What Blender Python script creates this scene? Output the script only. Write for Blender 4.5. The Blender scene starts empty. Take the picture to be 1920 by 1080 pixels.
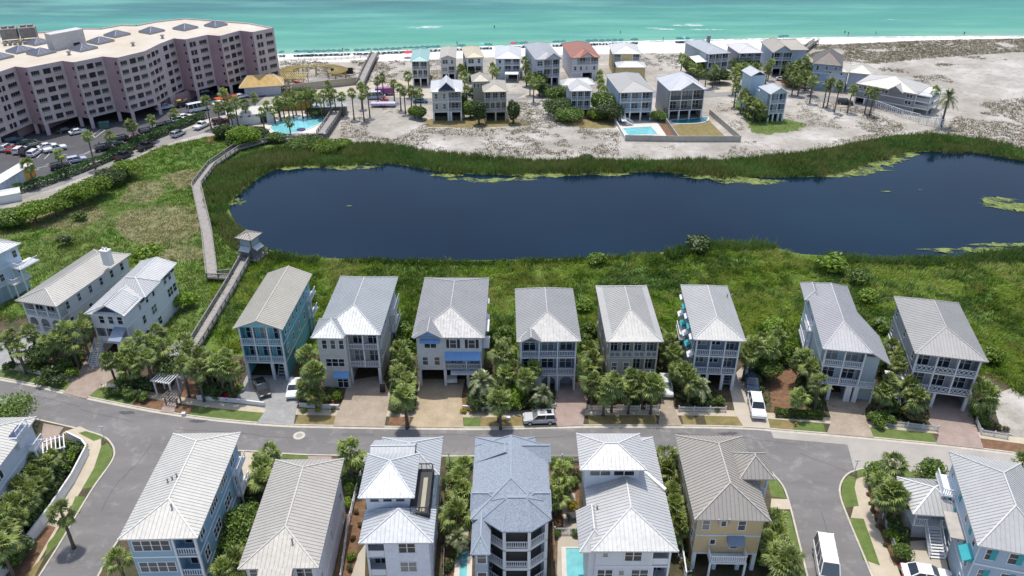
import bpy, math, random
import numpy as np
from mathutils import Vector, Matrix
from mathutils.geometry import tessellate_polygon
random.seed(7); RNG = np.random.default_rng(7)
SC = bpy.context.scene; COL = SC.collection
# ------------------------------------------------------------ camera, sky, sun, exposure
CAM_H = 74.0; PITCH = math.radians(30.1); FPX = 1490.0
cam_d = bpy.data.cameras.new("camera"); cam = bpy.data.objects.new("camera", cam_d); COL.objects.link(cam)
cam.location = (0, 0, CAM_H); cam.rotation_euler = (math.pi/2 - PITCH, 0, 0)
cam_d.sensor_width = 36; cam_d.lens = FPX/1920*36; cam_d.clip_start = 1; cam_d.clip_end = 6000
SC.camera = cam
SUN_EL = math.radians(75); SUN_AZ = math.radians(-14)
world = bpy.data.worlds.new("World"); SC.world = world; world.use_nodes = True
wn = world.node_tree.nodes; wl = world.node_tree.links
sky = wn.new('ShaderNodeTexSky'); sky.sky_type = 'NISHITA'; sky.sun_disc = False
sky.sun_elevation = SUN_EL; sky.sun_rotation = SUN_AZ; sky.air_density = 1.0; sky.dust_density = 2.0; sky.ozone_density = 0.8
wl.new(sky.outputs[0], wn['Background'].inputs[0]); wn['Background'].inputs[1].default_value = 0.15
sun_d = bpy.data.lights.new("sun", 'SUN'); sun_d.energy = 2.7; sun_d.angle = math.radians(0.55); sun_d.color = (1, 0.96, 0.9)
sun = bpy.data.objects.new("sun", sun_d); COL.objects.link(sun)
S = Vector((math.cos(SUN_EL)*math.sin(SUN_AZ), math.cos(SUN_EL)*math.cos(SUN_AZ), math.sin(SUN_EL)))
sun.rotation_euler = S.to_track_quat('Z', 'Y').to_euler(); sun.location = (0, 0, 200)
SC.view_settings.view_transform = 'Standard'; SC.view_settings.look = 'None'
SC.view_settings.exposure = 0.42; SC.view_settings.gamma = 1.0

# ------------------------------------------------------------ helpers
_c, _s = math.cos(PITCH), math.sin(PITCH)
def ray(px, py):
    dx = (px-960)/FPX; dy = (540-py)/FPX
    return (dx, _c+dy*_s, -_s+dy*_c)
def P(px, py, z=0.0):
    d = ray(px, py); t = (z-CAM_H)/d[2]
    return Vector((d[0]*t, d[1]*t, z))
def ze_from(e, b, ov):
    yb = P(b[0], b[1]).y - ov; d = ray(*e)
    return CAM_H - yb*(-d[2]/d[1])
def heading(p, q):
    a = P(*p); b = P(*q); return math.atan2(b.y-a.y, b.x-a.x)
def tag(o, label=None, cat=None, group=None, kind=None):
    if label: o['label'] = label
    if cat: o['category'] = cat
    if group: o['group'] = group
    if kind: o['kind'] = kind
    return o
def link(name, me, parent=None, loc=None, rotz=0.0):
    o = bpy.data.objects.new(name, me); COL.objects.link(o)
    if parent is not None: o.parent = parent; _kids.setdefault(parent.name, []).append(o)
    if loc is not None: o.location = loc
    if rotz: o.rotation_euler = (0, 0, rotz)
    return o
def empty(name, loc, rotz=0.0, label=None, cat=None, group=None):
    o = bpy.data.objects.new(name, None); COL.objects.link(o); o.location = loc; o.rotation_euler = (0, 0, rotz)
    o.empty_display_size = .3
    return tag(o, label, cat, group)
_kids = {}
def copy_tree(o, parent=None):
    c = o.copy(); COL.objects.link(c); c.parent = parent
    if parent is not None: _kids.setdefault(parent.name, []).append(c)
    for ch in KIDS(o): copy_tree(ch, c)
    return c
def KIDS(o): return list(_kids.get(o.name, []))
class MB:
    def __init__(s): s.v = []; s.f = []; s.m = []
    def poly(s, pts, m=0):
        n = len(s.v); s.v += [tuple(p) for p in pts]; s.f.append(tuple(range(n, n+len(pts)))); s.m.append(m)
    def box(s, x0, x1, y0, y1, z0, z1, m=0):
        n = len(s.v)
        s.v += [(x0,y0,z0),(x1,y0,z0),(x1,y1,z0),(x0,y1,z0),(x0,y0,z1),(x1,y0,z1),(x1,y1,z1),(x0,y1,z1)]
        for q in ((0,3,2,1),(4,5,6,7),(0,1,5,4),(1,2,6,5),(2,3,7,6),(3,0,4,7)):
            s.f.append(tuple(n+i for i in q)); s.m.append(m)
    def bar(s, p, q, w, h, m=0):
        p = Vector(p); q = Vector(q); d = (q-p).normalized()
        up = Vector((0,0,1)) if abs(d.z) < .95 else Vector((0,1,0))
        r = d.cross(up).normalized()*w/2; u = r.cross(d).normalized()*h/2
        n = len(s.v)
        for c in (p, q): s.v += [tuple(c-r-u), tuple(c+r-u), tuple(c+r+u), tuple(c-r+u)]
        for k in ((0,1,2,3),(7,6,5,4),(0,4,5,1),(1,5,6,2),(2,6,7,3),(3,7,4,0)):
            s.f.append(tuple(n+i for i in k)); s.m.append(m)
    def tube(s, pts, rad, n=6, m=0, cap=True):
        b = len(s.v); P_ = [Vector(p) for p in pts]
        for i, p in enumerate(P_):
            d = (P_[min(i+1, len(P_)-1)] - P_[max(i-1, 0)]).normalized()
            a = Vector((1,0,0)) if abs(d.x) < .9 else Vector((0,1,0))
            u = d.cross(a).normalized(); w = d.cross(u)
            for k in range(n):
                t = 2*math.pi*k/n; s.v.append(tuple(p+(u*math.cos(t)+w*math.sin(t))*rad[i]))
        for i in range(len(P_)-1):
            for k in range(n):
                a0 = b+i*n+k; a1 = b+i*n+(k+1) % n; s.f.append((a0, a0+n, a1+n, a1)); s.m.append(m)
        if cap:
            s.f.append(tuple(b+(len(P_)-1)*n+k for k in range(n))[::-1]); s.m.append(m)
            s.f.append(tuple(b+k for k in range(n))); s.m.append(m)
    def mesh(s, name, mats, smooth=False):
        me = bpy.data.meshes.new(name); me.from_pydata(s.v, [], s.f)
        for m in (mats if isinstance(mats, (list, tuple)) else [mats]): me.materials.append(m)
        if any(s.m): me.polygons.foreach_set('material_index', s.m)
        if smooth: me.polygons.foreach_set('use_smooth', [True]*len(me.polygons))
        me.update(); return me
    def build(s, name, mats, parent=None, smooth=False, loc=None, rotz=0.0):
        return link(name, s.mesh(name, mats, smooth), parent, loc, rotz)
def poly2(pts, z):
    """triangulated flat sheet from 2D world points"""
    tr = tessellate_polygon([[Vector((p[0], p[1], 0)) for p in pts]])
    mb = MB(); mb.v = [(p[0], p[1], z) for p in pts]
    for t in tr:
        a, b, c = (mb.v[i] for i in t)
        if (b[0]-a[0])*(c[1]-a[1])-(b[1]-a[1])*(c[0]-a[0]) < 0: t = t[::-1]
        mb.f.append(tuple(t)); mb.m.append(0)
    return mb
def W2(px, z=0): return [P(a, b, z).to_2d() for a, b in px]
def sheet(name, px, z, m, kind='structure', world_pts=None):
    o = poly2(world_pts or W2(px), z).build(name, m)
    o['kind'] = kind
    return o
def smooth_line(pts, n=6):
    """Catmull-Rom through 2D points"""
    out = []; p = [Vector(q) for q in pts]
    for i in range(len(p)-1):
        a = p[max(i-1,0)]; b = p[i]; c = p[i+1]; d = p[min(i+2,len(p)-1)]
        for k in range(n):
            t = k/n
            out.append(.5*((2*b)+(c-a)*t+(2*a-5*b+4*c-d)*t*t+(3*b-a-3*c+d)*t**3))
    out.append(p[-1]); return out
def offset_line(pts, d):
    out = []
    for i, p in enumerate(pts):
        t = (pts[min(i+1,len(pts)-1)]-pts[max(i-1,0)]).normalized(); out.append(p+Vector((-t.y, t.x))*d)
    return out
def strip(name, line, d0, d1, z, m, z0=None, kind='structure'):
    """ribbon between two offsets of a line; with z0 it gets side faces (a kerb)"""
    a = offset_line(line, d0); b = offset_line(line, d1); mb = MB()
    for i in range(len(line)-1):
        q = [(a[i].x,a[i].y,z),(a[i+1].x,a[i+1].y,z),(b[i+1].x,b[i+1].y,z),(b[i].x,b[i].y,z)]
        if d1 < d0: q = q[::-1]
        mb.poly(q)
        if z0 is not None:
            for L in (a, b): mb.poly([(L[i].x,L[i].y,z0),(L[i+1].x,L[i+1].y,z0),(L[i+1].x,L[i+1].y,z),(L[i].x,L[i].y,z)])
    o = mb.build(name, m); o['kind'] = kind; return o
def inside(pts, poly):
    x, y = pts[:,0], pts[:,1]; r = np.zeros(len(pts), bool); n = len(poly)
    for i in range(n):
        x1, y1 = poly[i][0], poly[i][1]; x2, y2 = poly[(i+1) % n][0], poly[(i+1) % n][1]
        c = ((y1 > y) != (y2 > y)); 
        with np.errstate(divide='ignore', invalid='ignore'):
            r ^= c & (x < (x2-x1)*(y-y1)/(y2-y1+1e-12)+x1)
    return r
def fnoise(x, y, sc, seed=0):
    r = np.random.default_rng(seed); o = np.zeros_like(x)
    for k in range(7):
        a = r.uniform(0, 6.28); f = sc*r.uniform(.6, 1.9); ph = r.uniform(0, 6.28)
        o += np.sin((x*np.cos(a)+y*np.sin(a))*f+ph+1.3*np.sin((x*np.sin(a)-y*np.cos(a))*f*.7+ph*2))
    return o/7*1.6
def scatter(poly_px, dens, world_pts=None):
    poly = world_pts or W2(poly_px); xs = [p[0] for p in poly]; ys = [p[1] for p in poly]
    A = (max(xs)-min(xs))*(max(ys)-min(ys)); n = int(A*dens)
    pts = np.column_stack([RNG.uniform(min(xs), max(xs), n), RNG.uniform(min(ys), max(ys), n)])
    return pts[inside(pts, poly)]
FOOT = []           # footprints that plants keep out of
def keep_out(pts, extra=()):
    m = np.ones(len(pts), bool)
    for f in list(FOOT)+list(extra): m &= ~inside(pts, f)
    return pts[m]
def blades(name, pts, h, w, n, lean, m, spread=.25, z=0.0, wind=(0.0,0.0), tri=False):
    """numpy grass: every point becomes a tuft of n bent blades; h is a per-point height"""
    N = len(pts); h = np.broadcast_to(h, (N,)); p = np.repeat(pts, n, 0); hh = np.repeat(h, n)*RNG.uniform(.55, 1.15, N*n)
    M = N*n; az = RNG.uniform(0, 2*np.pi, M); wind = tuple(np.repeat(q, n) if isinstance(q, np.ndarray) else q for q in wind); ln = np.tan(np.clip(RNG.normal(lean, .22, M), 0.02, 1.25))
    dx = np.cos(az)*ln+wind[0]; dy = np.sin(az)*ln+wind[1]
    k = np.sqrt(1+dx*dx+dy*dy); dz = 1/k; dx = dx/k; dy = dy/k
    bx = p[:,0]+RNG.normal(0, spread, M); by = p[:,1]+RNG.normal(0, spread, M)
    fa = RNG.uniform(0, np.pi, M); wx = np.cos(fa)*w/2; wy = np.sin(fa)*w/2
    V = np.zeros((M, 5, 3))
    V[:,0] = np.column_stack([bx-wx, by-wy, np.full(M, z)]); V[:,1] = np.column_stack([bx+wx, by+wy, np.full(M, z)])
    mx = bx+dx*hh*.45; my = by+dy*hh*.45; mz = z+hh*(.35*dz+.25)
    V[:,2] = np.column_stack([mx+wx*.9, my+wy*.9, mz]); V[:,3] = np.column_stack([mx-wx*.9, my-wy*.9, mz])
    V[:,4] = np.column_stack([bx+dx*hh*1.1, by+dy*hh*1.1, z+hh*(.75*dz+.15)])
    base = np.arange(M)[:,None]*5
    F = np.concatenate([base+np.array([[0,1,2]]), base+np.array([[0,2,3]]), base+np.array([[3,2,4]])], 1).reshape(-1)
    me = bpy.data.meshes.new(name); me.vertices.add(M*5); me.vertices.foreach_set('co', V.reshape(-1).astype(np.float32))
    me.loops.add(len(F)); me.loops.foreach_set('vertex_index', F.astype(np.int32))
    me.polygons.add(len(F)//3); me.polygons.foreach_set('loop_start', np.arange(0, len(F), 3, dtype=np.int32))
    me.update(calc_edges=True); me.materials.append(m)
    o = link(name, me); o['kind'] = 'stuff'; return o

# ------------------------------------------------------------ materials
def newmat(name):
    m = bpy.data.materials.new(name); m.use_nodes = True
    nt = m.node_tree; b = nt.nodes['Principled BSDF']; return m, nt, b
def ramp(nt, fac, stops):
    r = nt.nodes.new('ShaderNodeValToRGB'); e = r.color_ramp.elements
    while len(e) < len(stops): e.new(.5)
    for k, (p, c) in enumerate(stops):
        e[k].position = p; e[k].color = (c[0], c[1], c[2], 1) if not isinstance(c, (int, float)) else (c, c, c, 1)
    nt.links.new(fac, r.inputs[0]); return r.outputs[0]
def noise(nt, scale, detail=4, rough=.6, co='Object', dist=0.0, stretch=None):
    t = nt.nodes.new('ShaderNodeTexCoord'); n = nt.nodes.new('ShaderNodeTexNoise')
    n.inputs['Scale'].default_value = scale; n.inputs['Detail'].default_value = detail; n.inputs['Roughness'].default_value = rough
    n.inputs['Distortion'].default_value = dist; src = t.outputs[co]
    if stretch:
        mp = nt.nodes.new('ShaderNodeMapping'); mp.inputs['Scale'].default_value = stretch; nt.links.new(src, mp.inputs[0]); src = mp.outputs[0]
    nt.links.new(src, n.inputs['Vector']); return n.outputs['Fac']
def mixc(nt, f, a, b, mode='MIX'):
    n = nt.nodes.new('ShaderNodeMix'); n.data_type = 'RGBA'; n.blend_type = mode
    for sock, v in ((n.inputs[0], f), (n.inputs[6], a), (n.inputs[7], b)):
        if isinstance(v, (int, float)): sock.default_value = v
        elif isinstance(v, tuple): sock.default_value = (v[0], v[1], v[2], 1)
        else: nt.links.new(v, sock)
    return n.outputs[2]
def bump(nt, b, h, strength, dist):
    n = nt.nodes.new('ShaderNodeBump'); n.inputs['Strength'].default_value = strength; n.inputs['Distance'].default_value = dist
    nt.links.new(h, n.inputs['Height']); nt.links.new(n.outputs[0], b.inputs['Normal'])
_mc = {}
def paint(c, rough=.6, metal=0.0, vary=.12, scale=1.2, bmp=0.0, spec=.5):
    """weathered paint / plaster / board: base colour with slight dirt variation"""
    key = (tuple(round(x, 3) for x in c), rough, metal, vary, scale, bmp)
    if key in _mc: return _mc[key]
    m, nt, b = newmat("paint"); lo = tuple(x*(1-vary) for x in c); hi = tuple(min(1, x*(1+vary*.6)) for x in c)
    col = ramp(nt, noise(nt, scale, 6, .65), [(.3, lo), (.7, hi)]); nt.links.new(col, b.inputs['Base Color'])
    b.inputs['Roughness'].default_value = rough; b.inputs['Metallic'].default_value = metal; b.inputs['Specular IOR Level'].default_value = spec
    if bmp: bump(nt, b, noise(nt, 8, 3), bmp, .03)
    _mc[key] = m; return m
def siding(c, vary=.1):
    key = ('sid', tuple(round(x, 3) for x in c))
    if key in _mc: return _mc[key]
    m, nt, b = newmat("siding_paint"); lo = tuple(x*(1-vary) for x in c)
    col = ramp(nt, noise(nt, .7, 6, .7), [(.3, lo), (.7, c)]); nt.links.new(col, b.inputs['Base Color']); b.inputs['Roughness'].default_value = .6
    t = nt.nodes.new('ShaderNodeTexCoord'); w = nt.nodes.new('ShaderNodeTexWave'); w.wave_type = 'BANDS'; w.bands_direction = 'Z'; w.wave_profile = 'SAW'
    w.inputs['Scale'].default_value = 1.35; nt.links.new(t.outputs['Object'], w.inputs[0]); bump(nt, b, w.outputs['Fac'], .5, .03)
    _mc[key] = m; return m
def roofmetal(c, rough=.42, metal=.35):
    key = ('roof', tuple(round(x, 3) for x in c), rough, metal)
    if key in _mc: return _mc[key]
    m, nt, b = newmat("roof_metal")
    st = noise(nt, .35, 5, .7); st2 = noise(nt, 2.2, 4, .7)
    col = ramp(nt, st, [(.3, tuple(x*.84 for x in c)), (.7, c)])
    col = mixc(nt, .2, col, ramp(nt, st2, [(.3, tuple(x*.5 for x in c)), (.65, c)])); nt.links.new(col, b.inputs['Base Color'])
    rr = ramp(nt, st2, [(.3, rough+.08), (.7, rough-.04)]); nt.links.new(rr, b.inputs['Roughness'])
    b.inputs['Metallic'].default_value = metal; _mc[key] = m; return m
def shingle(c):
    m, nt, b = newmat("shingles"); t = nt.nodes.new('ShaderNodeTexCoord'); v = nt.nodes.new('ShaderNodeTexVoronoi')
    mp = nt.nodes.new('ShaderNodeMapping'); mp.inputs['Scale'].default_value = (2.2, 4.2, 4.2); nt.links.new(t.outputs['Object'], mp.inputs[0]); nt.links.new(mp.outputs[0], v.inputs['Vector'])
    sep = nt.nodes.new('ShaderNodeSeparateColor'); nt.links.new(v.outputs['Color'], sep.inputs[0])
    col = ramp(nt, sep.outputs[0], [(0, tuple(x*.62 for x in c)), (.5, c), (1, tuple(x*1.3 for x in c))])
    nt.links.new(col, b.inputs['Base Color']); b.inputs['Roughness'].default_value = .75; bump(nt, b, v.outputs['Distance'], .4, .04); return m
def leafmat(name, c, trans=.3, vary=.5, patch=None, patch_scale=.08, rough=.5, warm=(1.35,1.15,.7)):
    m, nt, b = newmat(name); g = nt.nodes.new('ShaderNodeNewGeometry')
    col = ramp(nt, g.outputs['Random Per Island'], [(0, tuple(x*(1-vary) for x in c)), (.55, c), (1, tuple(x*w for x, w in zip(c, warm)))])
    if patch:
        t = nt.nodes.new('ShaderNodeTexCoord'); n = nt.nodes.new('ShaderNodeTexNoise'); n.inputs['Scale'].default_value = patch_scale; n.inputs['Detail'].default_value = 5
        nt.links.new(t.outputs['Object'], n.inputs['Vector'])
        f = ramp(nt, n.outputs['Fac'], [(.42, 0.0), (.62, 1.0)]); col = mixc(nt, f, col, patch)
    oi = nt.nodes.new('ShaderNodeObjectInfo'); hs = nt.nodes.new('ShaderNodeHueSaturation')
    mr = nt.nodes.new('ShaderNodeMapRange'); mr.inputs[3].default_value = .75; mr.inputs[4].default_value = 1.25; nt.links.new(oi.outputs['Random'], mr.inputs[0])
    nt.links.new(mr.outputs[0], hs.inputs['Value']); nt.links.new(col, hs.inputs['Color']); col = hs.outputs[0]
    nt.links.new(col, b.inputs['Base Color']); b.inputs['Roughness'].default_value = rough
    tr = nt.nodes.new('ShaderNodeBsdfTranslucent'); nt.links.new(col, tr.inputs[0]); mx = nt.nodes.new('ShaderNodeMixShader'); mx.inputs[0].default_value = trans
    nt.links.new(b.outputs[0], mx.inputs[1]); nt.links.new(tr.outputs[0], mx.inputs[2]); nt.links.new(mx.outputs[0], nt.nodes['Material Output'].inputs[0])
    return m
def groundmat(name, stops, scale, bmp=.5, scale2=None, c2=None, thr=(.5, .6), rough=.9, detail=8, f2=1.0, stretch=None, bd=.1):
    m, nt, b = newmat(name); n1 = noise(nt, scale, detail, .68, stretch=stretch); col = ramp(nt, n1, stops)
    if c2:
        n2 = noise(nt, scale2, 10, .75, dist=.4); f = ramp(nt, n2, [(thr[0], 0.0), (thr[1], f2)]); col = mixc(nt, f, col, c2)
    nt.links.new(col, b.inputs['Base Color']); b.inputs['Roughness'].default_value = rough
    if bmp: bump(nt, b, noise(nt, 3.0, 6, .7), bmp, bd)
    return m
def paver(name, c, c2, sc=2.5):
    m, nt, b = newmat(name); t = nt.nodes.new('ShaderNodeTexCoord'); br = nt.nodes.new('ShaderNodeTexBrick')
    br.inputs['Color1'].default_value = (*c, 1); br.inputs['Color2'].default_value = (*c2, 1); br.inputs['Mortar'].default_value = (*[x*.55 for x in c], 1)
    br.inputs['Scale'].default_value = sc; br.inputs['Mortar Size'].default_value = .03
    nt.links.new(t.outputs['Object'], br.inputs[0]); d = ramp(nt, noise(nt, .5, 6, .7), [(.3, .72), (.7, 1.08)])
    nt.links.new(mixc(nt, 1.0, br.outputs[0], d, 'MULTIPLY'), b.inputs['Base Color']); b.inputs['Roughness'].default_value = .85; return m

M = {}
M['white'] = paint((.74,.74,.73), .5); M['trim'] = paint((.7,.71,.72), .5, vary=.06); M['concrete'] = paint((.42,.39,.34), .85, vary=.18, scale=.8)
M['glass'] = newmat("window_glass")[0]; _b = M['glass'].node_tree.nodes['Principled BSDF']; _nt = M['glass'].node_tree; _oi = _nt.nodes.new('ShaderNodeObjectInfo'); _nt.links.new(ramp(_nt, _oi.outputs['Random'], [(0,(.01,.014,.02)),(.55,(.022,.03,.038)),(.72,(.07,.085,.095)),(.86,(.13,.14,.14)),(1,(.36,.35,.32))]), _b.inputs['Base Color']); _b.inputs['Roughness'].default_value = .06; _b.inputs['Specular IOR Level'].default_value = .8
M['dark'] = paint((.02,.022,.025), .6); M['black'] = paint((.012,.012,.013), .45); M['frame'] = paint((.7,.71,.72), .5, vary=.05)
M['wood'] = groundmat("weathered_wood", [(.3,(.13,.12,.11)),(.7,(.26,.245,.225))], 1.4, .3, stretch=(1,1,4)); M['wood_deck'] = groundmat("weathered_deck_boards", [(.3,(.27,.25,.23)),(.7,(.40,.375,.35))], 1.1, .3)
M['bark'] = groundmat("palm_bark", [(.3,(.06,.048,.036)),(.7,(.19,.155,.12))], 2.2, .8, stretch=(1,1,5))
M['rubber'] = paint((.015,.015,.016), .8); M['alloy'] = paint((.45,.46,.48), .35, .7)
M['teal'] = paint((.03,.33,.36), .6); M['navy'] = paint((.02,.035,.09), .6); M['skyblue'] = paint((.17,.34,.60), .6); M['steel'] = paint((.3,.3,.31), .5, .4)
M['palm'] = leafmat("palm_fronds", (.20,.27,.075), .32, .5, rough=.5, warm=(1.9,1.6,1.2)); M['date'] = leafmat("date_palm_fronds", (.24,.29,.14), .25, .4, rough=.35, warm=(1.8,1.6,1.5))
M['bush'] = leafmat("shrub_leaves", (.12,.20,.035), .3, .5, warm=(1.8,1.6,1.0)); M['bush_dark'] = leafmat("dark_shrub_leaves", (.075,.125,.03), .25, .5); M['bush_lime'] = leafmat("bright_shrub_leaves", (.17,.28,.022), .35, .4)
M['bush_dry'] = leafmat("dry_shrub_leaves", (.12,.12,.045), .25, .5); M['hedge'] = leafmat("hedge_leaves", (.06,.15,.03), .25, .5); M['flower'] = leafmat("crimson_blossoms", (.42,.02,.09), .2, .4); M['yellowbush'] = leafmat("yellow_shrub_leaves", (.4,.36,.03), .3, .4)
M['asphalt'] = groundmat("worn_asphalt", [(.3,(.135,.129,.124)),(.7,(.19,.182,.175))], .16, .25, .3, (.34,.325,.30), (.52,.72), f2=.6, stretch=(.5,1.6,1))
M['asphalt_dark'] = groundmat("parking_asphalt", [(.3,(.06,.06,.066)),(.7,(.095,.094,.1))], .2, .2)
M['roadconc'] = groundmat("concrete_road", [(.3,(.30,.275,.245)),(.7,(.4,.37,.335))], .2, .2, .35, (.46,.43,.4), (.6,.8), f2=.5)
M['lane'] = groundmat("lane_paving", [(.3,(.2,.19,.18)),(.7,(.29,.275,.26))], .2, .2)
M['walk'] = groundmat("sidewalk_concrete", [(.3,(.40,.34,.25)),(.7,(.52,.45,.34))], .5, .2); M['kerb'] = paint((.5,.46,.38), .85, vary=.2)
M['mulch'] = groundmat("pine_straw_mulch", [(.3,(.10,.052,.028)),(.7,(.25,.135,.07))], 1.2, .8, .3, (.06,.06,.025), (.55,.7), f2=.8)
M['bed'] = groundmat("dark_bed_soil", [(.3,(.04,.034,.02)),(.7,(.15,.095,.055))], .8, .8, .25, (.035,.05,.016), (.42,.6), f2=.85)  # dark brown soil broken by dark green patches
M['lawn'] = groundmat("lawn", [(.3,(.07,.115,.022)),(.7,(.14,.185,.042))], .8, .6, .5, (.24,.2,.09), (.58,.75), f2=.7)
M['lawn_dry'] = groundmat("dry_lawn", [(.3,(.16,.12,.045)),(.7,(.27,.21,.085))], .9, .5, .4, (.1,.13,.03), (.5,.65), f2=.8)
# ------------------------------------------------------------ house builder
_wm = {}
def win_mesh(w, h, kind=0):
    k = (round(w,2), round(h,2), kind)
    if k not in _wm:
        f = MB(); t = .09
        f.box(-w/2,-w/2+t,-.05,.02,0,h); f.box(w/2-t,w/2,-.05,.02,0,h); f.box(-w/2+t,w/2-t,-.05,.02,h-t,h); f.box(-w/2-.05,w/2+.05,-.09,.02,-.08,0)
        n = {0: 1, 1: 2, 2: 3, 3: 4}[kind]
        for i in range(1, n): x = -w/2+w*i/n; f.box(x-.05,x+.05,-.05,.02,0,h-t)
        if h > 1.2: f.box(-w/2+t, w/2-t, -.04, .015, h*.5-.03, h*.5+.03)
        p = MB(); p.poly([(-w/2+t,-.015,.0),(w/2-t,-.015,0),(w/2-t,-.015,h-t),(-w/2+t,-.015,h-t)])
        _wm[k] = (f.mesh("window", M['frame']), p.mesh("pane", M['glass']))
    return _wm[k]
_rm = {}
def rail_mesh(L, style='b', h=1.0, mt=None):
    k = (round(L,1), style, h, mt.name if mt else '')
    if k not in _rm:
        m = MB(); L = k[0]
        m.box(-L/2,L/2,-.05,.05,h-.09,h); 
        if style == 'b':
            m.box(-L/2,L/2,-.035,.035,.1,.17); n = max(2, int(L/.24))
            for i in range(n): x = -L/2+L*(i+.5)/n; m.box(x-.035,x+.035,-.025,.025,.17,h-.09)
        elif style == 'x':
            m.box(-L/2,L/2,-.035,.035,.1,.17); n = max(2, int(L/.55))
            for i in range(n):
                x0 = -L/2+L*i/n; x1 = -L/2+L*(i+1)/n; m.bar((x0,0,.15),(x1,0,h-.1),.05,.07); m.bar((x0,.03,h-.1),(x1,.03,.15),.05,.07)
        elif style == 's': m.box(-L/2,L/2,-.03,.03,.06,h-.09)
        elif style == 'g':
            m.box(-L/2,L/2,-.035,.035,.08,.14)
            for i in range(int(L/.9)+2): x = -L/2+.03+(L-.06)*i/(int(L/.9)+1); m.box(x-.03,x+.03,-.03,.03,.14,h-.09)
            for q in range(4): m.box(-L/2,L/2,-.008,.008,.25+q*.17,.27+q*.17)
        _rm[k] = m.mesh("railing", mt or M['trim'])
    return _rm[k]
def ribs(mb, poly, sp, m, w=.06, h=.06):
    p = [Vector(q) for q in poly]; n = (p[1]-p[0]).cross(p[2]-p[0]).normalized()
    if n.z < 0: n = -n
    e = Vector((0,0,1)).cross(n)
    if e.length < 1e-3: return
    e.normalize(); s = n.cross(e); C = [(q-p[0]).dot(e) for q in p]; D = [(q-p[0]).dot(s) for q in p]
    c = math.ceil(min(C)/sp)*sp+.01
    while c < max(C):
        hits = []
        for i in range(len(p)):
            a, b = i, (i+1) % len(p)
            if (C[a] > c) != (C[b] > c): t = (c-C[a])/(C[b]-C[a]); hits.append(D[a]+(D[b]-D[a])*t)
        if len(hits) >= 2 and max(hits)-min(hits) > .25:
            q0 = p[0]+e*c+s*(min(hits)+.02); q1 = p[0]+e*c+s*(max(hits)-.05); u = n*h; r = e*w/2; k = len(mb.v)
            mb.v += [tuple(q0-r), tuple(q0+r), tuple(q1-r), tuple(q1+r), tuple(q0-r+u), tuple(q0+r+u), tuple(q1-r+u), tuple(q1+r+u)]
            for f in ((4,5,7,6),(0,4,6,2),(5,1,3,7),(0,1,5,4)): mb.f.append(tuple(k+i for i in f)); mb.m.append(m)
        c += sp
def hip_faces(x0, x1, y0, y1, z, r, af, ab, axis='y'):
    if axis == 'x':
        fs = hip_faces(y0, y1, -x1, -x0, z, r, af, ab)
        return [[(-b, a, c) for a, b, c in f] for f in fs]
    c = (x0+x1)/2; F = (c, y0+af, z+r); B = (c, y1-ab, z+r); A1, A2, B1, B2 = (x0,y0,z), (x1,y0,z), (x0,y1,z), (x1,y1,z)
    if (F[1]-B[1]) > -.02: F = B = (c, (y0+af+y1-ab)/2, z+r); fs = [[B1,A1,F],[A2,B2,F]]
    else: fs = [[B1,A1,F,B],[A2,B2,B,F]]
    if af > 0: fs.append([A1,A2,F])
    if ab > 0: fs.append([B2,B1,B])
    return fs
def roof_mesh(faces, t=.16, sp=.45, caps=True, rw=.055, rh=.06):
    mb = MB(); cnt = {}
    for f in faces:
        mb.poly(f, 0); mb.poly([(a,b,c-t) for a,b,c in f][::-1], 1)
        for i in range(len(f)):
            a, b = f[i], f[(i+1) % len(f)]; ka = tuple(round(q,3) for q in a); kb = tuple(round(q,3) for q in b)
            cnt.setdefault(frozenset((ka,kb)), []).append((a,b))
    for k, L in cnt.items():
        a, b = L[0]
        if len(L) == 1: mb.poly([a,(a[0],a[1],a[2]-t),(b[0],b[1],b[2]-t),b], 1)
        elif caps: mb.bar(Vector(a)+Vector((0,0,.03)), Vector(b)+Vector((0,0,.03)), .16, .07, 1)
    if sp:
        for f in faces: ribs(mb, f, sp, 2, rw, rh)
    return mb
ROOFS = {}
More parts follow.
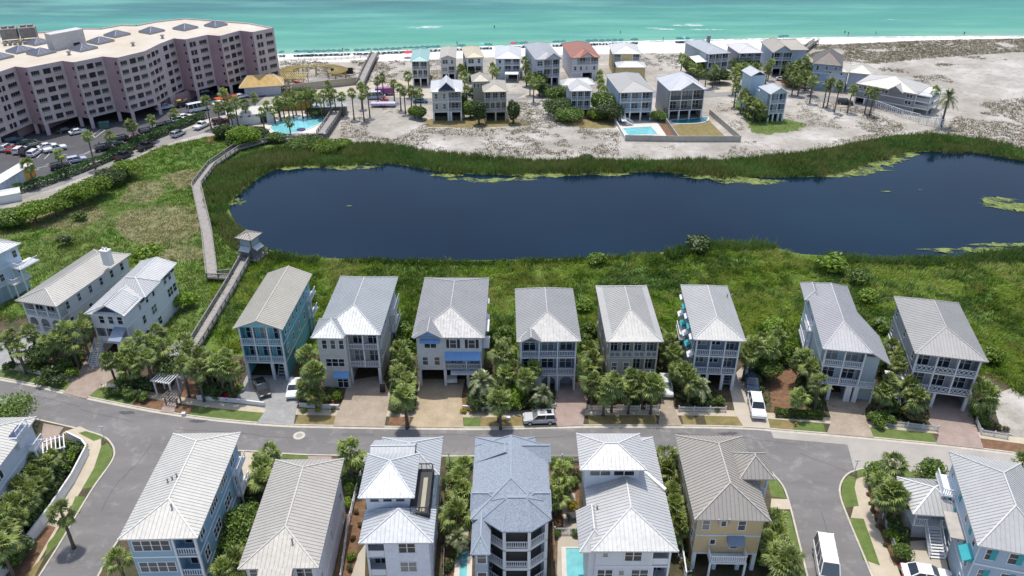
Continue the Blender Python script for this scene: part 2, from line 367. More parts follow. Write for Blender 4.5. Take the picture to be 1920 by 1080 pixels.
class House:
    def __init__(s, label, fl, fr, bk, ze=None, base=None, ov=.6, wall=(.6,.62,.64), roof=None, roofc=(.5,.5,.5), group=None, name="beach_house", cat="house", sid=True, trim=None, rt=(.52,.15), front_skew=None, far=False, ribc=None, sq=.65):
        if ze is None: e = fl if base[0] == 'l' else fr; ze = ze_from(e, (e[0], base[1]), ov)
        A = P(*fl, ze); B = P(*fr, ze); Cc = P(*bk, ze)
        u = (B-A).normalized(); n = Vector((-u.y, u.x, 0)); onr = abs((Cc-B).dot(u)) < abs((Cc-A).dot(u)); sd = (Cc-(B if onr else A)).normalized()
        if sq: n = (n*(1-sq)+sd*sq).normalized(); u = Vector((n.y, -n.x, 0)); wd_ = (B-A).dot(u); A, B = (B-u*wd_, B) if onr else (A, A+u*wd_)
        D = (Cc-A).dot(n); Wd = (B-A).length
        s.u, s.n, s.ze, s.ov, s.W, s.D = u, n, ze, ov, Wd, D; s.w, s.d = Wd-2*ov, D-2*ov; s.far = far
        o = (A+B)/2+n*ov; s.o = Vector((o.x, o.y, 0)); s.rz = math.atan2(u.y, u.x)
        s.root = empty(name, s.o, s.rz, label, cat, group)
        s.wallm = (siding(wall) if sid else paint(wall, .75, bmp=.2)); s.trim = trim or M['trim']
        roofc = tuple(x*.78 for x in roofc); s.roofm = roof or roofmetal(roofc, *rt); s.ribm = roofmetal(ribc or tuple(x*.87 for x in roofc), .55, .1); s.fasm = paint(tuple(min(.75, x*1.06) for x in roofc), .55)
        fp = [(-s.w/2-.3,-.3),(s.w/2+.3,-.3),(s.w/2+.3,s.d+.3),(-s.w/2-.3,s.d+.3)]
        s.dbg(); s.fp = [s.wp(*q) for q in fp]; FOOT.append(s.fp)
    def dbg(s): print('HOUSE', s.root.name, 'ze %.1f W %.1f D %.1f' % (s.ze, s.W, s.D), s.root['label'][:50])
    def wp(s, x, y): q = s.o+s.u*x+s.n*y; return (q.x, q.y)
    def loc(s, px, py, z):
        q = P(px, py, z)-s.o; q.z = 0; return q.dot(s.u), q.dot(s.n)
    def lb(s, name, mb, m, smooth=False): return mb.build(name, m, s.root, smooth)
    def win(s, x, z, w, h, y=0.0, side='F', kind=0, shutter=None):
        f, p = win_mesh(w, h, kind); rz = {'F':0,'L':-math.pi/2,'R':math.pi/2,'B':math.pi}[side]
        o = link("window", f, s.root, (x, y, z), rz); link("pane", p, o)
        if shutter is not None:
            for k in (-1, 1):
                m = MB(); m.box(k*(w/2+.25)-.2, k*(w/2+.25)+.2, -.06, -.02, 0, h); m.build("shutter", shutter, o)
        return o
    def rail(s, x0, x1, y, z, style='b', side='F', mt=None, h=1.0):
        L = abs(x1-x0); rz = 0 if side == 'F' else math.pi/2
        loc = ((x0+x1)/2, y, z) if side == 'F' else (y, (x0+x1)/2, z)
        return link("railing", rail_mesh(L-.2, style, h, mt), s.root, loc, rz)
    def post(s, x, y, z0, z1, w=.2, mt=None):
        m = MB(); m.box(-w/2,w/2,-w/2,w/2,0,z1-z0); return m.build("post", mt or s.trim, s.root, loc=(x,y,z0))
    def facade(s, floors, rec=1.8, style='b', back=None, grec=5.0, bands=True, rmat=None):
        w, d = s.w, s.d; tot = sum(f[0] for f in floors); zt = s.ze-.05; wb = MB(); z = 0; s.fz = []
        wb.poly([(-w/2,d,0),(-w/2,0,0),(-w/2,0,zt),(-w/2,d,zt)]); wb.poly([(w/2,0,0),(w/2,d,0),(w/2,d,zt),(w/2,0,zt)]); wb.poly([(w/2,d,0),(-w/2,d,0),(-w/2,d,zt),(w/2,d,zt)])
        for fi, (fh, bays) in enumerate(floors):
            z1 = z+fh/tot*zt; s.fz.append((z, z1)); ww = sum(b[1] for b in bays); x = -w/2; H = z1-z
            posts = []
            for bi, (k, q) in enumerate(bays):
                x1 = x+q/ww*w; c = (x+x1)/2; bw = x1-x
                if k in 'PpXGOSAQ':
                    r = min(d*.6, grec) if k in 'GOS' else rec
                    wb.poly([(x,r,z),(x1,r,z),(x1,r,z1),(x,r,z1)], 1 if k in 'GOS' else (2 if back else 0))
                    if bi == 0 or bays[bi-1][0] not in 'PpXGOSAQ': wb.poly([(x,0,z),(x,r,z),(x,r,z1),(x,0,z1)])
                    if bi == len(bays)-1 or bays[bi+1][0] not in 'PpXGOSAQ': wb.poly([(x1,r,z),(x1,0,z),(x1,0,z1),(x1,r,z1)])
                    if k not in 'GOS' or fi > 0: wb.poly([(x,0,z+.06),(x1,0,z+.06),(x1,r,z+.06),(x,r,z+.06)])
                    wb.poly([(x,r,z1-.02),(x1,r,z1-.02),(x1,0,z1-.02),(x,0,z1-.02)])
                    pw = .42 if k in 'GOS' and fi == 0 else .2
                    for xx in (x, x1):
                        if all(abs(xx-a) > .05 for a, _ in posts): posts.append((xx, pw))
                    if k in 'PX':
                        s.win(c, z+.12, min(2.0, bw*.7), min(2.15, H*.75), r, kind=1)
                    if k == 'p': s.win(c-bw*.18, z+.9, .8, 1.3, r); s.win(c+bw*.18, z+.9, .8, 1.3, r)
                    if k in 'PpXA' and fi >= 0 and not (k == 'A' and fi == 0): s.rail(x+.05, x1-.05, .1, z+.06, 'x' if k == 'X' else style, mt=rmat)
                    if k == 'A':
                        a = MB(); n = 10; R = bw/2-.35; zc = z1-.35-R if H-.35-R > 1 else z+H*.5; zr = z1-.35-zc
                        for i in range(n):
                            t0 = math.pi*i/n; t1 = math.pi*(i+1)/n
                            a.poly([(c-R*math.cos(t0),-.02,zc+zr*math.sin(t0)),(c-R*math.cos(t1),-.02,zc+zr*math.sin(t1)),(c-R*math.cos(t1),-.02,z1),(c-R*math.cos(t0),-.02,z1)])
                            a.poly([(c-R*math.cos(t0),-.02,zc+zr*math.sin(t0)),(c-R*math.cos(t0),.4,zc+zr*math.sin(t0)),(c-R*math.cos(t1),.4,zc+zr*math.sin(t1)),(c-R*math.cos(t1),-.02,zc+zr*math.sin(t1))])
                        for sx in (-1, 1):
                            e0, e1 = c+sx*R, c+sx*bw/2
                            a.box(min(e0,e1), max(e0,e1), -.02, .4, z, z1)
                        s.lb("arch", a, s.wallm)
                    if k == 'S':
                        st = MB(); n = 9
                        for i in range(n): st.box(x+.3, x1-.3, .8+i*.32, .8+i*.32+.34, z+H*i/n, z+H*i/n+.07)
                        for xx in (x+.26, x1-.26): st.bar((xx,.8,z+.1),(xx,.8+n*.32,z1-.2),.08,.25)
                        s.lb("staircase", st, s.trim)
                else:
                    wb.poly([(x,0,z),(x1,0,z),(x1,0,z1),(x,0,z1)])
                    wh = min(1.5, H*.52); zz = z+H*.3
                    if k == 'w': s.win(c, zz, .95, wh)
                    elif k == 'W': s.win(c, zz, min(1.9, bw*.8), wh, kind=1)
                    elif k == 'T': s.win(c, zz, min(2.9, bw*.86), wh, kind=2)
                    elif k == 'V': s.win(c, zz, min(4, bw*.9), wh, kind=3)
                    elif k == 's': s.win(c, z+H*.5, .7, .8)
                    elif k == 'H': s.win(c, zz, 1.1, wh, shutter=M['black'])
                    elif k == '2': s.win(c-bw*.22, zz, .95, wh); s.win(c+bw*.22, zz, .95, wh)
                    elif k == '3':
                        for q3 in (-.3, 0, .3): s.win(c+bw*q3, zz, .9, wh)
                    elif k == 'D':
                        s.win(c, z+.1, 1.7, 2.1, kind=1); s.awning(c, z+2.25, 2.1, M['skyblue'], .9)
                x = x1
            for xx, pw in posts:
                xp = min(max(xx, -w/2+pw/2-.01), w/2-pw/2+.01); s.post(xp, pw/2-.03, z+(.06 if fi else 0), z1-.03, pw)
            if bands and fi > 0:
                t = MB(); t.box(-w/2-.04, w/2+.04, -.06, -.003, z-.16, z+.05); s.lb("trim_band", t, s.trim)
            z = z1
        mats = [s.wallm, M['dark'], back or s.wallm]  # second slot: near-black backs of open garages, their shade put into the colour
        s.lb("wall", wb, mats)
        if floors and not s.far:
            for sx in (-1, 1):
                t = MB(); a = sx*w/2; t.box(min(a, a+sx*.03), max(a, a+sx*.03), -.03, .22, 0, zt); s.lb("corner_board", t, s.trim)
        return s
    def sidewin(s, side, spec, y0=1.2, y1=None):
        """spec: per floor a list of (fraction along depth, width, height, kind)"""
        x = (-1 if side == 'L' else 1)*s.w/2
        for (z0, z1), L in zip(s.fz, spec):
            for fr, ww, hh, k in L: s.win(x, z0+(z1-z0)*.28, ww, min(hh, (z1-z0)*.62), s.d*fr, side, k)
        for z0, _ in s.fz[1:]:
            t = MB(); t.box(min(x, x*1.0+(.04 if x > 0 else -.04)), max(x, x+(.04 if x > 0 else -.04)), 0, s.d, z0-.14, z0+.05); s.lb("trim_band", t, s.trim)
    def awning(s, c, z, w, mt, dep=.9, y=0.0, side='F'):
        m = MB(); n = int(w/.16)
        m.poly([(-w/2,-dep,0),(w/2,-dep,0),(w/2,0,dep*.7),(-w/2,0,dep*.7)]); m.poly([(-w/2,-dep,-.2),(w/2,-dep,-.2),(w/2,-dep,0),(-w/2,-dep,0)])
        for sx in (-1, 1): m.poly([(sx*w/2,-dep,0),(sx*w/2,0,dep*.7),(sx*w/2,0,0)])
        rz = {'F':0,'L':-math.pi/2,'R':math.pi/2}[side]
        return m.build("awning", mt, s.root, loc=(c, y-.02, z) if side == 'F' else ((-1 if side == 'L' else 1)*(s.w/2+.02), c, z), rotz=rz)
    def roofpart(s, faces, sp=None, name="roof", t=.16, mats=None):
        mb = roof_mesh(faces, t, (0 if s.far else .45) if sp is None else sp, True, .05 if s.far else .04, .045)
        return s.lb(name, mb, mats or [s.roofm, s.fasm, s.ribm])
    def roof(s, rise=None, af=None, ab=None, apex=None, bapex=None, sp=None, x0=None, x1=None, y0=None, y1=None, gablem=None):
        x0 = -s.W/2 if x0 is None else x0; x1 = s.W/2 if x1 is None else x1; y0 = -s.ov if y0 is None else y0; y1 = s.D-s.ov if y1 is None else y1
        rise = (x1-x0)/2*.36 if rise is None else rise
        if apex: af = max(0, s.loc(*apex, s.ze+rise)[1]-y0)
        if bapex: ab = max(0, y1-s.loc(*bapex, s.ze+rise)[1])
        af = (x1-x0)/2 if af is None else af; ab = (x1-x0)/2 if ab is None else ab
        s.rise = rise; s.roofpart(hip_faces(x0,x1,y0,y1,s.ze,rise,af,ab), sp)
        for flag, yy in ((af == 0, .0), (ab == 0, s.d)):
            if flag:
                g = MB(); ww = s.w/2; zr = rise*(1-s.ov/(s.W/2))*0; k = rise/(s.W/2)
                g.poly([(-ww,yy,s.ze-.1),(ww,yy,s.ze-.1),(ww,yy,s.ze+k*(s.W/2-ww)-.2),(0,yy,s.ze+rise-.2),(-ww,yy,s.ze+k*(s.W/2-ww)-.2)] if yy == 0 else [(ww,yy,s.ze-.1),(-ww,yy,s.ze-.1),(-ww,yy,s.ze+k*(s.W/2-ww)-.2),(0,yy,s.ze+rise-.2),(ww,yy,s.ze+k*(s.W/2-ww)-.2)])
                s.lb("gable_wall", g, gablem or s.wallm)
        return s
    def sub(s, x0, x1, y0, y1, z, rise, af=None, ab=None, axis='y', gable=None, sp=None, name="roof"):
        wd = (x1-x0) if axis == 'y' else (y1-y0)
        af = wd/2 if af is None else af; ab = wd/2 if ab is None else ab
        s.roofpart(hip_faces(x0,x1,y0,y1,z,rise,af,ab,axis), sp, name)
        if gable is not None and axis == 'y' and af == 0:
            g = MB(); g.poly([(x0+.35,y0+.4,z-.05),(x1-.35,y0+.4,z-.05),((x0+x1)/2,y0+.4,z+rise-.25)]); s.lb("gable_wall", g, gable)
    def tower(s, x0, x1, y0, y1, z0, z1, mt=None, name="tower_wall"):
        m = MB(); m.box(x0,x1,y0,y1,z0,z1); return s.lb(name, m, mt or s.wallm)
    def deck(s, x0, x1, y0, y1, z, posts=True, style='b', sides='FLR', mt=None):
        m = MB(); m.box(x0,x1,y0,y1,z-.2,z); s.lb("deck", m, mt or s.trim)
        if 'F' in sides: s.rail(x0, x1, y0+.06, z, style)
        if 'L' in sides: s.rail(y0, y1, x0+.06, z, style, 'S')
        if 'R' in sides: s.rail(y0, y1, x1-.06, z, style, 'S')
        if posts:
            for xx in (x0+.12, x1-.12):
                for yy in ((y0+.12, y1-.12) if posts == 4 else (y0+.12,)): s.post(xx, yy, 0, z-.2, .22)
    def vent(s, px, py, n=1):
        for i in range(n):
            z = s.ze+s.rise*.5; x, y = s.loc(px+i*9, py-i*3, z); k = s.rise/(s.W/2); zz = s.ze+k*(s.W/2-abs(x))
            fz = s.ze+(y+s.ov)*.8
            m = MB(); m.tube([(x,y,min(zz,fz)-.1),(x,y,min(zz,fz)+.45)],[.09,.09],7); m.tube([(x,y,min(zz,fz)+.45),(x,y,min(zz,fz)+.55)],[.15,.13],7); s.lb("roof_vent", m, M['steel'])
def stairs(mb, p0, p1, w, n, m=0, rail=True):
    p0 = Vector(p0); p1 = Vector(p1); d = (p1-p0); dh = Vector((d.x,d.y,0)).normalized(); r = Vector((-dh.y,dh.x,0))*w/2; st = Vector((d.x,d.y,0)).length/n
    for i in range(n):
        c = p0+d*((i+.5)/n); mb.bar(c-r, c+r, st*1.05, .06, m)
    for k in (-1, 1):
        mb.bar(p0+r*k, p1+r*k, .07, .28, m)
        if rail:
            mb.bar(p0+r*k+Vector((0,0,.95)), p1+r*k+Vector((0,0,.95)), .07, .09, m)
            for i in range(n+1):
                c = p0+d*(i/n)+r*k; mb.bar(c, c+Vector((0,0,.93)), .05, .05, m)
# ------------------------------------------------------------ ground, water, roads
M['sand'] = groundmat("dune_sand", [(.3,(.25,.225,.19)),(.48,(.36,.33,.285)),(.62,(.49,.46,.415)),(.7,(.60,.575,.53))], .06, .8, .5, (.20,.175,.135), (.5,.64), f2=.55, bd=.25)
M['beach'] = groundmat("white_beach_sand", [(.3,(.66,.61,.55)),(.7,(.78,.74,.69))], .1, .4)
M['marsh'] = groundmat("marsh_soil_and_thatch", [(.3,(.07,.12,.018)),(.7,(.13,.21,.03))], .12, .6)
M['thatch'] = groundmat("dry_thatch", [(.3,(.15,.15,.06)),(.7,(.24,.22,.11))], .3, .6, .2, (.08,.12,.03), (.5,.62), f2=.8)
g = MB(); g.poly([(-3000,-300,0),(3000,-300,0),(3000,4000,0),(-3000,4000,0)]); o = g.build("ground", M['sand']); o['kind'] = 'structure'
SHORE_PX = [(-700,135),(0,118),(300,110),(525,103),(700,98),(800,93),(960,86),(1100,81),(1250,77),(1400,74),(1560,71),(1720,69.5),(1920,68.5),(2200,67),(2900,66)]
SHORE = smooth_line(W2(SHORE_PX), 8)
def seamat():
    m, nt, b = newmat("sea_water"); t = nt.nodes.new('ShaderNodeTexCoord'); sp = nt.nodes.new('ShaderNodeSeparateXYZ'); nt.links.new(t.outputs['Object'], sp.inputs[0])
    # distance from the shore line (a tilted straight line), metres
    a = P(525,103); c = P(1920,68.5); k = (c.y-a.y)/(c.x-a.x)
    m1 = nt.nodes.new('ShaderNodeMath'); m1.operation = 'MULTIPLY_ADD'; m1.inputs[1].default_value = -k; nt.links.new(sp.outputs[0], m1.inputs[0]); nt.links.new(sp.outputs[1], m1.inputs[2])
    n = noise(nt, .02, 4, .55, stretch=(.35,1.6,1)); m2 = nt.nodes.new('ShaderNodeMath'); m2.operation = 'MULTIPLY_ADD'; m2.inputs[1].default_value = 46; m2.inputs[2].default_value = -(a.y-k*a.x)-23
    nt.links.new(n, m2.inputs[0]); m3 = nt.nodes.new('ShaderNodeMath'); nt.links.new(m1.outputs[0], m3.inputs[0]); nt.links.new(m2.outputs[0], m3.inputs[1])
    mr = nt.nodes.new('ShaderNodeMapRange'); mr.inputs[1].default_value = -6; mr.inputs[2].default_value = 170; nt.links.new(m3.outputs[0], mr.inputs[0])
    col = ramp(nt, mr.outputs[0], [(0,(.30,.42,.30)),(.05,(.16,.36,.245)),(.15,(.065,.29,.195)),(.30,(.036,.235,.165)),(.45,(.02,.19,.15)),(.6,(.008,.11,.108)),(1,(.005,.065,.085))])
    n2 = noise(nt, .09, 5, .6, stretch=(.25,1.5,1)); col = mixc(nt, ramp(nt, n2, [(.42,0.0),(.62,.55)]), col, (.03,.2,.19))
    n3 = noise(nt, .05, 5, .6, stretch=(.22,1.2,1)); col = mixc(nt, ramp(nt, n3, [(.48,0.0),(.66,.5)]), col, (.14,.40,.30))
    nt.links.new(col, b.inputs['Base Color']); b.inputs['Roughness'].default_value = .28; b.inputs['IOR'].default_value = 1.33; b.inputs['Specular IOR Level'].default_value = .2
    bump(nt, b, noise(nt, .9, 5, .6, stretch=(.4,1.3,1)), .5, .35); return m
mb = MB(); SEA_OUT = 3500
for i in range(len(SHORE)-1):
    a, b2 = SHORE[i], SHORE[i+1]; mb.poly([(a.x,a.y,.06),(b2.x,b2.y,.06),(b2.x*1.0,SEA_OUT,.06),(a.x,SEA_OUT,.06)])
o = mb.build("sea", seamat()); o['kind'] = 'structure'
# surf edge and breaking wave foam lying on the water
M['foam'] = paint((.8,.82,.8), .7, vary=.05)
def ragged(cx, cy, lx, ly, n=44, seed=0):
    r = random.Random(seed); return [(cx+lx*math.cos(2*math.pi*k/n)*r.uniform(.6,1.1), cy+ly*math.sin(2*math.pi*k/n)*r.uniform(.35,1.2)) for k in range(n)]
mb = MB(); r = random.Random(5)
def foam_edge(off, wid, seed):
    L = offset_line(SHORE, off); r = random.Random(seed); q = [r.uniform(.1,1) for _ in L]
    for i in range(len(L)-1):
        a, b2 = L[i], L[i+1]; mb.poly([(a.x,a.y-wid*q[i],.075),(b2.x,b2.y-wid*q[i+1],.075),(b2.x,b2.y+wid*.6*q[-i-2],.075),(a.x,a.y+wid*.6*q[-i-1],.075)])
SHORE = smooth_line(W2(SHORE_PX), 30)
foam_edge(.4, 1.3, 1)
o = mb.build("surf_foam", M['foam']); o['kind'] = 'stuff'
M['foam_soft'], _nt, _b = newmat("breaking_foam"); _al = ramp(_nt, noise(_nt, .45, 6, .7, stretch=(.4,1.2,1)), [(.42,0.0),(.58,.75)]); _nt.links.new(_al, _b.inputs['Alpha']); _b.inputs['Base Color'].default_value = (.82,.85,.84,1); _b.inputs['Roughness'].default_value = .6
mb = MB()
for k, (fx, fy, lx, ly) in enumerate([(790,52,9,1.7),(806,50,6,1.2),(1292,48,7.5,1.9),(1300,46,4,1),(1246,55,6,1.3),(1225,53,4,.8),(1330,56,9,1.0),(1668,37,3.2,.9),(1150,100,.1,.1)]):
    c = P(fx, fy); q = poly2(ragged(c.x, c.y, lx, ly, 44, k), .1+.004*k); n = len(mb.v); mb.v += q.v; mb.f += [tuple(n+i for i in f) for f in q.f]; mb.m += q.m
o = mb.build("wave_foam", M['foam_soft']); o['kind'] = 'stuff'
# beach strip
bl = offset_line(SHORE, -1.0); inner = W2([(2900,68),(2200,70),(1920,72),(1720,76),(1560,84),(1400,98),(1250,100),(1100,102),(960,106),(800,112),(700,116),(525,117),(300,126),(0,134),(-700,152)])
sheet("beach", None, .02, M['beach'], world_pts=[tuple(p) for p in bl]+[tuple(p) for p in inner])
# pond
POND_PX = [(428,388),(440,372),(456,356),(474,342),(495,328),(520,317),(560,313),(600,312),(640,312),(690,308),(740,308),(800,318),(860,325),(930,328),(1000,326),(1080,325),(1150,325),(1230,323),(1300,328),(1380,332),(1450,333),(1530,331),(1590,321),(1640,303),(1690,288),(1760,284),(1830,287),(1920,302),(2050,320),(2300,360),(2300,450),(2050,440),(1920,468),(1830,480),(1750,484),(1640,485),(1560,480),(1500,476),(1460,466),(1420,458),(1340,458),(1300,465),(1230,474),(1180,480),(1100,484),(1000,486),(900,488),(760,488),(640,485),(560,480),(500,466),(466,444),(440,415)]
POND = [tuple(p) for p in smooth_line(W2(POND_PX+POND_PX[:1]), 4)][:-1]
def pondmat():
    m, nt, b = newmat("pond_water"); col = ramp(nt, noise(nt, .02, 4, .5), [(.3,(.0015,.009,.021)),(.7,(.004,.018,.036))])
    nt.links.new(col, b.inputs['Base Color']); nt.links.new(ramp(nt, noise(nt, .03, 5, .6, stretch=(.6,1.4,1)), [(.38,.02),(.62,.16)]), b.inputs['Roughness']); b.inputs['IOR'].default_value = 1.33; b.inputs['Specular IOR Level'].default_value = .24
    bump(nt, b, noise(nt, 1.1, 5, .65), .08, .05); return m
# marsh, lawns, thatch
MARSH_PX = [(-300,470),(-100,420),(0,408),(120,370),(200,324),(290,279),(400,254),(470,268),(600,266),(650,272),(760,285),(900,296),(1050,300),(1250,300),(1400,298),(1500,287),(1600,268),(1690,252),(1800,254),(1920,280),(2300,330),(2300,760),(1920,740),(1860,700),(1700,690),(1500,680),(1280,672),(1000,670),(780,668),(600,665),(470,670),(400,665),(330,650),(200,620),(60,590),(-60,600),(-300,600)]
sheet("marsh_ground", MARSH_PX, .02, M['marsh'])
for q in ([(215,408),(260,390),(330,385),(372,395),(376,430),(340,460),(270,458),(225,440)], [(60,392),(130,380),(185,388),(190,410),(120,430),(60,425),(20,410)], [(300,330),(350,318),(392,322),(380,345),(330,356)], [(290,470),(350,462),(384,470),(370,490),(310,486)], [(250,340),(310,345),(290,375),(225,380)]):
    c = sum((P(*p).to_2d() for p in q), Vector((0,0)))/len(q); pts = [tuple(p) for p in smooth_line(W2(q+q[:1]), 5)][:-1]; sheet("thatch_ground", None, .028, M['thatch'], world_pts=pts)
o = poly2(POND, .04).build("pond_water", pondmat()); o['kind'] = 'structure'
# lake-lilies and duckweed floating on the pond
M['algae'] = groundmat("duckweed", [(.3,(.11,.15,.03)),(.7,(.24,.29,.08))], .8, .5, .6, (.08,.12,.03), (.55,.7), f2=.7)
M['algae'].node_tree.links.new(ramp(M['algae'].node_tree, noise(M['algae'].node_tree, .35, 8, .75), [(.40,0.0),(.56,1.0)]), M['algae'].node_tree.nodes['Principled BSDF'].inputs['Alpha'])
mb = MB()
for k, (px_, py_, lx, ly) in enumerate([(445,379,2.2,2),(636,314,7,1.8),(680,313,4,1.2),(590,312,5,1.6),(1010,328,9,2.2),(1060,326,8,2),(950,337,8,1.3),(910,340,5,1.1),(835,329,5,1.3),(865,336,4,1.1),(1140,326,7,1.6),(1350,333,10,2.4),(1400,340,9,2.0),(1330,330,7,2),(1430,344,4,1.1),(1560,327,8,2.5),(1610,318,9,3),(1640,305,6,4),(1665,295,6,4),(1590,325,6,2),(1690,290,5,2.5),(1885,385,7,3),(1930,388,8,4),(1870,375,5,1.6),(1662,360,1.4,.5),(655,387,.8,.3),(1725,357,.6,.25),(1830,470,12,1.4),(1890,460,8,1.2),(540,316,4,1.4)]):
    c = P(px_, py_); q = poly2(ragged(c.x, c.y, lx, ly, 36, k+50), .05+.004*k); n = len(mb.v); mb.v += q.v; mb.f += [tuple(n+i for i in f) for f in q.f]; mb.m += q.m
o = mb.build("duckweed", M['algae']); o['kind'] = 'stuff'

# streets
KERB_UP_PX = [(-220,672),(-100,691),(0,710),(60,721),(140,740),(220,757),(300,772),(400,786),(520,796.5),(640,800),(770,802),(900,803),(1000,801),(1100,799),(1220,799),(1330,800),(1420,803),(1450,806),(1560,815),(1680,826),(1800,838),(1920,853),(2100,880)]
KUP = smooth_line(W2(KERB_UP_PX), 6)
def px_at(xpx):
    """index along the upper kerb nearest a pixel column of the survey"""
    best = min(range(len(KERB_UP_PX)-1), key=lambda i: 0 if KERB_UP_PX[i][0] <= xpx <= KERB_UP_PX[i+1][0] else 1)
    a, b = KERB_UP_PX[best][0], KERB_UP_PX[best+1][0]; return best*6+(xpx-a)/(b-a)*6
def kup_part(x0, x1):
    i0, i1 = px_at(x0), px_at(x1); out = []
    def at(t): i = min(int(t), len(KUP)-2); return KUP[i].lerp(KUP[i+1], t-i)
    n = max(2, int(i1-i0)+2); return [at(i0+(i1-i0)*k/(n-1)) for k in range(n)]
sheet("road", [(-260,665)]+[(x, y) for x, y in KERB_UP_PX]+[(2100,1120),(-260,1120)], .03, M['asphalt'])
sheet("concrete_road", [(1443.6,805),(1450.5,821.7),(1589,834),(1603,886),(1640,882),(1719,888),(1790,897),(1960,930),(2080,960),(2080,878),(1920,852),(1800,837),(1680,825),(1560,814)], .036, M['roadconc'])
yb = [(2300,760),(1920,740),(1860,700),(1700,690),(1500,680),(1280,672),(1000,670),(780,668),(600,665),(470,670),(400,665),(330,650),(200,620),(60,590),(-60,600),(-260,600)]
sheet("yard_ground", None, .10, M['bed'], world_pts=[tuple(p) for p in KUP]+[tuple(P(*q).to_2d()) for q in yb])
strip("kerb", KUP, .0, .22, .13, M['kerb'], .03); strip("gutter", KUP, -.45, -.003, .045, M['kerb'])
strip("pavement", KUP, 2.3, 3.7, .112, M['walk'])
for x0, x1, mm in [(-200,128,'lawn'),(163,244,'lawn'),(244,302,'mulch'),(326,352,'mulch'),(355,487,'lawn'),(552,633,'lawn_dry'),(727,766,'mulch'),(866,900,'lawn'),(900,980,'lawn_dry'),(1105,1232,'lawn_dry'),(1280,1305,'lawn_dry'),(1325,1393,'lawn_dry'),(1446,1495,'lawn_dry'),(1495,1550,'lawn'),(1634,1757,'lawn'),(1842,2050,'mulch')]:
    strip("verge", kup_part(x0, x1), .25, 2.28, .118, M[mm])
for q, mm in [([(441,700),(380,680),(376,720),(430,760)],'mulch'),([(1443,700),(1500,690),(1510,770),(1445,782)],'mulch'),([(560,742),(640,742),(630,776),(556,776)],'mulch'),([(866,738),(905,738),(905,776),(860,776)],'mulch'),([(1110,748),(1230,748),(1230,768),(1105,768)],'mulch'),([(300,722),(420,700),(400,760),(270,755)],'mulch'),([(1262,750),(1350,750),(1360,775),(1268,775)],'bed'),([(1622,760),(1725,768),(1755,812),(1630,795)],'bed'),([(330,640),(372,640),(372,690),(335,690)],'mulch')]:
    sheet("mulch_bed", q, .106, M[mm])
PAV = {'grey': paver("grey_pavers",(.34,.34,.33),(.42,.42,.41)), 'tan': paver("tan_pavers",(.46,.38,.29),(.38,.31,.24)), 'cream': paver("cream_pavers",(.52,.42,.28),(.44,.35,.23)), 'pink': paver("pink_pavers",(.44,.34,.29),(.38,.29,.25)), 'brown': paver("brown_pavers",(.42,.33,.265),(.35,.27,.22)), 'conc': groundmat("driveway_concrete", [(.3,(.40,.35,.28)),(.7,(.48,.43,.35))], .4, .2)}
for q, mm in [([(118,738),(162,749),(190,724),(222,706),(230,688),(200,658),(172,652),(158,680),(142,712)],'brown'), ([(-30,700),(-30,640),(60,632),(68,664),(24,690)],'grey'), ([(301,773),(326,776),(348,714),(331,711),(318,738)],'pink'), ([(331,711),(348,714),(362,680),(352,676)],'grey'), ([(315,655),(330,640),(352,640),(345,672),(325,690)],'grey'),
    ([(482,794),(551,797),(557,763),(572,729),(548,705),(463,705),(441,751),(500,768)],'grey'), ([(625,800),(721,802),(732,741),(715,705),(652,715),(645,748),(630,779)],'tan'), ([(767,802),(869,803),(866,741),(872,712),(786,712),(778,779)],'cream'), ([(1042,800.5),(1093,799),(1102,747),(1088,718),(1042,718),(1041,748)],'pink'), ([(1234,799),(1279,799.5),(1263,763),(1258,715),(1242,715),(1238,770)],'tan'), ([(1394,802),(1444,805),(1437,775),(1425,735),(1408,690),(1390,690),(1365,715),(1378,775)],'conc'), ([(1550,814),(1638,822),(1622,782),(1622,768),(1648,740),(1541,735),(1559,789)],'tan'), ([(1754,833),(1844,843),(1823,782),(1823,728),(1726,728),(1726,772),(1760,817)],'pink')]:
    sheet("driveway", q, .138, PAV[mm])
sheet("sand_lot", [(1862,740),(1900,728),(2300,760),(2200,880),(1960,838),(1880,812),(1868,780)], .107, M['sand'])
if 1:
    M['patch'] = groundmat("asphalt_patch", [(.3,(.115,.112,.11)),(.7,(.16,.155,.152))], .5, .2); M['tar'] = paint((.05,.05,.052), .7)
    for q in ([(640,812),(700,813),(703,819),(642,818)],[(1110,812),(1150,812),(1152,817),(1111,817)]): sheet("road_patch", q, .036, M['patch'])
    tm = MB(); rt_ = random.Random(8)
    for x0, y0, dx, dy in [(330,805,36,3),(780,815,40,1),(940,822,36,-1),(1240,812,40,3),(190,960,14,-22),(230,900,16,-18),(1500,850,30,16),(1540,960,8,24),(1390,820,34,4),(440,812,36,3),(150,768,30,8),(60,742,30,7)]:
        px_, py_ = x0, y0
        for k in range(4):
            a = P(px_, py_); px_ += dx*rt_.uniform(.6,1.1); py_ += dy*rt_.uniform(.5,1.2)+rt_.uniform(-1.5,1.5); b = P(px_, py_); d = (b-a).normalized(); n = Vector((-d.y,d.x,0))*.025
            tm.poly([(a.x-n.x,a.y-n.y,.039),(b.x-n.x,b.y-n.y,.039),(b.x+n.x,b.y+n.y,.039),(a.x+n.x,a.y+n.y,.039)])
    o = tm.build("road_cracks", M['tar']); o['kind'] = 'structure'
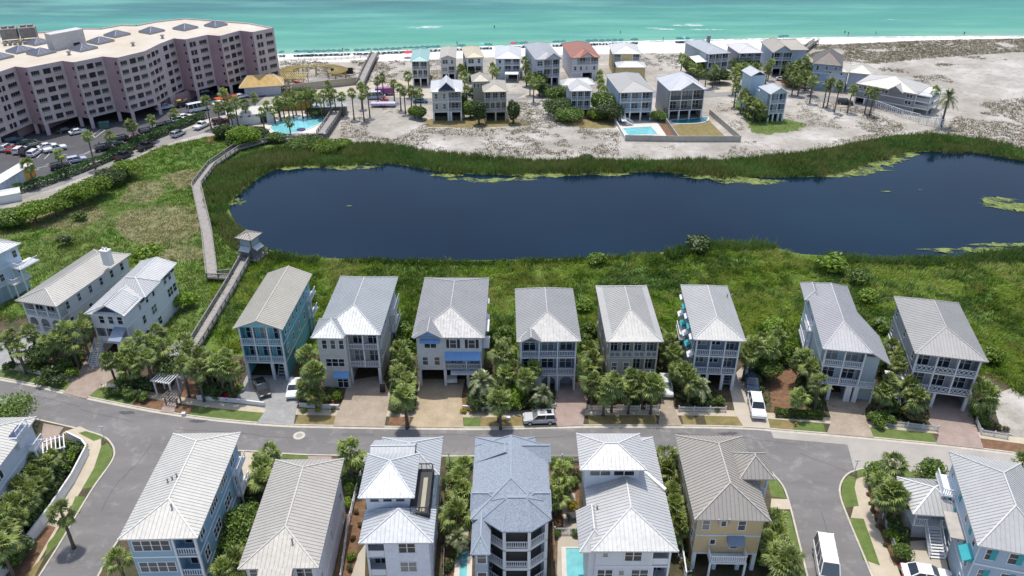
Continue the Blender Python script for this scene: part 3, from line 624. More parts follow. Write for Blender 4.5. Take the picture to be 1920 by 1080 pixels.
# blocks on the near side of the street
KLL_PX = [(-220,715),(-80,748),(0,765),(60,783),(110,795),(157,806),(190,816),(206,826),(216,844),(211,866),(176,916),(138,979),(116,1017),(70,1090)]
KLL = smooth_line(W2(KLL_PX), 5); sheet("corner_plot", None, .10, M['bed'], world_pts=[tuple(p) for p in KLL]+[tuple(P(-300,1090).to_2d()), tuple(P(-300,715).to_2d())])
strip("kerb", KLL, -.22, 0, .13, M['kerb'], .03)
KLM_PX = [(165,1110),(183,1080),(220,1014),(290,928),(345,872),(385,850),(452,845),(530,850),(578,852.5),(700,854.5),(833,855),(1023,855),(1225,857),(1395,862),(1436,874),(1452,891),(1470,913),(1482,947),(1498,1010),(1520,1100)]
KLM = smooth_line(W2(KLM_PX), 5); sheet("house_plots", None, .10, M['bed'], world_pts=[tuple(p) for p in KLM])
strip("kerb", KLM, -.22, 0, .13, M['kerb'], .03)
KLR_PX = [(1645,1110),(1620,1049),(1589,974),(1575,936),(1573,913),(1583,893),(1602,882),(1631,878),(1719,884),(1790,893),(1960,928),(2150,970)]
KLR = smooth_line(W2(KLR_PX), 5); sheet("gazebo_plot", None, .10, M['bed'], world_pts=[tuple(p) for p in KLR]+[tuple(P(2300,1110).to_2d())])
strip("kerb", KLR, -.22, 0, .13, M['kerb'], .03)
def flat(name, px, z, mm): return sheet(name, px, z, M.get(mm) or PAV[mm])
# left corner: pavement, verge
for q, mm, z in [([(118,812),(150,800),(190,820),(190,850),(172,892),(150,925),(120,975),(70,1060),(46,1092),(0,1092),(60,1010),(105,940),(140,890),(165,850),(150,828)],'walk',.112), ([(147,813),(166,808),(196,822),(176,828)],'lawn',.118),([(190,838),(200,830),(213,845),(208,864),(176,915),(154,918),(176,880)],'lawn',.118),([(142,932),(160,932),(150,962),(128,968)],'lawn',.118),([(120,985),(136,980),(112,1018),(84,1046),(90,1020)],'lawn',.118),([(82,795),(120,802),(100,830),(72,850)],'brown',.12),([(66,1060),(84,1046),(60,1092),(40,1092)],'lawn_dry',.118), ([(0,1092),(46,1092),(105,990),(90,985)],'mulch',.121)]: flat("corner_ground", q, z, mm)
for q, mm, z in [([(452,848),(530,853),(530,862),(470,930),(452,900)],'walk',.112), ([(530,853),(578,856),(578,862),(525,861)],'lawn',.118),([(578,856),(622,857),(622,862),(578,862)],'pink',.12),([(640,857),(700,858),(700,872),(640,868)],'lawn',.118),([(836,857),(886,858),(884,870),(836,870)],'lawn',.118),([(1022,857),(1075,857),(1078,867),(1022,867)],'lawn',.118),
    ([(655,950),(688,935),(672,1020),(660,1092),(625,1092),(640,1020)],'mulch',.113),([(672,1040),(686,1020),(684,1092),(655,1092)],'conc',.115),([(1028,875),(1086,875),(1086,1092),(1034,1092)],'mulch',.113),([(1052,930),(1078,924),(1084,1010),(1120,1060),(1120,1092),(1044,1092),(1046,1005),(1058,1000)],'conc',.118),([(836,880),(878,880),(872,1092),(836,1092)],'mulch',.113),([(856,985),(880,975),(872,1092),(850,1092)],'conc',.116),
    ([(1438,900),(1452,896),(1466,913),(1474,936),(1446,932)],'lawn',.118),([(1446,936),(1476,937),(1482,956),(1444,956)],'walk',.112),([(1444,960),(1480,960),(1496,1020),(1512,1092),(1478,1092),(1462,1020)],'lawn',.118)]: flat("plot_ground", q, z, mm)
for q, mm, z in [([(1606,898),(1630,892),(1634,905),(1626,918),(1634,945),(1652,985),(1672,1035),(1692,1092),(1640,1092),(1624,1045),(1594,975),(1602,945),(1600,915)],'walk',.112), ([(1580,905),(1590,893),(1606,896),(1602,915),(1610,950),(1584,953),(1577,925)],'lawn',.118),([(1594,972),(1619,974),(1650,1062),(1618,1050)],'lawn',.118),([(1606,882),(1634,880),(1634,892),(1608,896)],'lawn',.118),([(1634,880),(1720,886),(1720,896),(1634,892)],'lawn',.118),([(1626,916),(1634,906),(1640,940),(1675,1030),(1700,1035),(1708,1058),(1676,1062),(1640,975)],'mulch',.115),([(1706,1016),(1766,1012),(1782,1092),(1716,1092),(1708,1060)],'conc',.117),([(1640,915),(1700,940),(1706,1020),(1680,1030)],'lawn',.114)]: flat("plot_ground", q, z, mm)
# far side: car park, lanes, streets, lots
sheet("car_park", [(-260,300),(-260,240),(60,200),(440,140),(540,150),(500,178),(470,205),(385,224),(250,280),(150,318),(70,345),(-20,362),(-260,420)], .03, M['asphalt_dark'])
LANE = smooth_line(W2([(-200,432),(-60,398),(30,366),(110,338),(200,304),(290,268),(370,245),(440,222),(500,203),(560,194),(640,184),(700,187),(800,190),(870,187),(960,182),(1040,178),(1150,176),(1300,178),(1400,172),(1480,178),(1560,186),(1620,196)]), 5)
strip("lane", LANE, -3.3, 3.3, .036, M['lane'])
for q, mm, z in [([(560,178),(720,150),(800,150),(880,178),(860,186),(700,184),(640,182)],'conc',.03),([(1000,170),(1036,160),(1040,178),(970,184)],'conc',.042),([(1340,150),(1366,146),(1400,170),(1340,174)],'conc',.042),([(440,214),(520,200),(520,240),(440,236)],'conc',.032)]: flat("far_pavement", q, z, mm)
for q, mm, z in [([(1372,188),(1400,182),(1440,215),(1510,232),(1500,246),(1420,252),(1395,225)],'lawn',.03),([(1258,238),(1325,222),(1366,262),(1272,263)],'lawn_dry',.04),([(800,222),(960,222),(980,236),(800,238)],'lawn_dry',.03),([(1230,232),(1258,232),(1272,262),(1250,262)],'mulch',.042),([(1040,222),(1150,218),(1150,240),(1060,236)],'lawn_dry',.03),([(398,254),(470,230),(440,262),(380,268)],'mulch',.034)]: 
    wp = [Vector(p) for p in smooth_line(W2(q+q[:1]), 9)][:-1]; rr = random.Random(len(q)); cc = sum(wp, Vector((0,0)))/len(wp); k = 1.0 if z == .04 else .16
    sheet("far_lawn", None, z, M[mm], world_pts=[tuple(cc+(p-cc)*(1+rr.uniform(-k,k*.3)*(.0 if z == .04 else 1))) for p in wp] if z != .04 else W2(q))
# ------------------------------------------------------------ houses along the street
GU = "raised beach houses on the far side of the street"; GL = "raised beach houses on the near side of the street"; GF = "beach houses across the pond"
P3 = [('P',1),('P',1),('P',1)]
def sw(n, w=1.0, h=1.4, a=.12, b=.9, k=0): return [(a+(b-a)*i/max(1,n-1), w, h, k) for i in range(n)]
ze0 = ze_from((46,457),(46,536),.6)
h = House("pale blue house cut by the photo's edge, with decks stacked on its pond end", (-165,491), (-60,505), (46,457), ze=ze0, wall=(.5,.62,.72), roofc=(.68,.68,.68), group=GU)
h.facade([(3,[('G',1),('G',1)]),(3,P3),(3,P3)]).roof(); h.sidewin('R', [[], sw(3), sw(3)])
h.deck(h.w/2, h.w/2+2.6, h.d*.72, h.d+1.5, h.ze*.62, True, sides='FR'); h.deck(h.w/2, h.w/2+2.0, h.d*.55, h.d*.95, h.ze*.35, True, sides='FR')
h = House("long grey house with a chimney and arched lower openings", (23,567), (105.5,575), (252.6,477), base=('l',648), wall=(.68,.68,.66), roofc=(.58,.56,.51), group=GU)
h.facade([(3,[('A',1),('A',1),('A',1)]),(3.1,[('A',1),('A',1),('A',1)]),(2.9,[('P',1),('P',1),('P',1)])]).roof(apex=(84,540), bapex=(185,474)); h.sidewin('R', [[], sw(4,.9), sw(6,.9)])
cx, cy = h.loc(201,484,h.ze+2.2); c = MB(); c.box(-.7,.7,-.5,.5,0,2.6); c.box(-.8,.8,-.6,.6,2.6,2.8); c.tube([(-.3,0,2.8),(-.3,0,3.2)],[.18,.15],7); c.tube([(.3,0,2.8),(.3,0,3.2)],[.18,.15],7); c.build("chimney", h.wallm, h.root, loc=(cx, cy, h.ze+1.0))
h = House("white cross-gabled house with navy shutters beside the boardwalk", (155.6,590), (233,593), (335,494), base=('l',668), wall=(.74,.74,.76), roofc=(.74,.74,.73), group=GU)
h.facade([(3,[('O',1.4),('O',1)]),(3.1,[('p',1),('p',1),('p',1)]),(2.9,[('B',.6),('w',1),('w',1),('w',1)])], style='s').roof(apex=(190,568), bapex=(290,482))
h.sub(h.w*.1-2.4, h.w*.1+2.4, -.6, 4.5, h.ze+.25, 1.5, 0, 0, gable=M['navy'], name="dormer_roof"); y1 = h.d*.48
h.sub(-h.w*.1, h.w/2+1.0, y1-2.6, y1+2.6, h.ze+.05, 2.0, 2.6, 0, 'x')
h.sidewin('R', [[(.3,1.2,1.5,0),(.55,1.2,1.5,0),(.9,1.2,1.5,0)], [(.3,1,1.5,0),(.5,1.6,1.5,1),(.85,1.8,1.6,1),(.95,1.2,1.6,0)], [(.28,.8,1,0),(.42,.8,1.3,0),(.55,.8,1,0),(.8,.9,1.3,0),(.9,.9,1.3,0)]])
for fr in (.3,.42,.8,.92): h.awning(h.d*fr, h.fz[2][0]+2.3, 1.2, M['navy'], .6, side='R')
st = MB(); stairs(st, (-h.w*.45,-3.2,.1), (-h.w*.45,-.2,h.fz[1][0]), 1.2, 12); h.lb("staircase", st, M['trim']); a = MB(); a.poly([(h.w*.12,-2.4,h.fz[1][1]-.9),(h.w*.5,-2.4,h.fz[1][1]-.9),(h.w*.5,0,h.fz[1][1]+.2),(h.w*.12,0,h.fz[1][1]+.2)]); h.lb("porch_roof", a, roofmetal((.27,.34,.43)))
h = House("mint green house with a front gable and two white porches", (434,618.5), (529.7,618.5), (589.9,513.7), base=('l',714), wall=(.2,.53,.6), roofc=(.56,.53,.45), group=GU)
h.facade([(3.2,[('O',1.9),('S',1)]),(3,P3),(3,P3)]).roof(rise=1.45, af=0, ab=0, gablem=paint((.3,.55,.62),.6)); h.sidewin('R', [[(.3,1,1.2,0)], sw(5,.9), sw(7,.8)])
h.deck(h.w/2, h.w/2+.8, h.d*.82, h.d+.6, h.fz[2][0], True, sides='FR'); h.deck(h.w/2, h.w/2+.8, h.d*.82, h.d+.6, h.fz[1][0], True, sides='FR')
h = House("grey stucco house with a blue door awning and a projecting hipped wing", (590,628), (713.3,628), (749.5,519.4), base=('r',721), wall=(.56,.54,.51), roofc=(.50,.53,.54), rt=(.5,.24), sid=False, group=GU)
x0, _ = h.loc(596.8,727,0); x1, _ = h.loc(652,637.4,h.ze); wg = h.W*.46
h.facade([(3.1,[('D',.46),('O',.54)]),(3.1,[('T',.46),('P',.27),('P',.27)]),(3.1,[('3',.46),('P',.27),('P',.27)])], bands=False).roof(rise=1.8, apex=(658,571), ab=3.4)
h.tower(-h.w/2-.3, -h.w/2+h.w*.46, -1.0, -.03, 0, h.ze-.1, name="wing_wall"); xw = -h.w/2+h.w*.23
for q in (-1.25,0,1.25): h.win(xw+q, h.fz[2][0]+.9, .85, 1.6, -1.0)
h.win(xw, h.fz[1][0]+.9, 2.9, 1.4, -1.0, kind=2); h.win(xw+.8, .15, 1.7, 2.1, -1.0, kind=1); h.awning(xw+.8, 2.5, 2.3, M['skyblue'], .9, y=-1.0)
h.sub(-h.W/2-.4, -h.W/2+wg, -1.7, 3.5, h.ze+.02, 1.25, 3.2, 1.8); h.sidewin('R', [[], sw(3), sw(4)])
h.deck(h.w/2, h.w/2+.8, h.d*.62, h.d*.95, h.fz[2][0], True, sides='FR'); h.deck(h.w/2, h.w/2+.8, h.d*.62, h.d*.95, h.fz[1][0], True, sides='FR')
h = House("pale house with black shutters and a long blue awning over its porch", (771.5,634), (909,633.6), (919,521), base=('l',725), wall=(.6,.6,.59), roofc=(.44,.44,.44), sid=False, group=GU)
h.facade([(3.1,[('G',.42),('O',.36),('G',.22)]),(3.1,[('2',.42),('P',.34),('P',.24)]),(3.1,[('W',.42),('H',.29),('H',.29)])], bands=False).roof(rise=1.95, apex=(844,574.5), bapex=(851.8,527))
h.sub(-h.W/2+.3, -h.W/2+h.W*.42, -h.ov-.3, 3, h.ze+.05, 1.2, 0, 0, gable=M['skyblue'])
h.awning(-h.w/2+h.w*.21, h.fz[2][0]+2.3, 2.9, M['skyblue'], .7); h.awning(h.w/2-h.w*.29, h.fz[2][0]-.5, h.w*.56, M['skyblue'], 1.1)
s2 = MB(); s2.box(h.w*.02, h.w*.42, -1.1, -.05, h.fz[1][0]-.15, h.fz[1][0]-.08)
for k in range(12): xx = h.w*.02+h.w*.4*k/11; s2.box(xx-.04, xx+.04, -1.15, 0, h.fz[1][0]-.08, h.fz[1][0]+.04)
h.lb("trellis", s2, M['trim']); h.sidewin('R', [[], [(.35,1.6,1.5,1),(.7,1.4,1.4,1)], [(.35,1.6,1.5,1),(.7,1.4,1.4,1)]])
for zz in (1, 2): h.deck(h.w/2, h.w/2+1.0, h.d*.25, h.d*.45, h.fz[zz][0]+1.2, False, sides=''); h.awning(h.d*.7, h.fz[zz][0]+2.0, 1.6, M['trim'], .8, side='R')
h = House("slate blue house over two cream stucco arches at street level", (968.6,640.6), (1090,640), (1074,541.4), base=('r',733), wall=(.30,.36,.43), roofc=(.46,.46,.45), group=GU)
h.facade([(3,[('B',.36),('A',.32),('A',.32)]),(3.1,P3),(3.1,P3)]).roof(rise=1.7, apex=(1026.9,583.9), ab=2.5); h.sidewin('L', [[], sw(2), sw(2)])
gf = MB(); gf.box(-h.w/2-.05,-h.w/2+h.w*.36,-.12,-.03,0,h.fz[0][1]-.2); h.lb("stucco_panel", gf, paint((.55,.52,.45),.8))
for sx in (-.16,.16): cc = MB(); cc.box(h.w*(.02+(sx+.16)*2.0)-.2, h.w*(.02+(sx+.16)*2.0)+.2, -.14, -.05, 0, h.fz[0][1]-.2); h.lb("stucco_pier", cc, paint((.55,.52,.45),.8))
h.sub(-h.W/2+.6, -h.W/2+3.6, -h.ov-.25, 1.6, h.ze+.1, .8, 0, 0, gable=M['wood'], name="dormer_roof")
h = House("taupe house with a bell-cast grey roof behind a row of palms", (1137,641), (1244.8,640.6), (1212.6,535), base=('r',735), wall=(.42,.39,.32), roofc=(.54,.53,.5), trim=paint((.48,.45,.38),.6), group=GU)
h.facade([(3,[('G',1),('G',1),('G',1)]),(3.1,[('w',1),('w',1),('P',1),('P',1)]),(3.1,[('P',1),('P',1),('P',1),('P',1)])], style='g')
h.rise = .45; iw = .95; zz = h.ze; X = h.W/2; Y0 = -h.ov; Y1 = h.D-h.ov
fs = [[(-X,Y0,zz),(X,Y0,zz),(X-iw,Y0+iw,zz+.3),(-X+iw,Y0+iw,zz+.3)],[(X,Y0,zz),(X,Y1,zz),(X-iw,Y1-iw,zz+.3),(X-iw,Y0+iw,zz+.3)],[(-X,Y1,zz),(-X,Y0,zz),(-X+iw,Y0+iw,zz+.3),(-X+iw,Y1-iw,zz+.3)],[(X,Y1,zz),(-X,Y1,zz),(-X+iw,Y1-iw,zz+.3),(X-iw,Y1-iw,zz+.3)]]
h.roofpart(fs, 0); yap = h.loc(1187.5,580.8,zz+1.7)[1]; h.roofpart(hip_faces(-X+iw,X-iw,Y0+iw,Y1-iw,zz+.3,1.5,yap-(Y0+iw),2.4), .5); h.sidewin('L', [[], sw(4), sw(4)])
h = House("blue-grey house with teal and white striped awnings down one side", (1300.8,637.4), (1399.4,640), (1365.4,537.3), base=('r',733), wall=(.27,.34,.42), roofc=(.58,.58,.56), group=GU)
h.facade([(3.0,[('G',1),('G',1),('S',.8)]),(3.1,[('p',1),('p',1),('P',1)]),(3.1,[('p',1),('p',1),('P',1)])]).roof(rise=1.5, apex=(1346.5,594), ab=2.5); h.sidewin('L', [[], sw(5), sw(5)])
for f in (1, 2):
    for k in range(5): h.awning(h.d*(.12+.195*k), h.fz[f][0]+2.1, 1.5, M['teal'] if k % 2 else M['trim'], .8, side='L')
h.deck(-h.w/2-.9, -h.w/2, h.d*.6, h.d*.9, h.fz[1][0], True, sides='FL'); h.vent(1364,552,2)
h = House("pale blue house with a flared roof edge above three white garage openings", (1543.6,655.9), (1636.8,663), (1605,539), base=('l',749), sq=.35, wall=(.5,.57,.61), roofc=(.52,.52,.53), group=GU)
h.facade([(3.0,[('G',1),('G',1.3),('B',.25),('G',.5)]),(3.1,[('P',1),('P',1)]),(3.1,[('P',1),('P',1)])]).roof(rise=1.8, apex=(1597,603.8), ab=2.6)
X = h.W/2; zz = h.ze; h.roofpart([[(X-.05,-h.ov,zz+.02),(X+2.6,-h.ov-.4,zz-1.3),(X+2.6,h.d*.35,zz-1.3),(X-.05,h.d*.6,zz+.02)]], .45)
h.tower(h.w/2+.02, h.w/2+2.3, 1.0, h.d*.5, 0, zz-1.6, name="side_wing_wall"); h.deck(h.w/2+.02, h.w/2+2.3, -.1, 1.0, h.fz[1][0], True, sides='FR')
h.sidewin('L', [sw(2), [(.15,.5,.5,0),(.3,.5,.5,0),(.7,1.5,1.6,1)], [(.15,.5,.5,0),(.3,.5,.5,0),(.62,1.6,1.6,1),(.85,1.6,1.6,1)]])
h.deck(-h.w/2-.9, -h.w/2, h.d*.5, h.d*.8, h.fz[2][0], True, 'g', sides='FL'); h.deck(-h.w/2-.9, -h.w/2, h.d*.5, h.d*.8, h.fz[1][0], True, 'g', sides='FL')
h.sub(-h.W/2-.7, -h.W/2+2.4, h.d*.72, h.D-h.ov, h.ze+.03, 1.0, 1.4, 1.4)
h = House("dark grey house with criss-cross porch railings beside the sandy lot", (1716,663), (1854,678.7), (1798.6,568.6), base=('l',757), wall=(.34,.35,.37), roofc=(.47,.46,.44), group=GU)
h.facade([(2.6,[('O',1),('O',1.2)]),(3.0,[('X',1),('X',1),('X',1)]),(3.0,[('X',1),('X',1),('X',1)])], bands=True).roof(rise=1.8, apex=(1779,613.7), bapex=(1760,564)); h.sidewin('L', [[], sw(3), sw(3)])
h.deck(-h.w/2-1.2, -h.w/2, h.d*.55, h.d*.75, h.fz[1][0]+1.2, True, 'g', sides='FL', mt=M['wood_deck'])
for k in range(3): c = MB(); c.box(-.05,.05,-.35,.35,0,1.7); c.build("storm_panel", paint((.5,.16,.05),.6), h.root, loc=(-h.w/2-.1, h.d*(.3+.12*k), h.fz[1][0]+.9))
st = MB(); stairs(st, (-h.w/2-1.6,-2.6,.1), (-h.w/2-1.6,2.2,h.fz[1][0]), 1.3, 12); st.box(-h.w/2-2.4,-h.w/2,2.2,4.2,h.fz[1][0]-.2,h.fz[1][0]); h.lb("staircase", st, M['trim'])

# ------------------------------------------------------------ houses on the near side
h = House("white house with a notched roof balcony on the street corner", (-230,985), (-81,981), (85,781), ze=9.2, sq=0, wall=(.58,.62,.7), roofc=(.66,.65,.6), group=GL, ov=.6)
h.facade([(3,[('B',1)]),(3,[('W',1)]),(3,[('W',1)])]).roof(); h.sidewin('R', [sw(2), sw(3,1.6,1.4,.2,.7,1), sw(2,1.4,1.2,.2,.5,1)])
x, y = h.loc(25,806,h.ze+.6); h.tower(x-1.2, h.W/2-.1, y-1.4, y+1.4, h.ze-1.4, h.ze+.4, h.wallm, "balcony_wall"); m = MB(); m.box(x-.9, h.W/2-.3, y-1.2, y+1.2, h.ze+.4, h.ze+.45); h.lb("balcony_floor", m, M['navy'])
h.rail(y-1.4, y+1.4, h.W/2-.1, h.ze+.4, 'g', 'S')
h.deck(h.w/2, h.w/2+.9, h.d*.86, h.d, h.fz[2][0], True, 'g', sides='FR')
h = House("light blue corner house with a cream hipped roof", (220.4,1012), (370,1009), (451.8,810.8), ze=9.8, wall=(.27,.44,.56), roofc=(.72,.70,.64), group=GL, ribc=(.5,.48,.44))
h.facade([(3.2,[('V',1.9),('G',1)]),(3.2,[('V',1.9),('P',1)]),(3.2,[('V',1.9),('P',1)])]).roof(apex=(314.9,935), bapex=(365,826.6))
h.sidewin('R', [sw(3,1,1.4,.3,.85), [(.12,1.4,1.6,1),(.35,2.4,1.5,2),(.62,2.4,1.5,2),(.85,1.6,1.5,1)], [(.12,1.4,1.6,1),(.38,2.6,1.4,3),(.62,2.6,1.4,3),(.85,1.6,1.5,1)]]); h.vent(316,908,3); h.vent(324,958)
h.deck(h.w/2, h.w/2+.8, h.d*.78, h.d, h.fz[2][0], True, 'g', sides='FR'); h.deck(h.w/2, h.w/2+.8, h.d*.78, h.d, h.fz[1][0], True, 'g', sides='FR')
h = House("white house under a plain beige ribbed roof, no storeys in view in front", (445.8,1066), (597,1064.7), (644,860), ze=8.8, wall=(.66,.66,.68), roofc=(.57,.54,.48), group=GL, ribc=(.38,.36,.33))
h.facade([(3,[('W',1),('B',1.2),('W',1)]),(3,[('W',1),('B',1.2),('W',1)]),(2.8,[('W',1),('B',1.2),('W',1)])]).roof(apex=(534.7,987), bapex=(569,875.8)); h.sidewin('R', [sw(2), sw(3), sw(4,.8,1.1)])
sl = h.rise/(h.loc(534.7,987,h.ze+h.rise)[1]+h.ov); h.roofpart([[(-h.W*.24,-h.ov-2.6,h.ze+.02-2.6*sl),(h.W*.18,-h.ov-2.6,h.ze+.02-2.6*sl),(h.W*.18,-h.ov,h.ze+.02),(-h.W*.24,-h.ov,h.ze+.02)]]); h.tower(-h.W*.22, h.W*.16, -2.2, -.02, 0, h.ze-1.1, name="bay_wall"); h.vent(549,1020)
h = House("modern white house with stacked pyramid roofs and a black roof deck", (672,1019), (812.5,1017.5), (831.4,823), ze=8.8, wall=(.68,.7,.76), roofc=(.63,.65,.66), rt=(.5,.22), sid=False, group=GL)
h.facade([(3,[('G',.3),('W',.7)]),(3,[('P',.3),('W',.7)]),(3,[('P',.3),('W',.7)])], style='s', bands=False)
dp = h.loc(735,965,h.ze+1)[1]; h.sub(-h.W/2, h.W/2, -h.ov, dp+1.6, h.ze, 1.5, 4.4, 2.2)
yb0 = dp+1.4; tx0, _ = h.loc(682,933,h.ze+3); tx1, _ = h.loc(764,933,h.ze+3); tz = h.ze+2.7; ty = h.loc(725,933.6,tz)[1]
h.tower(tx0, tx1, ty+.6, ty+6.4, h.ze-.5, tz, h.wallm); h.sub(tx0-.7, tx1+.7, ty, ty+7.0, tz, 1.5, 4.2, 2.8)
for k in range(3): h.win(tx0+(tx1-tx0)*(.2+.3*k), tz-1.1, 1.1, .75, ty+.6)
h.sub(-h.W/2+.4, h.W/2, ty+6, h.D-h.ov, h.ze+.3, 2.0, 3.6, 3.6); h.sub(-h.W/2-.2, tx1, ty+5.5, ty+11, h.ze+1.3, 1.5, 0, 0, 'x')
h.tower(tx1+.02, h.w/2, ty-.6, ty+6.4, h.ze-1, h.ze+.8, M['dark'], "deck_wall"); m = MB(); m.box(tx1+1.2, h.w/2-.6, ty-.2, ty+5, h.ze+.8, h.ze+.86); h.lb("roof_deck", m, paint((.36,.33,.24),.8))
for yy in (ty-.5, ty+6.3): h.rail(tx1+.1, h.w/2-.1, yy, h.ze+.8, 'g', mt=M['black'])
h.rail(ty-.5, ty+6.3, h.w/2-.1, h.ze+.8, 'g', 'S', mt=M['black']); h.sidewin('R', [sw(3), sw(3), sw(3)])
h = House("blue-grey shingle-roofed house with an octagonal screened porch tower", (882,974), (1034,974), (1018,836), ze=9.0, sq=0, wall=(.33,.40,.49), roof=shingle((.25,.285,.33)), roofc=(.3,.35,.42), group=GL)
h.facade([(3,[('w',1),('B',2)]),(3,[('W',1),('B',2)]),(3,[('W',1),('B',2)])]); h.roof(rise=1.7, af=4.6, ab=.05, sp=0)
yb_ = h.loc(940,819,h.ze)[1]; h.sub(-h.W/2, h.W*.34, h.D-h.ov-3, yb_, h.ze-.05, 1.7, .05, 3.2, sp=0); h.tower(-h.w/2, h.w*.3, h.d+.02, yb_-.6, 0, h.ze-.1, name="rear_wall")
h.sub(-h.W*.05, h.W*.53, h.d*.78, h.d+.9, h.ze+.03, 1.2, .05, .6, 'x', sp=0); h.sub(h.W*.02, h.W/2+.02, h.d*.05, h.d*.36, h.ze+.04, 1.1, .05, 2.4, 'x', sp=0); h.sub(-h.W/2-.02, -h.W*.02, h.d*.05, h.d*.36, h.ze+.04, 1.1, 2.4, .05, 'x', sp=0)
zt = h.ze+.12; ox, oyf = h.loc(969,997,zt); R = 4.1; SQ = .8; cy = oyf+R*math.cos(math.radians(22.5))*SQ; K = .86
oct_ = [(ox+R*math.cos(math.radians(a)), cy+R*math.sin(math.radians(a))*SQ) for a in range(-157, 180, 45)]; oct_ = [(ox+R*math.cos(math.radians(-157.5+45*k)), cy+R*math.sin(math.radians(-157.5+45*k))*SQ) for k in range(8)]
ra, rb = (ox-1.05, cy+.2, zt+1.75), (ox+1.05, cy+.2, zt+1.75); fs = []
for k in range(8):
    a, b = oct_[k], oct_[(k+1) % 8]; pa = ra if a[0] < ox else rb; pb = ra if b[0] < ox else rb
    fs.append([(a[0],a[1],zt),(b[0],b[1],zt),pb,pa] if pa != pb else [(a[0],a[1],zt),(b[0],b[1],zt),pa])
h.roofpart(fs, 0, "porch_roof"); shr = lambda q, K: (ox+(q[0]-ox)*K, cy+(q[1]-cy)*K); oc2 = [shr(q, .86) for q in oct_]; rr = zt/3
for f in range(3):
    z0 = f*rr; m = MB(); m.poly([(x,y,z0+.02) for x, y in oc2]); m.poly([(x,y,z0+rr-.35) for x, y in oc2][::-1]); co = MB()
    for k in range(8):
        a, b = oc2[k], oc2[(k+1) % 8]; m.poly([(a[0],a[1],z0+rr-.45),(b[0],b[1],z0+rr-.45),(b[0],b[1],z0+rr-.03),(a[0],a[1],z0+rr-.03)])
        a, b = shr(oct_[k], .72), shr(oct_[(k+1) % 8], .72); co.poly([(a[0],a[1],z0+.03),(b[0],b[1],z0+.03),(b[0],b[1],z0+rr-.4),(a[0],a[1],z0+rr-.4)])
    h.lb("porch_floor", m, M['trim']); h.lb("porch_screen", co, M['dark'])
    for k in range(8):
        a, b = oc2[k], oc2[(k+1) % 8]
        if (a[1]+b[1])/2 > cy+1: continue
        h.post(a[0], a[1], z0, z0+rr-.35, .34); L = math.hypot(b[0]-a[0], b[1]-a[1]); link("railing", rail_mesh(L-.3, 'b'), h.root, ((a[0]+b[0])/2,(a[1]+b[1])/2,z0+.05), math.atan2(b[1]-a[1], b[0]-a[0]))
x0, yb0 = h.loc(882,1040,h.ze-.6); x1, _ = h.loc(919,1040,h.ze-.6); h.tower(x0+.4, x1-.3, yb0+.6, -.02, 0, h.ze-.7, name="bay_wall"); h.sub(x0, x1, yb0, 2.5, h.ze-.6, .9, 1.7, 1.0, sp=0)
for f in (1, 2): h.win((x0+x1)/2+.1, h.fz[f][0]+.5, 1.1, 1.6, yb0+.6)
h.sidewin('R', [[], sw(3), sw(3)])
h = House("white house with a louvred lookout tower and a silver hipped roof", (1109,1035), (1272.8,1034), (1225.5,819.4), ze=8.6, wall=(.66,.68,.71), roofc=(.66,.66,.64), rt=(.5,.22), group=GL)
h.facade([(2.8,[('W',1.2),('W',1.4),('G',.8)]),(2.8,[('W',1),('s',.6),('W',1.2),('P',.8)]),(2.8,[('s',.8),('W',1.6),('P',.8)])], style='s').roof(rise=1.8, apex=(1182.5,951), ab=4.0)
tz = h.ze+3.4; ta = h.loc(1098,872,tz); tb = h.loc(1200,872,tz); h.tower(ta[0], tb[0], ta[1], ta[1]+4.6, h.ze-.5, tz, h.wallm)
h.sub(ta[0]-.7, tb[0]+.7, ta[1]-.8, ta[1]+5.4, tz, 1.2, 3.0, 3.0, 'x'); wd = tb[0]-ta[0]
for k in (.28,.72): h.win(ta[0]+wd*k, tz-1.5, wd*.4, 1.2, ta[1], kind=1)
h.sub(-h.W/2-1.2, -h.W/2+2.2, -.2, 5.5, h.ze-.6, 1.2, 2.0, .01); h.tower(-h.w/2-.7, -h.w/2, .3, 5, 0, h.ze-.65, name="bay_wall"); h.vent(1120,948); h.vent(1113,988)
m = MB(); m.bar((h.W*.2,h.d*.66,h.ze+1.0),(h.W/2,h.d*.48,h.ze+.25),.35,.3); h.lb("roof_flashing", m, M['white'])
h = House("sand yellow house with ribbed taupe roofs, a corner turret and a white balcony", (1302,974), (1446.4,977), (1392,818), ze=8.6, wall=(.58,.45,.25), roofc=(.50,.46,.40), group=GL, ribc=(.26,.24,.22), trim=paint((.55,.62,.66),.6))
h.facade([(2.9,[('G',1),('G',1),('G',.7)]),(2.9,[('B',.4),('s',.5),('B',.25),('w',.6),('B',.6)]),(2.9,[('w',.8),('s',.8),('w',.9),('B',.5)])])
h.roof(rise=2.6, apex=(1361.7,905), bapex=(1346,831)); h.sidewin('L', [[], sw(4), sw(4)])
z1 = h.fz[1][0]+.05; h.deck(-h.w*.28, h.w*.3, -1.5, 0, z1, True, 'b', 'FLR'); h.awning(h.w*.12, h.fz[1][0]+2.2, 1.9, paint((.17,.23,.31), .6), .9)
tz = h.ze+1.5; ta = h.loc(1386.7,898,tz); tb = h.loc(1452,895,tz); xm = (ta[0]+tb[0])/2; hw = (tb[0]-ta[0])/2; h.sub(xm-hw, xm+hw, ta[1], ta[1]+2.2*hw, tz, 1.7, hw, hw); h.tower(xm-hw+.8, xm+hw-.8, ta[1]+1.9, ta[1]+2.2*hw-.7, 0, tz-1.6, paint((.58,.45,.25),.7)); 
h.deck(xm-hw+.5, xm+hw-.5, ta[1]+.5, ta[1]+1.9, tz-2.9, True, 'b', 'FLR')
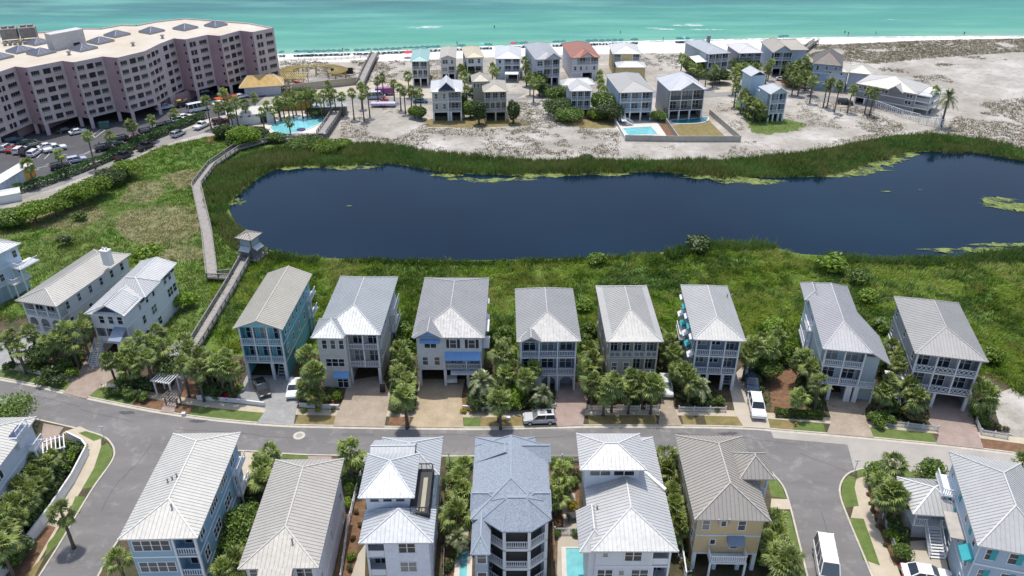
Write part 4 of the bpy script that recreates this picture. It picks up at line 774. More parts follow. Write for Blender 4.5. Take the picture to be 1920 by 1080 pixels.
for xx in (xm-hw+.6, xm+hw-.6): h.post(xx, ta[1]+.65, tz-2.9, tz-.1, .2); h.post(xx, ta[1]+2.2*hw-.8, 0, tz-.1, .2)
h.vent(1350,962,1); h.vent(1370,962,1)
h = House("big blue house with aqua shutters at the street bend", (1833,1023), (1990,1052), (1985,880), ze=9.2, sq=0, wall=(.36,.47,.58), roofc=(.62,.62,.6), group=GL)
h.facade([(3,[('w',1),('w',1),('w',1)]),(3,[('w',1),('w',1),('w',1)]),(3,[('w',1),('w',1),('w',1)])]).roof(rise=2.6, apex=(1917,950), bapex=(1897.7,889)); h.sidewin('L', [sw(3), sw(4,.9), sw(4,.9)])
for f in (1, 2):
    for k in (.25,.62): m = MB(); m.box(-.06,.02,-.28,.28,0,1.6); m.build("shutter", M['teal'], h.root, loc=(-h.w/2-.03, h.d*k, h.fz[f][0]+.9))
    for k in (-.28,.1): m = MB(); m.box(-.3,.3,-.05,.02,0,1.5); m.build("shutter", M['teal'], h.root, loc=(h.w*k, -.03, h.fz[f][0]+.9))
h.awning(h.d*.1, h.fz[2][0]-.3, 2.2, M['teal'], 1.0, side='L')
h.deck(-h.w/2-1.6, -h.w/2, h.d*.25, h.d*.55, h.fz[2][0]-.2, False, sides='', mt=M['concrete']); h.deck(-h.w/2-1.4, -h.w/2, h.d*.72, h.d, h.fz[2][0], True, sides='FL'); h.deck(-h.w/2-1.4, -h.w/2, h.d*.72, h.d, h.fz[1][0], True, sides='FL')

# ------------------------------------------------------------ houses across the pond
def far(label, fl, fr, bk, base, floors, wall, roofc, ov=.5, sid=False, **k):
    r = {q: k.pop(q) for q in ('rise','af','ab','apex','bapex','gablem') if q in k}
    h = House(label, fl, fr, bk, base=base, wall=wall, roofc=roofc, group=GF, ov=ov, sid=sid, far=True, sq=0, **k); h.facade(floors).roof(**r); return h
far("narrow house with a turquoise roof nearest the beach walkover", (768.6,115.3), (804,114.8), (808.7,93), ('l',162), [(3,[('G',1),('G',1)]),(3,[('P',1),('P',1),('P',1)]),(3,[('P',1),('P',1)])], (.55,.5,.4), (.36,.56,.54))
far("white house with a pale tan gable beside the turquoise roofed one", (823.6,110), (855.7,109.6), (855,88), ('l',152), [(3,[('G',1),('G',1)]),(3,[('W',1),('P',1)]),(3,[('W',1),('w',.7)])], (.6,.6,.6), (.56,.52,.44), af=0)
far("white house with a cream hipped roof and two dark porches", (873,108.4), (908.4,107), (905,87), ('l',155), [(3,[('G',1),('B',.6)]),(3,[('P',1),('P',1)]),(3,[('W',1),('w',1)])], (.62,.62,.64), (.66,.58,.42))
h = far("white and sky blue house with a small white carport in front", (926.8,110), (978,110), (976,88), ('l',148), [(3,[('B',1),('G',1)]),(3,[('w',1),('P',1),('P',1)]),(3,[('w',1),('P',1),('P',1)])], (.52,.62,.75), (.7,.71,.72))
cp = MB(); cp.box(-1,3.5,-4.5,-.6,2.6,2.8); h.lb("carport_roof", cp, M['white']); [h.post(x, y, 0, 2.6) for x in (-.8, 3.3) for y in (-4.3, -.8)]
h = far("large grey house with a twin-peaked front gable", (1003.5,112), (1053.5,110), (1040,80), ('l',163), [(3,[('G',1),('G',1),('G',1)]),(3,[('W',.8),('P',1),('P',.8)]),(3,[('W',.8),('P',1),('P',.8)])], (.46,.5,.54), (.46,.47,.49))
h.sub(-h.W*.12, h.W/2, -.9, 6, h.ze+.05, 1.9, 0, 0, gable=h.wallm)
h = far("white house under a terracotta red metal roof", (1070,108.4), (1126,107), (1109,80), ('l',150), [(3,[('B',1),('G',1),('B',.5)]),(3,[('3',1.2),('w',.5)]),(3,[('B',.3),('P',.9),('P',.5)])], (.58,.56,.58), (.42,.17,.115))
h.sub(-h.W*.18, h.W*.3, -.9, 5, h.ze+.05, 1.7, 0, 0, gable=h.wallm)
h = far("yellow house with a white roof and a low garage wing", (1148.6,101), (1203.6,101), (1189,83), ('l',140), [(3,[('B',1),('B',1)]),(3,[('P',.5),('B',.8),('P',.5)]),(3,[('P',.5),('B',.8),('P',.5)])], (.56,.46,.22), (.72,.71,.7))
h.tower(-h.w*.42, h.w*.6, -7.5, -1.5, 0, 4.6, name="garage_wall"); h.sub(-h.w*.47, h.w*.65, -8, -1, 4.6, 1.2, 3, 3, 'x')
h = far("grey clapboard house with a white roof and cupola gable facing the pond", (806.5,172.6), (868,171.4), (867,150), ('l',227.6), [(2.8,[('G',1),('B',.2),('G',.7)]),(3,[('w',.6),('w',.6),('P',1)]),(3,[('w',.6),('w',.6),('P',1)])], (.42,.42,.4), (.72,.72,.73))
h.sub(-2.4, 2.4, -.8, 7, h.ze+.6, 2.2, 0, 0, gable=M['navy'])
h = far("tan house with a concave hipped roof and a square stair turret", (905.4,172.6), (953,171.4), (952,150), ('l',227.6), [(2.8,[('G',1),('G',1)]),(3,[('P',1),('P',1),('P',1),('P',1)]),(3,[('P',1),('P',1),('P',1)])], (.46,.42,.33), (.5,.46,.38), trim=paint((.55,.51,.42),.6))
h.tower(-h.w/2-3.0, -h.w/2+1.5, h.d*.6, h.d+2, 0, h.ze+1.2); h.sub(-h.w/2-3.4, -h.w/2+1.9, h.d*.6-.4, h.d+2.4, h.ze+1.2, 1.6)
for k in range(4): h.win(-h.w/2-2.5+k*1.0, h.ze-.6, .6, 1.2, h.d*.6)
h = far("small white house on posts between two big green shrubs", (1069,171), (1112,170), (1100,149), ('l',219.6), [(2.4,[('O',1),('O',1)]),(3,[('P',1),('P',1),('P',1)]),(3,[('P',1),('P',1),('P',1)])], (.5,.53,.57), (.6,.6,.58))
h.sub(-h.W/2-1.6, h.W/2+1.8, h.d*.5, h.d+.6, h.ze+.05, 1.3, 2, 2, 'x')
h = far("blue-white house with a zigzag outside stair above a square pool", (1161,174), (1229,172), (1199,137), ('l',227.6), [(2.7,[('O',1),('O',1),('O',1)]),(3,[('P',1),('P',1),('P',1)]),(3,[('P',1),('P',1),('P',1)])], (.42,.5,.62), (.5,.49,.46))
st = MB(); z1 = h.fz[1][0]; stairs(st, (-h.w*.15,-3.6,.1), (-h.w*.42,-3.6,z1*.55), 1.2, 8); stairs(st, (-h.w*.42,-2.4,z1*.55), (-h.w*.42,-.1,z1), 1.2, 6); st.box(-h.w*.5,-h.w*.34,-4.2,-2.4,z1*.55-.15,z1*.55); h.lb("staircase", st, M['trim'])
h = House("grey house with wide dark balconies and a curved pool under its posts", (1255,170), (1327,167), (1322,142), base=('l',226), wall=(.42,.41,.39), roofc=(.70,.71,.74), group=GF, ov=.6, sid=False, far=True, sq=0)
h.facade([(2.9,[('O',1),('O',1),('O',1.2)]),(3,[('P',1),('P',1),('P',1)]),(3,[('P',1),('P',1),('P',1)])], rmat=M['black'], style='g').roof(rise=3.2)
h.sub(-h.W*.2, h.W*.38, -.7, 7, h.ze+.1, 2.0, 0, 0, gable=paint((.4,.4,.42),.6))
h = far("blue-grey house near the beach with a brick chimney and long ridge", (1328.5,102), (1371,99), (1330,75), ('l',148), [(3,[('B',1),('G',1)]),(3,[('P',1),('P',1),('P',1)]),(3,[('P',1),('P',1),('P',1)])], (.4,.44,.48), (.5,.53,.56))
c = MB(); c.box(-.5,.5,-.5,.5,0,3); c.build("chimney", M['steel'], h.root, loc=(h.w*.3, h.d*.7, h.ze)); cp = MB(); cp.poly([(-h.w/2-4,1,5.5),(-h.w/2,0,5.9),(-h.w/2,6,6.6),(-h.w/2-4,6.5,6.2)]); h.lb("porch_roof", cp, M['white'])
far("mauve house with a flat white roof behind palms", (1386,100), (1432,98.6), (1416,82), ('l',140), [(3,[('G',1),('G',1)]),(3,[('p',1),('p',1),('p',1)]),(3,[('p',1),('p',1),('p',1)])], (.42,.4,.42), (.74,.73,.72))
h = far("blue house with a wide tan gable and a side wing by the dunes", (1450,99), (1490,99), (1489,78), ('l',142), [(3,[('G',1),('G',1)]),(3,[('P',1),('P',1)]),(3,[('P',1),('P',1)])], (.42,.5,.58), (.52,.47,.4), rise=2.4, af=0)
h.tower(h.w/2, h.w/2+6, 4, h.d, 0, h.ze); h.sub(-h.w*.2, h.w/2+6.6, 3.4, h.d+.5, h.ze+.03, 2.2, 3, 3, 'x')
h = far("slim pale blue house in two gabled halves on a bright grass plot", (1445,177), (1481,175), (1460,160), ('l',229), [(2.6,[('O',1),('O',1),('O',1)]),(3,[('P',1),('P',1)]),(3,[('P',1),('P',1)])], (.42,.52,.6), (.66,.68,.7), rise=1.7, af=0)
h.tower(-h.w/2-1.2, h.w/2-1.6, h.d+4, h.d+10, 0, h.ze+2.2); h.sub(-h.w/2-1.6, h.w/2-1.2, h.d+3.6, h.d+10.4, h.ze+2.2, 1.3, 0, 0); h.tower(-h.w/2+.4, h.w/2-1.6, h.d-.1, h.d+4, 0, h.ze-1.5, name="link_wall")
h = far("blue house under a broad dark brown hipped roof", (1523,119), (1580,124), (1601,107), ('l',166), [(3,[('B',1),('w',1)]),(3,[('w',1),('w',1)]),(3,[('w',1),('w',1),('w',1)])], (.3,.4,.52), (.17,.145,.13), rise=3.2)
h = far("pale blue-grey house with a cream pyramid roof among palms", (1544,131), (1592,136), (1602,120), ('l',168), [(3,[('B',1),('G',1)]),(3,[('w',1),('w',1)]),(3,[('s',1),('s',1)])], (.5,.55,.62), (.68,.64,.55))
h.tower(h.w/2+.5, h.w/2+7, 2, 9, 0, h.ze-.4); h.sub(h.w/2, h.w/2+7.6, 1.4, 9.6, h.ze-.4, 2.0)
h = far("long slate grey house with white lattice fencing along its base", (1604,156), (1721,177), (1737,158), ('r',214), [(3,[('G',.6),('B',1),('B',1),('B',.8)]),(3,[('B',.3),('3',1),('B',1),('W',.6)]),(3,[('3',1),('V',1),('B',.8),('W',.7)])], (.24,.24,.26), (.66,.63,.58), rise=2.6, trim=M['white'])
h.sub(h.w*.02, h.w*.3, -1.4, 6, h.ze-.2, 1.7, 0, 0, gable=h.wallm)
for f in (1, 2): h.deck(h.w/2, h.w/2+4.2, 0, h.d*.9, h.fz[f][0], 4, sides='FR')
h.deck(h.w/2, h.w/2+4.2, 0, h.d*.9, h.ze-.2, 4, sides='FR')
# the corner house has a notched balcony in its roof
# ------------------------------------------------------------ plants
ORD = ['first','second','third','fourth','fifth','sixth','seventh','eighth','ninth','tenth','eleventh','twelfth','thirteenth','fourteenth','fifteenth','sixteenth','seventeenth','eighteenth','nineteenth','twentieth','twenty-first','twenty-second','twenty-third','twenty-fourth','twenty-fifth','twenty-sixth','twenty-seventh','twenty-eighth','twenty-ninth','thirtieth','thirty-first','thirty-second','thirty-third','thirty-fourth','thirty-fifth','thirty-sixth','thirty-seventh','thirty-eighth','thirty-ninth','fortieth']+['%d-th' % i for i in range(41, 120)]
def sabal_crown(seed, n=42, R=1.0):
    r = random.Random(seed); mb = MB()
    for i in range(n):
        az = r.uniform(0, 6.283); el = math.radians(r.choice([75, 55, 40, 20, 5, -15, -35, -55])+r.uniform(-12, 12)); L = R*r.uniform(.75, 1.1)
        d = Vector((math.cos(az)*math.cos(el), math.sin(az)*math.cos(el), math.sin(el))); side = Vector((-math.sin(az), math.cos(az), 0)); up = side.cross(d)*-1
        if up.z < 0: up = -up
        tip = d*L+Vector((0,0,-.12*L)); w = side*.02
        mb.poly([-w, w, tip+w, tip-w])
        F = R*r.uniform(.75, 1.05); ns = 11; roll = r.uniform(-.5, .5)
        for k in range(ns):
            t = (k/(ns-1)-.5)*2*math.radians(100); s2 = side*math.cos(roll)+up*math.sin(roll)
            q = (d*math.cos(t)+s2*math.sin(t)).normalized(); droop = Vector((0,0,-1))*(F*.28*(abs(math.sin(t))*.6+.5)); fl = F*(1-.25*abs(t)/1.75)
            pm = tip+q*fl*.55+up*.05; pe = tip+q*fl+droop; pw = q.cross(up).normalized()*.085*R
            mb.poly([tip, pm-pw, pe, pm+pw])
    return mb
def date_crown(seed, n=52, R=2.3):
    r = random.Random(seed); mb = MB()
    for i in range(n):
        az = r.uniform(0, 6.283); el = math.radians(r.uniform(-25, 80)); L = R*r.uniform(.85, 1.1); d = Vector((math.cos(az)*math.cos(el), math.sin(az)*math.cos(el), math.sin(el))); side = Vector((-math.sin(az), math.cos(az), 0))
        pts = [d*L*t+Vector((0,0,-1))*L*.5*t*t*(.4+math.cos(el)) for t in (0,.25,.5,.75,1)]
        for a, b in zip(pts, pts[1:]): mb.poly([a-side*.03, a+side*.03, b+side*.02, b-side*.02])
        for k in range(15):
            t = .12+.86*k/15; j = min(3, int(t*4)); c = pts[j].lerp(pts[j+1], t*4-j); f = (pts[j+1]-pts[j]).normalized(); ll = R*.24*(1-.55*abs(t-.45))
            for sgn in (-1, 1):
                q = (side*sgn*.85+f*.55+Vector((0,0,.25))).normalized()*ll; e = c+q; wv = f*.045*R/2; mb.poly([c-wv, c+wv, e+Vector((0,0,-.06))])
    return mb
def trunk_mesh(seed, h, r0=.2, r1=.15):
    r = random.Random(seed); lx, ly = r.uniform(-.35,.35), r.uniform(-.35,.35); mb = MB(); n = 9
    mb.tube([(lx*(k/n)**1.6, ly*(k/n)**1.6, h*k/n-.05) for k in range(n+1)], [(r0*1.35 if k == 0 else r0+(r1-r0)*k/n)+(.025 if k % 2 else 0) for k in range(n+1)], 8)
    return mb.mesh("trunk", M['bark'], True), (lx, ly)
SAB = [sabal_crown(s, 33+2*s).mesh("crown", M['palm']) for s in range(4)]; DAT = [date_crown(s).mesh("crown", M['date']) for s in range(2)]
TRK = {}
def palm(px, py, h, kind='s', sc=1.0, label=None, group=None, seed=0, base_px=None):
    c = P(px, py, h+.2); hk = round(h*2)/2; v = seed % 2; key = (hk, v, kind)
    if key not in TRK: TRK[key] = trunk_mesh(int(hk*10)+v, hk, .28 if kind == 'd' else .19, .24 if kind == 'd' else .14)
    me, (lx, ly) = TRK[key]; rz = random.uniform(0, 6.28); s = h/hk
    ox = lx*math.cos(rz)-ly*math.sin(rz); oy = lx*math.sin(rz)+ly*math.cos(rz)
    root = empty("date_palm" if kind == 'd' else "cabbage_palm", (c.x-ox, c.y-oy, .1 if py > 560 else 0), rz, label, "palm tree", group)
    link("trunk", me, root); cr = link("crown", random.choice(DAT if kind == 'd' else SAB), root, (lx, ly, hk)); k = sc*random.uniform(.9, 1.12); cr.scale = (k, k, k*random.uniform(.9, 1.1)); return root
def palms(phrase, ref, lst, group, adj="cabbage palm", hd=6, scd=1.03):
    lst = sorted(lst, key=lambda t: t[0])
    for i, t in enumerate(lst):
        px, py = t[0], t[1]; h = t[2] if len(t) > 2 else hd; sc = t[3] if len(t) > 3 else scd
        lab = f"{adj} {phrase}" if len(lst) == 1 else f"{adj} {phrase}, {ORD[i]} from {ref}"
        palm(px, py, h, 's', sc, lab, group, i)
GP = "cabbage palms along the street"; GPF = "palms across the pond"; GPL = "palms round the hotel car park"
palms("before the long grey chimney house", "the photo's edge", [(10,640,4.5),(22,628,6),(55,620,6),(34,655,4.5),(107,630,6),(122,618,6.5),(152,615,6.5),(133,640,5),(160,600,6),(88,640,5)], GP)
palms("before the white cross-gabled house", "its brown driveway", [(202,674,5),(241,652,6),(259,634,6.5),(281,641,6.5),(293,622,7),(252,674,5),(274,668,6),(228,672,5),(300,650,6),(240,690,4)], GP)
palms("by the slatted arbor", "the white cross-gabled house", [(341,681,6),(356,655,6),(374,667,6),(389,674,6),(407,681,6),(422,670,6),(345,640,5),(430,690,5.5),(368,690,6)], GP)
palms("between the mint and grey stucco houses", "the mint house", [(586,694,6.2,1.25),(574,662,5),(590,740,3.2),(572,725,3)], GP)
palms("on the border beside the stucco house", "the stucco house", [(756,672,4.5),(750,700,4),(761,712,4),(756,742,5.5),(748,655,4),(768,690,3.5)], GP)
palms("before the slate blue house", "the cream driveway", [(938,662,6,1.25),(948,648,6),(985,710,4.5),(962,690,4.5),(936,742,4.6),(1000,690,5),(950,700,4.5)], GP)
palms("in the row before the taupe house", "the pink driveway", [(1112,712,5.2,1.25),(1105,655,5),(1112,670,5),(1153,718,5.4,1.25),(1184,703,5.6),(1225,724,4.8,1.25),(1135,735,4),(1180,735,4),(1205,712,5),(1100,690,4.5)], GP)
palms("between the taupe and striped-awning houses", "the taupe house", [(1253,640,6),(1264,660,5.5),(1238,632,5),(1285,697,5),(1295,715,4.5),(1272,690,4)], GP)
palms("between the striped-awning and flared-roof houses", "the parked white car", [(1415,646,6),(1447,650,5.5),(1403,662,5),(1430,640,5),(1460,632,4.5),(1521,688,5),(1538,716,5),(1500,742,3.5),(1510,668,5)], GP)
palms("between the flared-roof and dark grey houses", "the flared-roof house", [(1672,652,5),(1684,680,5.5),(1668,716,5),(1690,668,5),(1660,735,4),(1721,744,4.2,1.25),(1705,722,4)], GP)
palms("beside the dark grey house and sandy lot", "the dark grey house", [(1848,738,4.2,1.25),(1835,722,3.5)], GP)
for (x, y, h, k, lab) in [(904,711,4.2,1.0,"silvery date palm at the edge of the cream driveway"),(1017,738,3.4,.9,"silvery date palm beside the arched garages"),(1316,722,3.6,.85,"silvery date palm before the striped-awning house"),(858,1005,3.0,.7,"dark date palm by the slim pool of the shingled house")]: palm(x, y, h, 'd', k, lab, "feathery date palms")
for (x, y, h, lab) in [(589,697,6.4,"tall street palm on the verge by the grey stucco house"),(757,740,6,"street palm on the mulch verge before the stucco house's border"),(936,750,5,"street palm on the verge near the parked silver car"),(114,958,5.5,"leaning street palm shading the corner pavement"),(220,1047,5,"palm on the narrow lawn beside the light blue corner house")]: palm(x, y, h, 's', 1.05, lab, "street palms on the verge")
palms("inside the long corner fence", "the fence's far corner", [(58,863,4.5,.95),(36,910,5,.95),(62,886,4.5,.9),(84,864,4.2,.85),(24,945,5,.95),(10,992,5,.95),(32,968,4.5,.9),(80,890,4.2,.85),(-2,1022,5,1),(48,932,4.6,.9),(66,908,4.2,.85),(98,853,3.6,.75),(2,960,5.5,.95),(14,1010,4.2,.9),(56,918,4.4,.9),(42,882,4,.9)], GP)
palms("between the light blue corner house and the beige roof", "the street", [(503,847,4),(494,872,4),(490,897,4),(483,880,3.5),(417,1066,4),(440,1052,4)], GP)
palms("between the beige roof and the stacked pyramid roofs", "the street", [(658,844,5.5,1.25)], GP)
palms("between the roof-deck house and the shingled house", "the street", [(870,872,4),(862,897,4),(864,921,4),(856,962,4.6,1.25),(850,910,3.5)], GP)
palms("in the garden by the lookout tower house", "the street", [(1056,882,4),(1044,930,3.5),(1048,905,3)], GP)
palms("between the lookout tower house and the yellow house", "the street", [(1248,855,5,1.25),(1252,880,4.5),(1264,946,4.5),(1267,970,4),(1260,925,4),(1272,990,3.5)], GP)
palms("on the yellow house's side lawn", "the turret", [(1453,978,4),(1458,1000,4),(1442,1013,4),(1478,1056,5,1.25),(1459,1042,4.5,1.25),(1470,1030,4)], GP)
palms("around the gazebo", "the concrete road", [(1677,868,5,1.15),(1652,902,5,1.05),(1674,920,5.5,1.05),(1690,930,5.2,.9),(1662,928,5,1.0)], GP)
palm(1918,868,3.5,'s',1.2,"small palm at the road edge behind the big blue house", GP)
palms("on the plaza by the golden pergola", "the tiki roofed kiosk", [(519,187,5),(537,180,6),(550,177,6),(563,183,6),(571,172,7),(580,180,6),(589,172,7),(606,175,7),(614,160,8),(618,182,6),(626,175,7),(528,190,5),(600,184,6),(659,172,8),(676,160,7),(678,175,8),(688,169,8),(545,190,5),(640,180,6)], GPF, "slender palm", 7, 1.0)
palms("by the purple trailer", "the boardwalk ramp", [(707,150,7),(716,143,7),(738,156,6),(749,163,7),(757,169,7),(765,140,7),(771,168,7),(778,176,6),(787,172,6)], GPF, "slender palm", 7, 1.0)
palms("between the houses of the beach row", "the turquoise roof", [(864,128,6),(871,142,6),(875,169,6),(889,171,6),(923,126,5),(931,134,5),(987,126,6),(994,142,6),(1001,155,6),(985,112,6),(1010,150,5),(1127,156,6),(1124,140,6),(880,118,5),(1133,170,6)], GPF, "bushy palm", 6, 1.15)
palms("around the beach cul-de-sac", "the yellow house", [(1280,107,6),(1290,114,6),(1300,124,5),(1312,130,6),(1340,128,6),(1325,136,5),(1383,126,6),(1379,142,6),(1397,126,6),(1390,134,5),(1418,126,6),(1408,130,5),(1445,116,6),(1440,128,5),(1498,121,6),(1510,114,6),(1491,142,6),(1503,136,6),(1485,132,5),(1526,149,5),(1500,150,5),(1515,140,5)], GPF, "bushy palm", 6, 1.2)
palms("beside the slim gabled house", "the cul-de-sac", [(1381,163,6),(1393,181,5),(1401,188,5),(1409,190,5),(1416,197,5),(1422,192,5),(1398,174,5),(1428,204,4)], GPF, "bushy palm", 5, 1.1)
palms("in front of the long slate house", "the brown hipped roof", [(1525,150,7),(1552,157,7),(1560,153,8),(1575,160,8),(1600,167,7),(1632,168,7),(1641,172,7),(1755,168,7)], GPF, "tall palm", 7, 1.1)
palm(1779,181,8.5,'d',1.35,"lone tall date palm on white sand past the slate house", GPF)
palms("along the car park hedge", "the white and orange container", [(51,306,6),(111,287,6),(164,254,8.5),(205,254,5.5),(245,231,6),(282,222,6),(325,211,6),(386,188,8),(408,199,7),(424,197,7),(432,210,5),(440,191,7),(417,172,6),(458,193,6),(476,182,6)], GPL, "car park palm", 6, 1.1)
palms("beside the hotel pool", "the washroom block", [(541,226,4),(500,196,5),(522,194,5),(490,208,5),(512,205,4)], GPL, "poolside palm", 5, 1.0)

# ---- shrubs and broadleaf trees
def leaf_blob(seed, rx, ry, rz, n, ls, lumps=7, cz=None, hollow=.55):
    r = np.random.default_rng(seed); L = r.normal(size=(lumps, 3)); L /= np.linalg.norm(L, axis=1)[:,None]; L[:,2] = np.abs(L[:,2])*.9-.1
    cen = L*np.array([rx,ry,rz])*.55; rad = r.uniform(.38,.62,lumps)
    k = r.integers(0, lumps, n); d = r.normal(size=(n,3)); d /= np.linalg.norm(d, axis=1)[:,None]; rr = r.uniform(hollow, 1.06, n)**.6
    p = cen[k]+d*rr[:,None]*rad[k][:,None]*np.array([rx,ry,rz]); p[:,2] += rz if cz is None else cz; p = p[p[:,2] > .05]; d = d[:len(p)]; n = len(p)
    nn = d+r.normal(size=(n,3))*.7+np.array([0,0,.4]); nn /= np.linalg.norm(nn, axis=1)[:,None]; a = np.cross(nn, r.normal(size=(n,3))); a /= np.linalg.norm(a, axis=1)[:,None]; b = np.cross(nn, a)
    s = ls*r.uniform(.6,1.4,n)[:,None]; mb = MB(); V = np.stack([p-a*s*.5, p+b*s*.32, p+a*s*.6, p-b*s*.32], 1)
    mb.v = [tuple(q) for q in V.reshape(-1,3)]; mb.f = [(4*i,4*i+1,4*i+2,4*i+3) for i in range(n)]; mb.m = [0]*n; return mb
BUSH = {}
for mk in ('bush','bush_dark','bush_lime','bush_dry','yellowbush'):
    for s in range(3): BUSH[(mk, s)] = leaf_blob(s*7+len(mk), 1, 1, .85, 750, .24, 8).mesh("shrub_foliage", M[mk])
    BUSH[(mk, 'ball')] = leaf_blob(99+len(mk), 1, 1, .9, 2200, .15, 26, hollow=.8).mesh("clipped_foliage", M[mk])
TREE = {}
def tree(px, py, r, h, mk, label, group=None, z=None, name="broadleaf_tree"):
    c = P(px, py, h*.6); key = (mk, round(r/h, 1), int(px) % 3, py < 300)
    if key not in TREE:
        low = r > .8*h or py < 300; f = leaf_blob(int(px) % 3+40, r/h, r/h, .5 if low else .36, 5200 if low else 2800, (.42 if py < 420 else .3)/h, 16, .48 if low else .62, .68).mesh("crown", M[mk]); t = MB(); rr = random.Random(3)
        t.tube([(0,0,-.02),(.02,.01,.25),(0,.03,.6)], [.045,.035,.02], 7)
        for k in range(6): a = k*1.05; t.tube([(0,.01,.2+.05*k),(math.cos(a)*r/h*.35,math.sin(a)*r/h*.35,.45+.04*k),(math.cos(a)*r/h*.6,math.sin(a)*r/h*.6,.6+.03*k)], [.022,.015,.006], 5)
        TREE[key] = (f, t.mesh("trunk", M['bark'], True))
    f, t = TREE[key]; root = empty(name, (c.x, c.y, 0), random.uniform(0, 6), label, "tree", group); root.scale = (h, h, h); link("trunk", t, root); link("crown", f, root); return root
def shrub(px, py, r, mk, label, group="shrubs in the street gardens", v=None, flat=1.0, name="shrub"):
    h = r*flat; c = P(px, py, h*.8); o = link(name, BUSH[(mk, random.randrange(3) if v is None else v)], None, (c.x, c.y, .08 if py > 560 else .02), random.uniform(0, 6.28))
    o.scale = (r*random.uniform(.9,1.1), r*random.uniform(.9,1.1), h); return tag(o, label, "shrub", group)
def shrubs(phrase, ref, lst, group, adj="leafy shrub"):
    for i, t in enumerate(sorted(lst, key=lambda q: q[0])):
        shrub(t[0], t[1], t[2], t[3], f"{adj} {phrase}" if len(lst) == 1 else f"{adj} {phrase}, {ORD[i]} from {ref}", group, flat=t[4] if len(t) > 4 else 1.0)
GS = "shrubs in the street gardens"
tree(22,770,3.4,5.5,'bush',"dense round tree by the road above the corner house roof"); tree(455,985,2.8,5.5,'bush',"dense broadleaf tree between the light blue house and beige roof"); tree(440,1020,2.2,4.5,'bush',"lower broadleaf tree close behind the light blue house")
tree(318,690,2.4,5,'bush_dark',"dark tree behind the slatted arbor's driveway"); tree(80,660,2.6,4.5,'bush_dark',"dark tree before the long grey house's arches"); tree(1506,685,2.2,6,'bush_dark',"dark upright tree before the flared-roof house"); tree(1440,690,2.2,4,'bush',"green tree beside the red mulch bed")
tree(1718,775,1.7,3,'bush_dry',"twiggy tree at the stair of the dark grey house"); tree(960,740,2.2,3.2,'bush_lime',"yellow-green tree between the two date palms"); tree(900,745,2,3,'bush_dark',"dark low tree under the date palm by the cream driveway")
shrubs("before the long grey house", "the photo's edge", [(20,690,1.2,'bush_dark'),(60,690,1.3,'bush'),(95,700,1.5,'bush_dark'),(120,690,1.4,'bush'),(135,700,1.1,'bush_lime'),(80,715,1,'bush'),(108,715,1.1,'bush_dark'),(140,672,1.2,'bush_dark')], GS)
shrubs("behind the low fence before the white cross-gabled house", "the brown driveway", [(205,735,.9,'bush'),(222,735,1,'bush_dark'),(240,738,1.1,'bush'),(258,742,1,'bush_dark'),(272,745,.9,'bush'),(258,720,1.3,'bush_dark'),(232,718,1.3,'bush'),(280,725,1.2,'bush_dark')], GS)
shrubs("in the bed by the arbor", "the arbor", [(385,730,1.5,'bush_dark'),(402,735,1.4,'bush_dark'),(420,722,1.4,'bush_dark'),(432,735,1.1,'bush'),(395,700,1.5,'bush'),(420,700,1.4,'bush')], GS)
shrubs("behind the crimson flower bed", "the arbor", [(405,748,.6,'bush'),(440,742,.6,'bush'),(450,728,.7,'bush_lime')], GS)
for i, (x, y) in enumerate([(414,748),(422,746),(430,749),(437,746),(418,744),(428,744)]):
    c = P(x, y); o = link("flower_bush", BUSH[('bush', i % 3)].copy(), None, (c.x, c.y, .1)); o.data.materials[0] = M['flower']; o.scale = (.75,.75,.55); tag(o, f"crimson flowering bush behind the low wall, {ORD[[0,2,4,5,1,3][i]]} from the arbor", "flower bush", "crimson flower bushes by the mint house")
shrubs("in the bed before the grey stucco house", "the street palm", [(598,740,.9,'bush_lime'),(632,742,.9,'bush_lime'),(565,742,.9,'bush'),(610,752,.6,'bush'),(580,758,.6,'bush_dark'),(575,700,1.2,'bush_dark'),(598,768,.45,'yellowbush'),(625,769,.45,'bush_dark'),(570,770,.45,'bush'),(618,748,.6,'bush_dark')], GS)
shrubs("in the hedge border beside the cream driveway", "the stucco house", [(743,730,1.2,'bush'),(757,728,1.3,'bush_dark'),(768,732,1.1,'bush'),(745,755,1.2,'bush'),(760,758,1.2,'bush_dark'),(770,752,1.0,'bush'),(750,700,1.2,'bush'),(764,705,1.2,'bush'),(742,675,1.1,'bush'),(760,680,1.3,'bush'),(748,640,1.4,'bush'),(765,650,1.4,'bush'),(740,770,.8,'bush_dark'),(772,770,.7,'bush_dark'),(752,618,1.5,'bush'),(770,625,1.4,'bush_lime')], GS)
shrubs("in the garden before the slate blue house", "the cream driveway", [(882,752,.9,'bush'),(905,757,1.2,'bush_dark'),(925,752,1.3,'bush_dark'),(945,757,1.3,'bush'),(965,762,1.2,'bush'),(985,752,1.3,'bush_dark'),(1005,757,1.1,'bush'),(1022,765,.9,'bush_lime'),(950,735,1.4,'bush_lime'),(975,735,1.4,'bush'),(932,725,1.2,'bush'),(940,690,1.3,'bush'),(955,670,1.4,'bush'),(932,640,1.5,'bush'),(948,625,1.5,'bush'),(1000,772,.7,'bush')], GS)
shrubs("along the low wall by the cream driveway", "the driveway", [(869,770,.5,'yellowbush'),(885,769,.55,'yellowbush'),(899,771,.4,'bush_lime'),(912,772,.45,'bush')], GS, "small yellow-green bush")
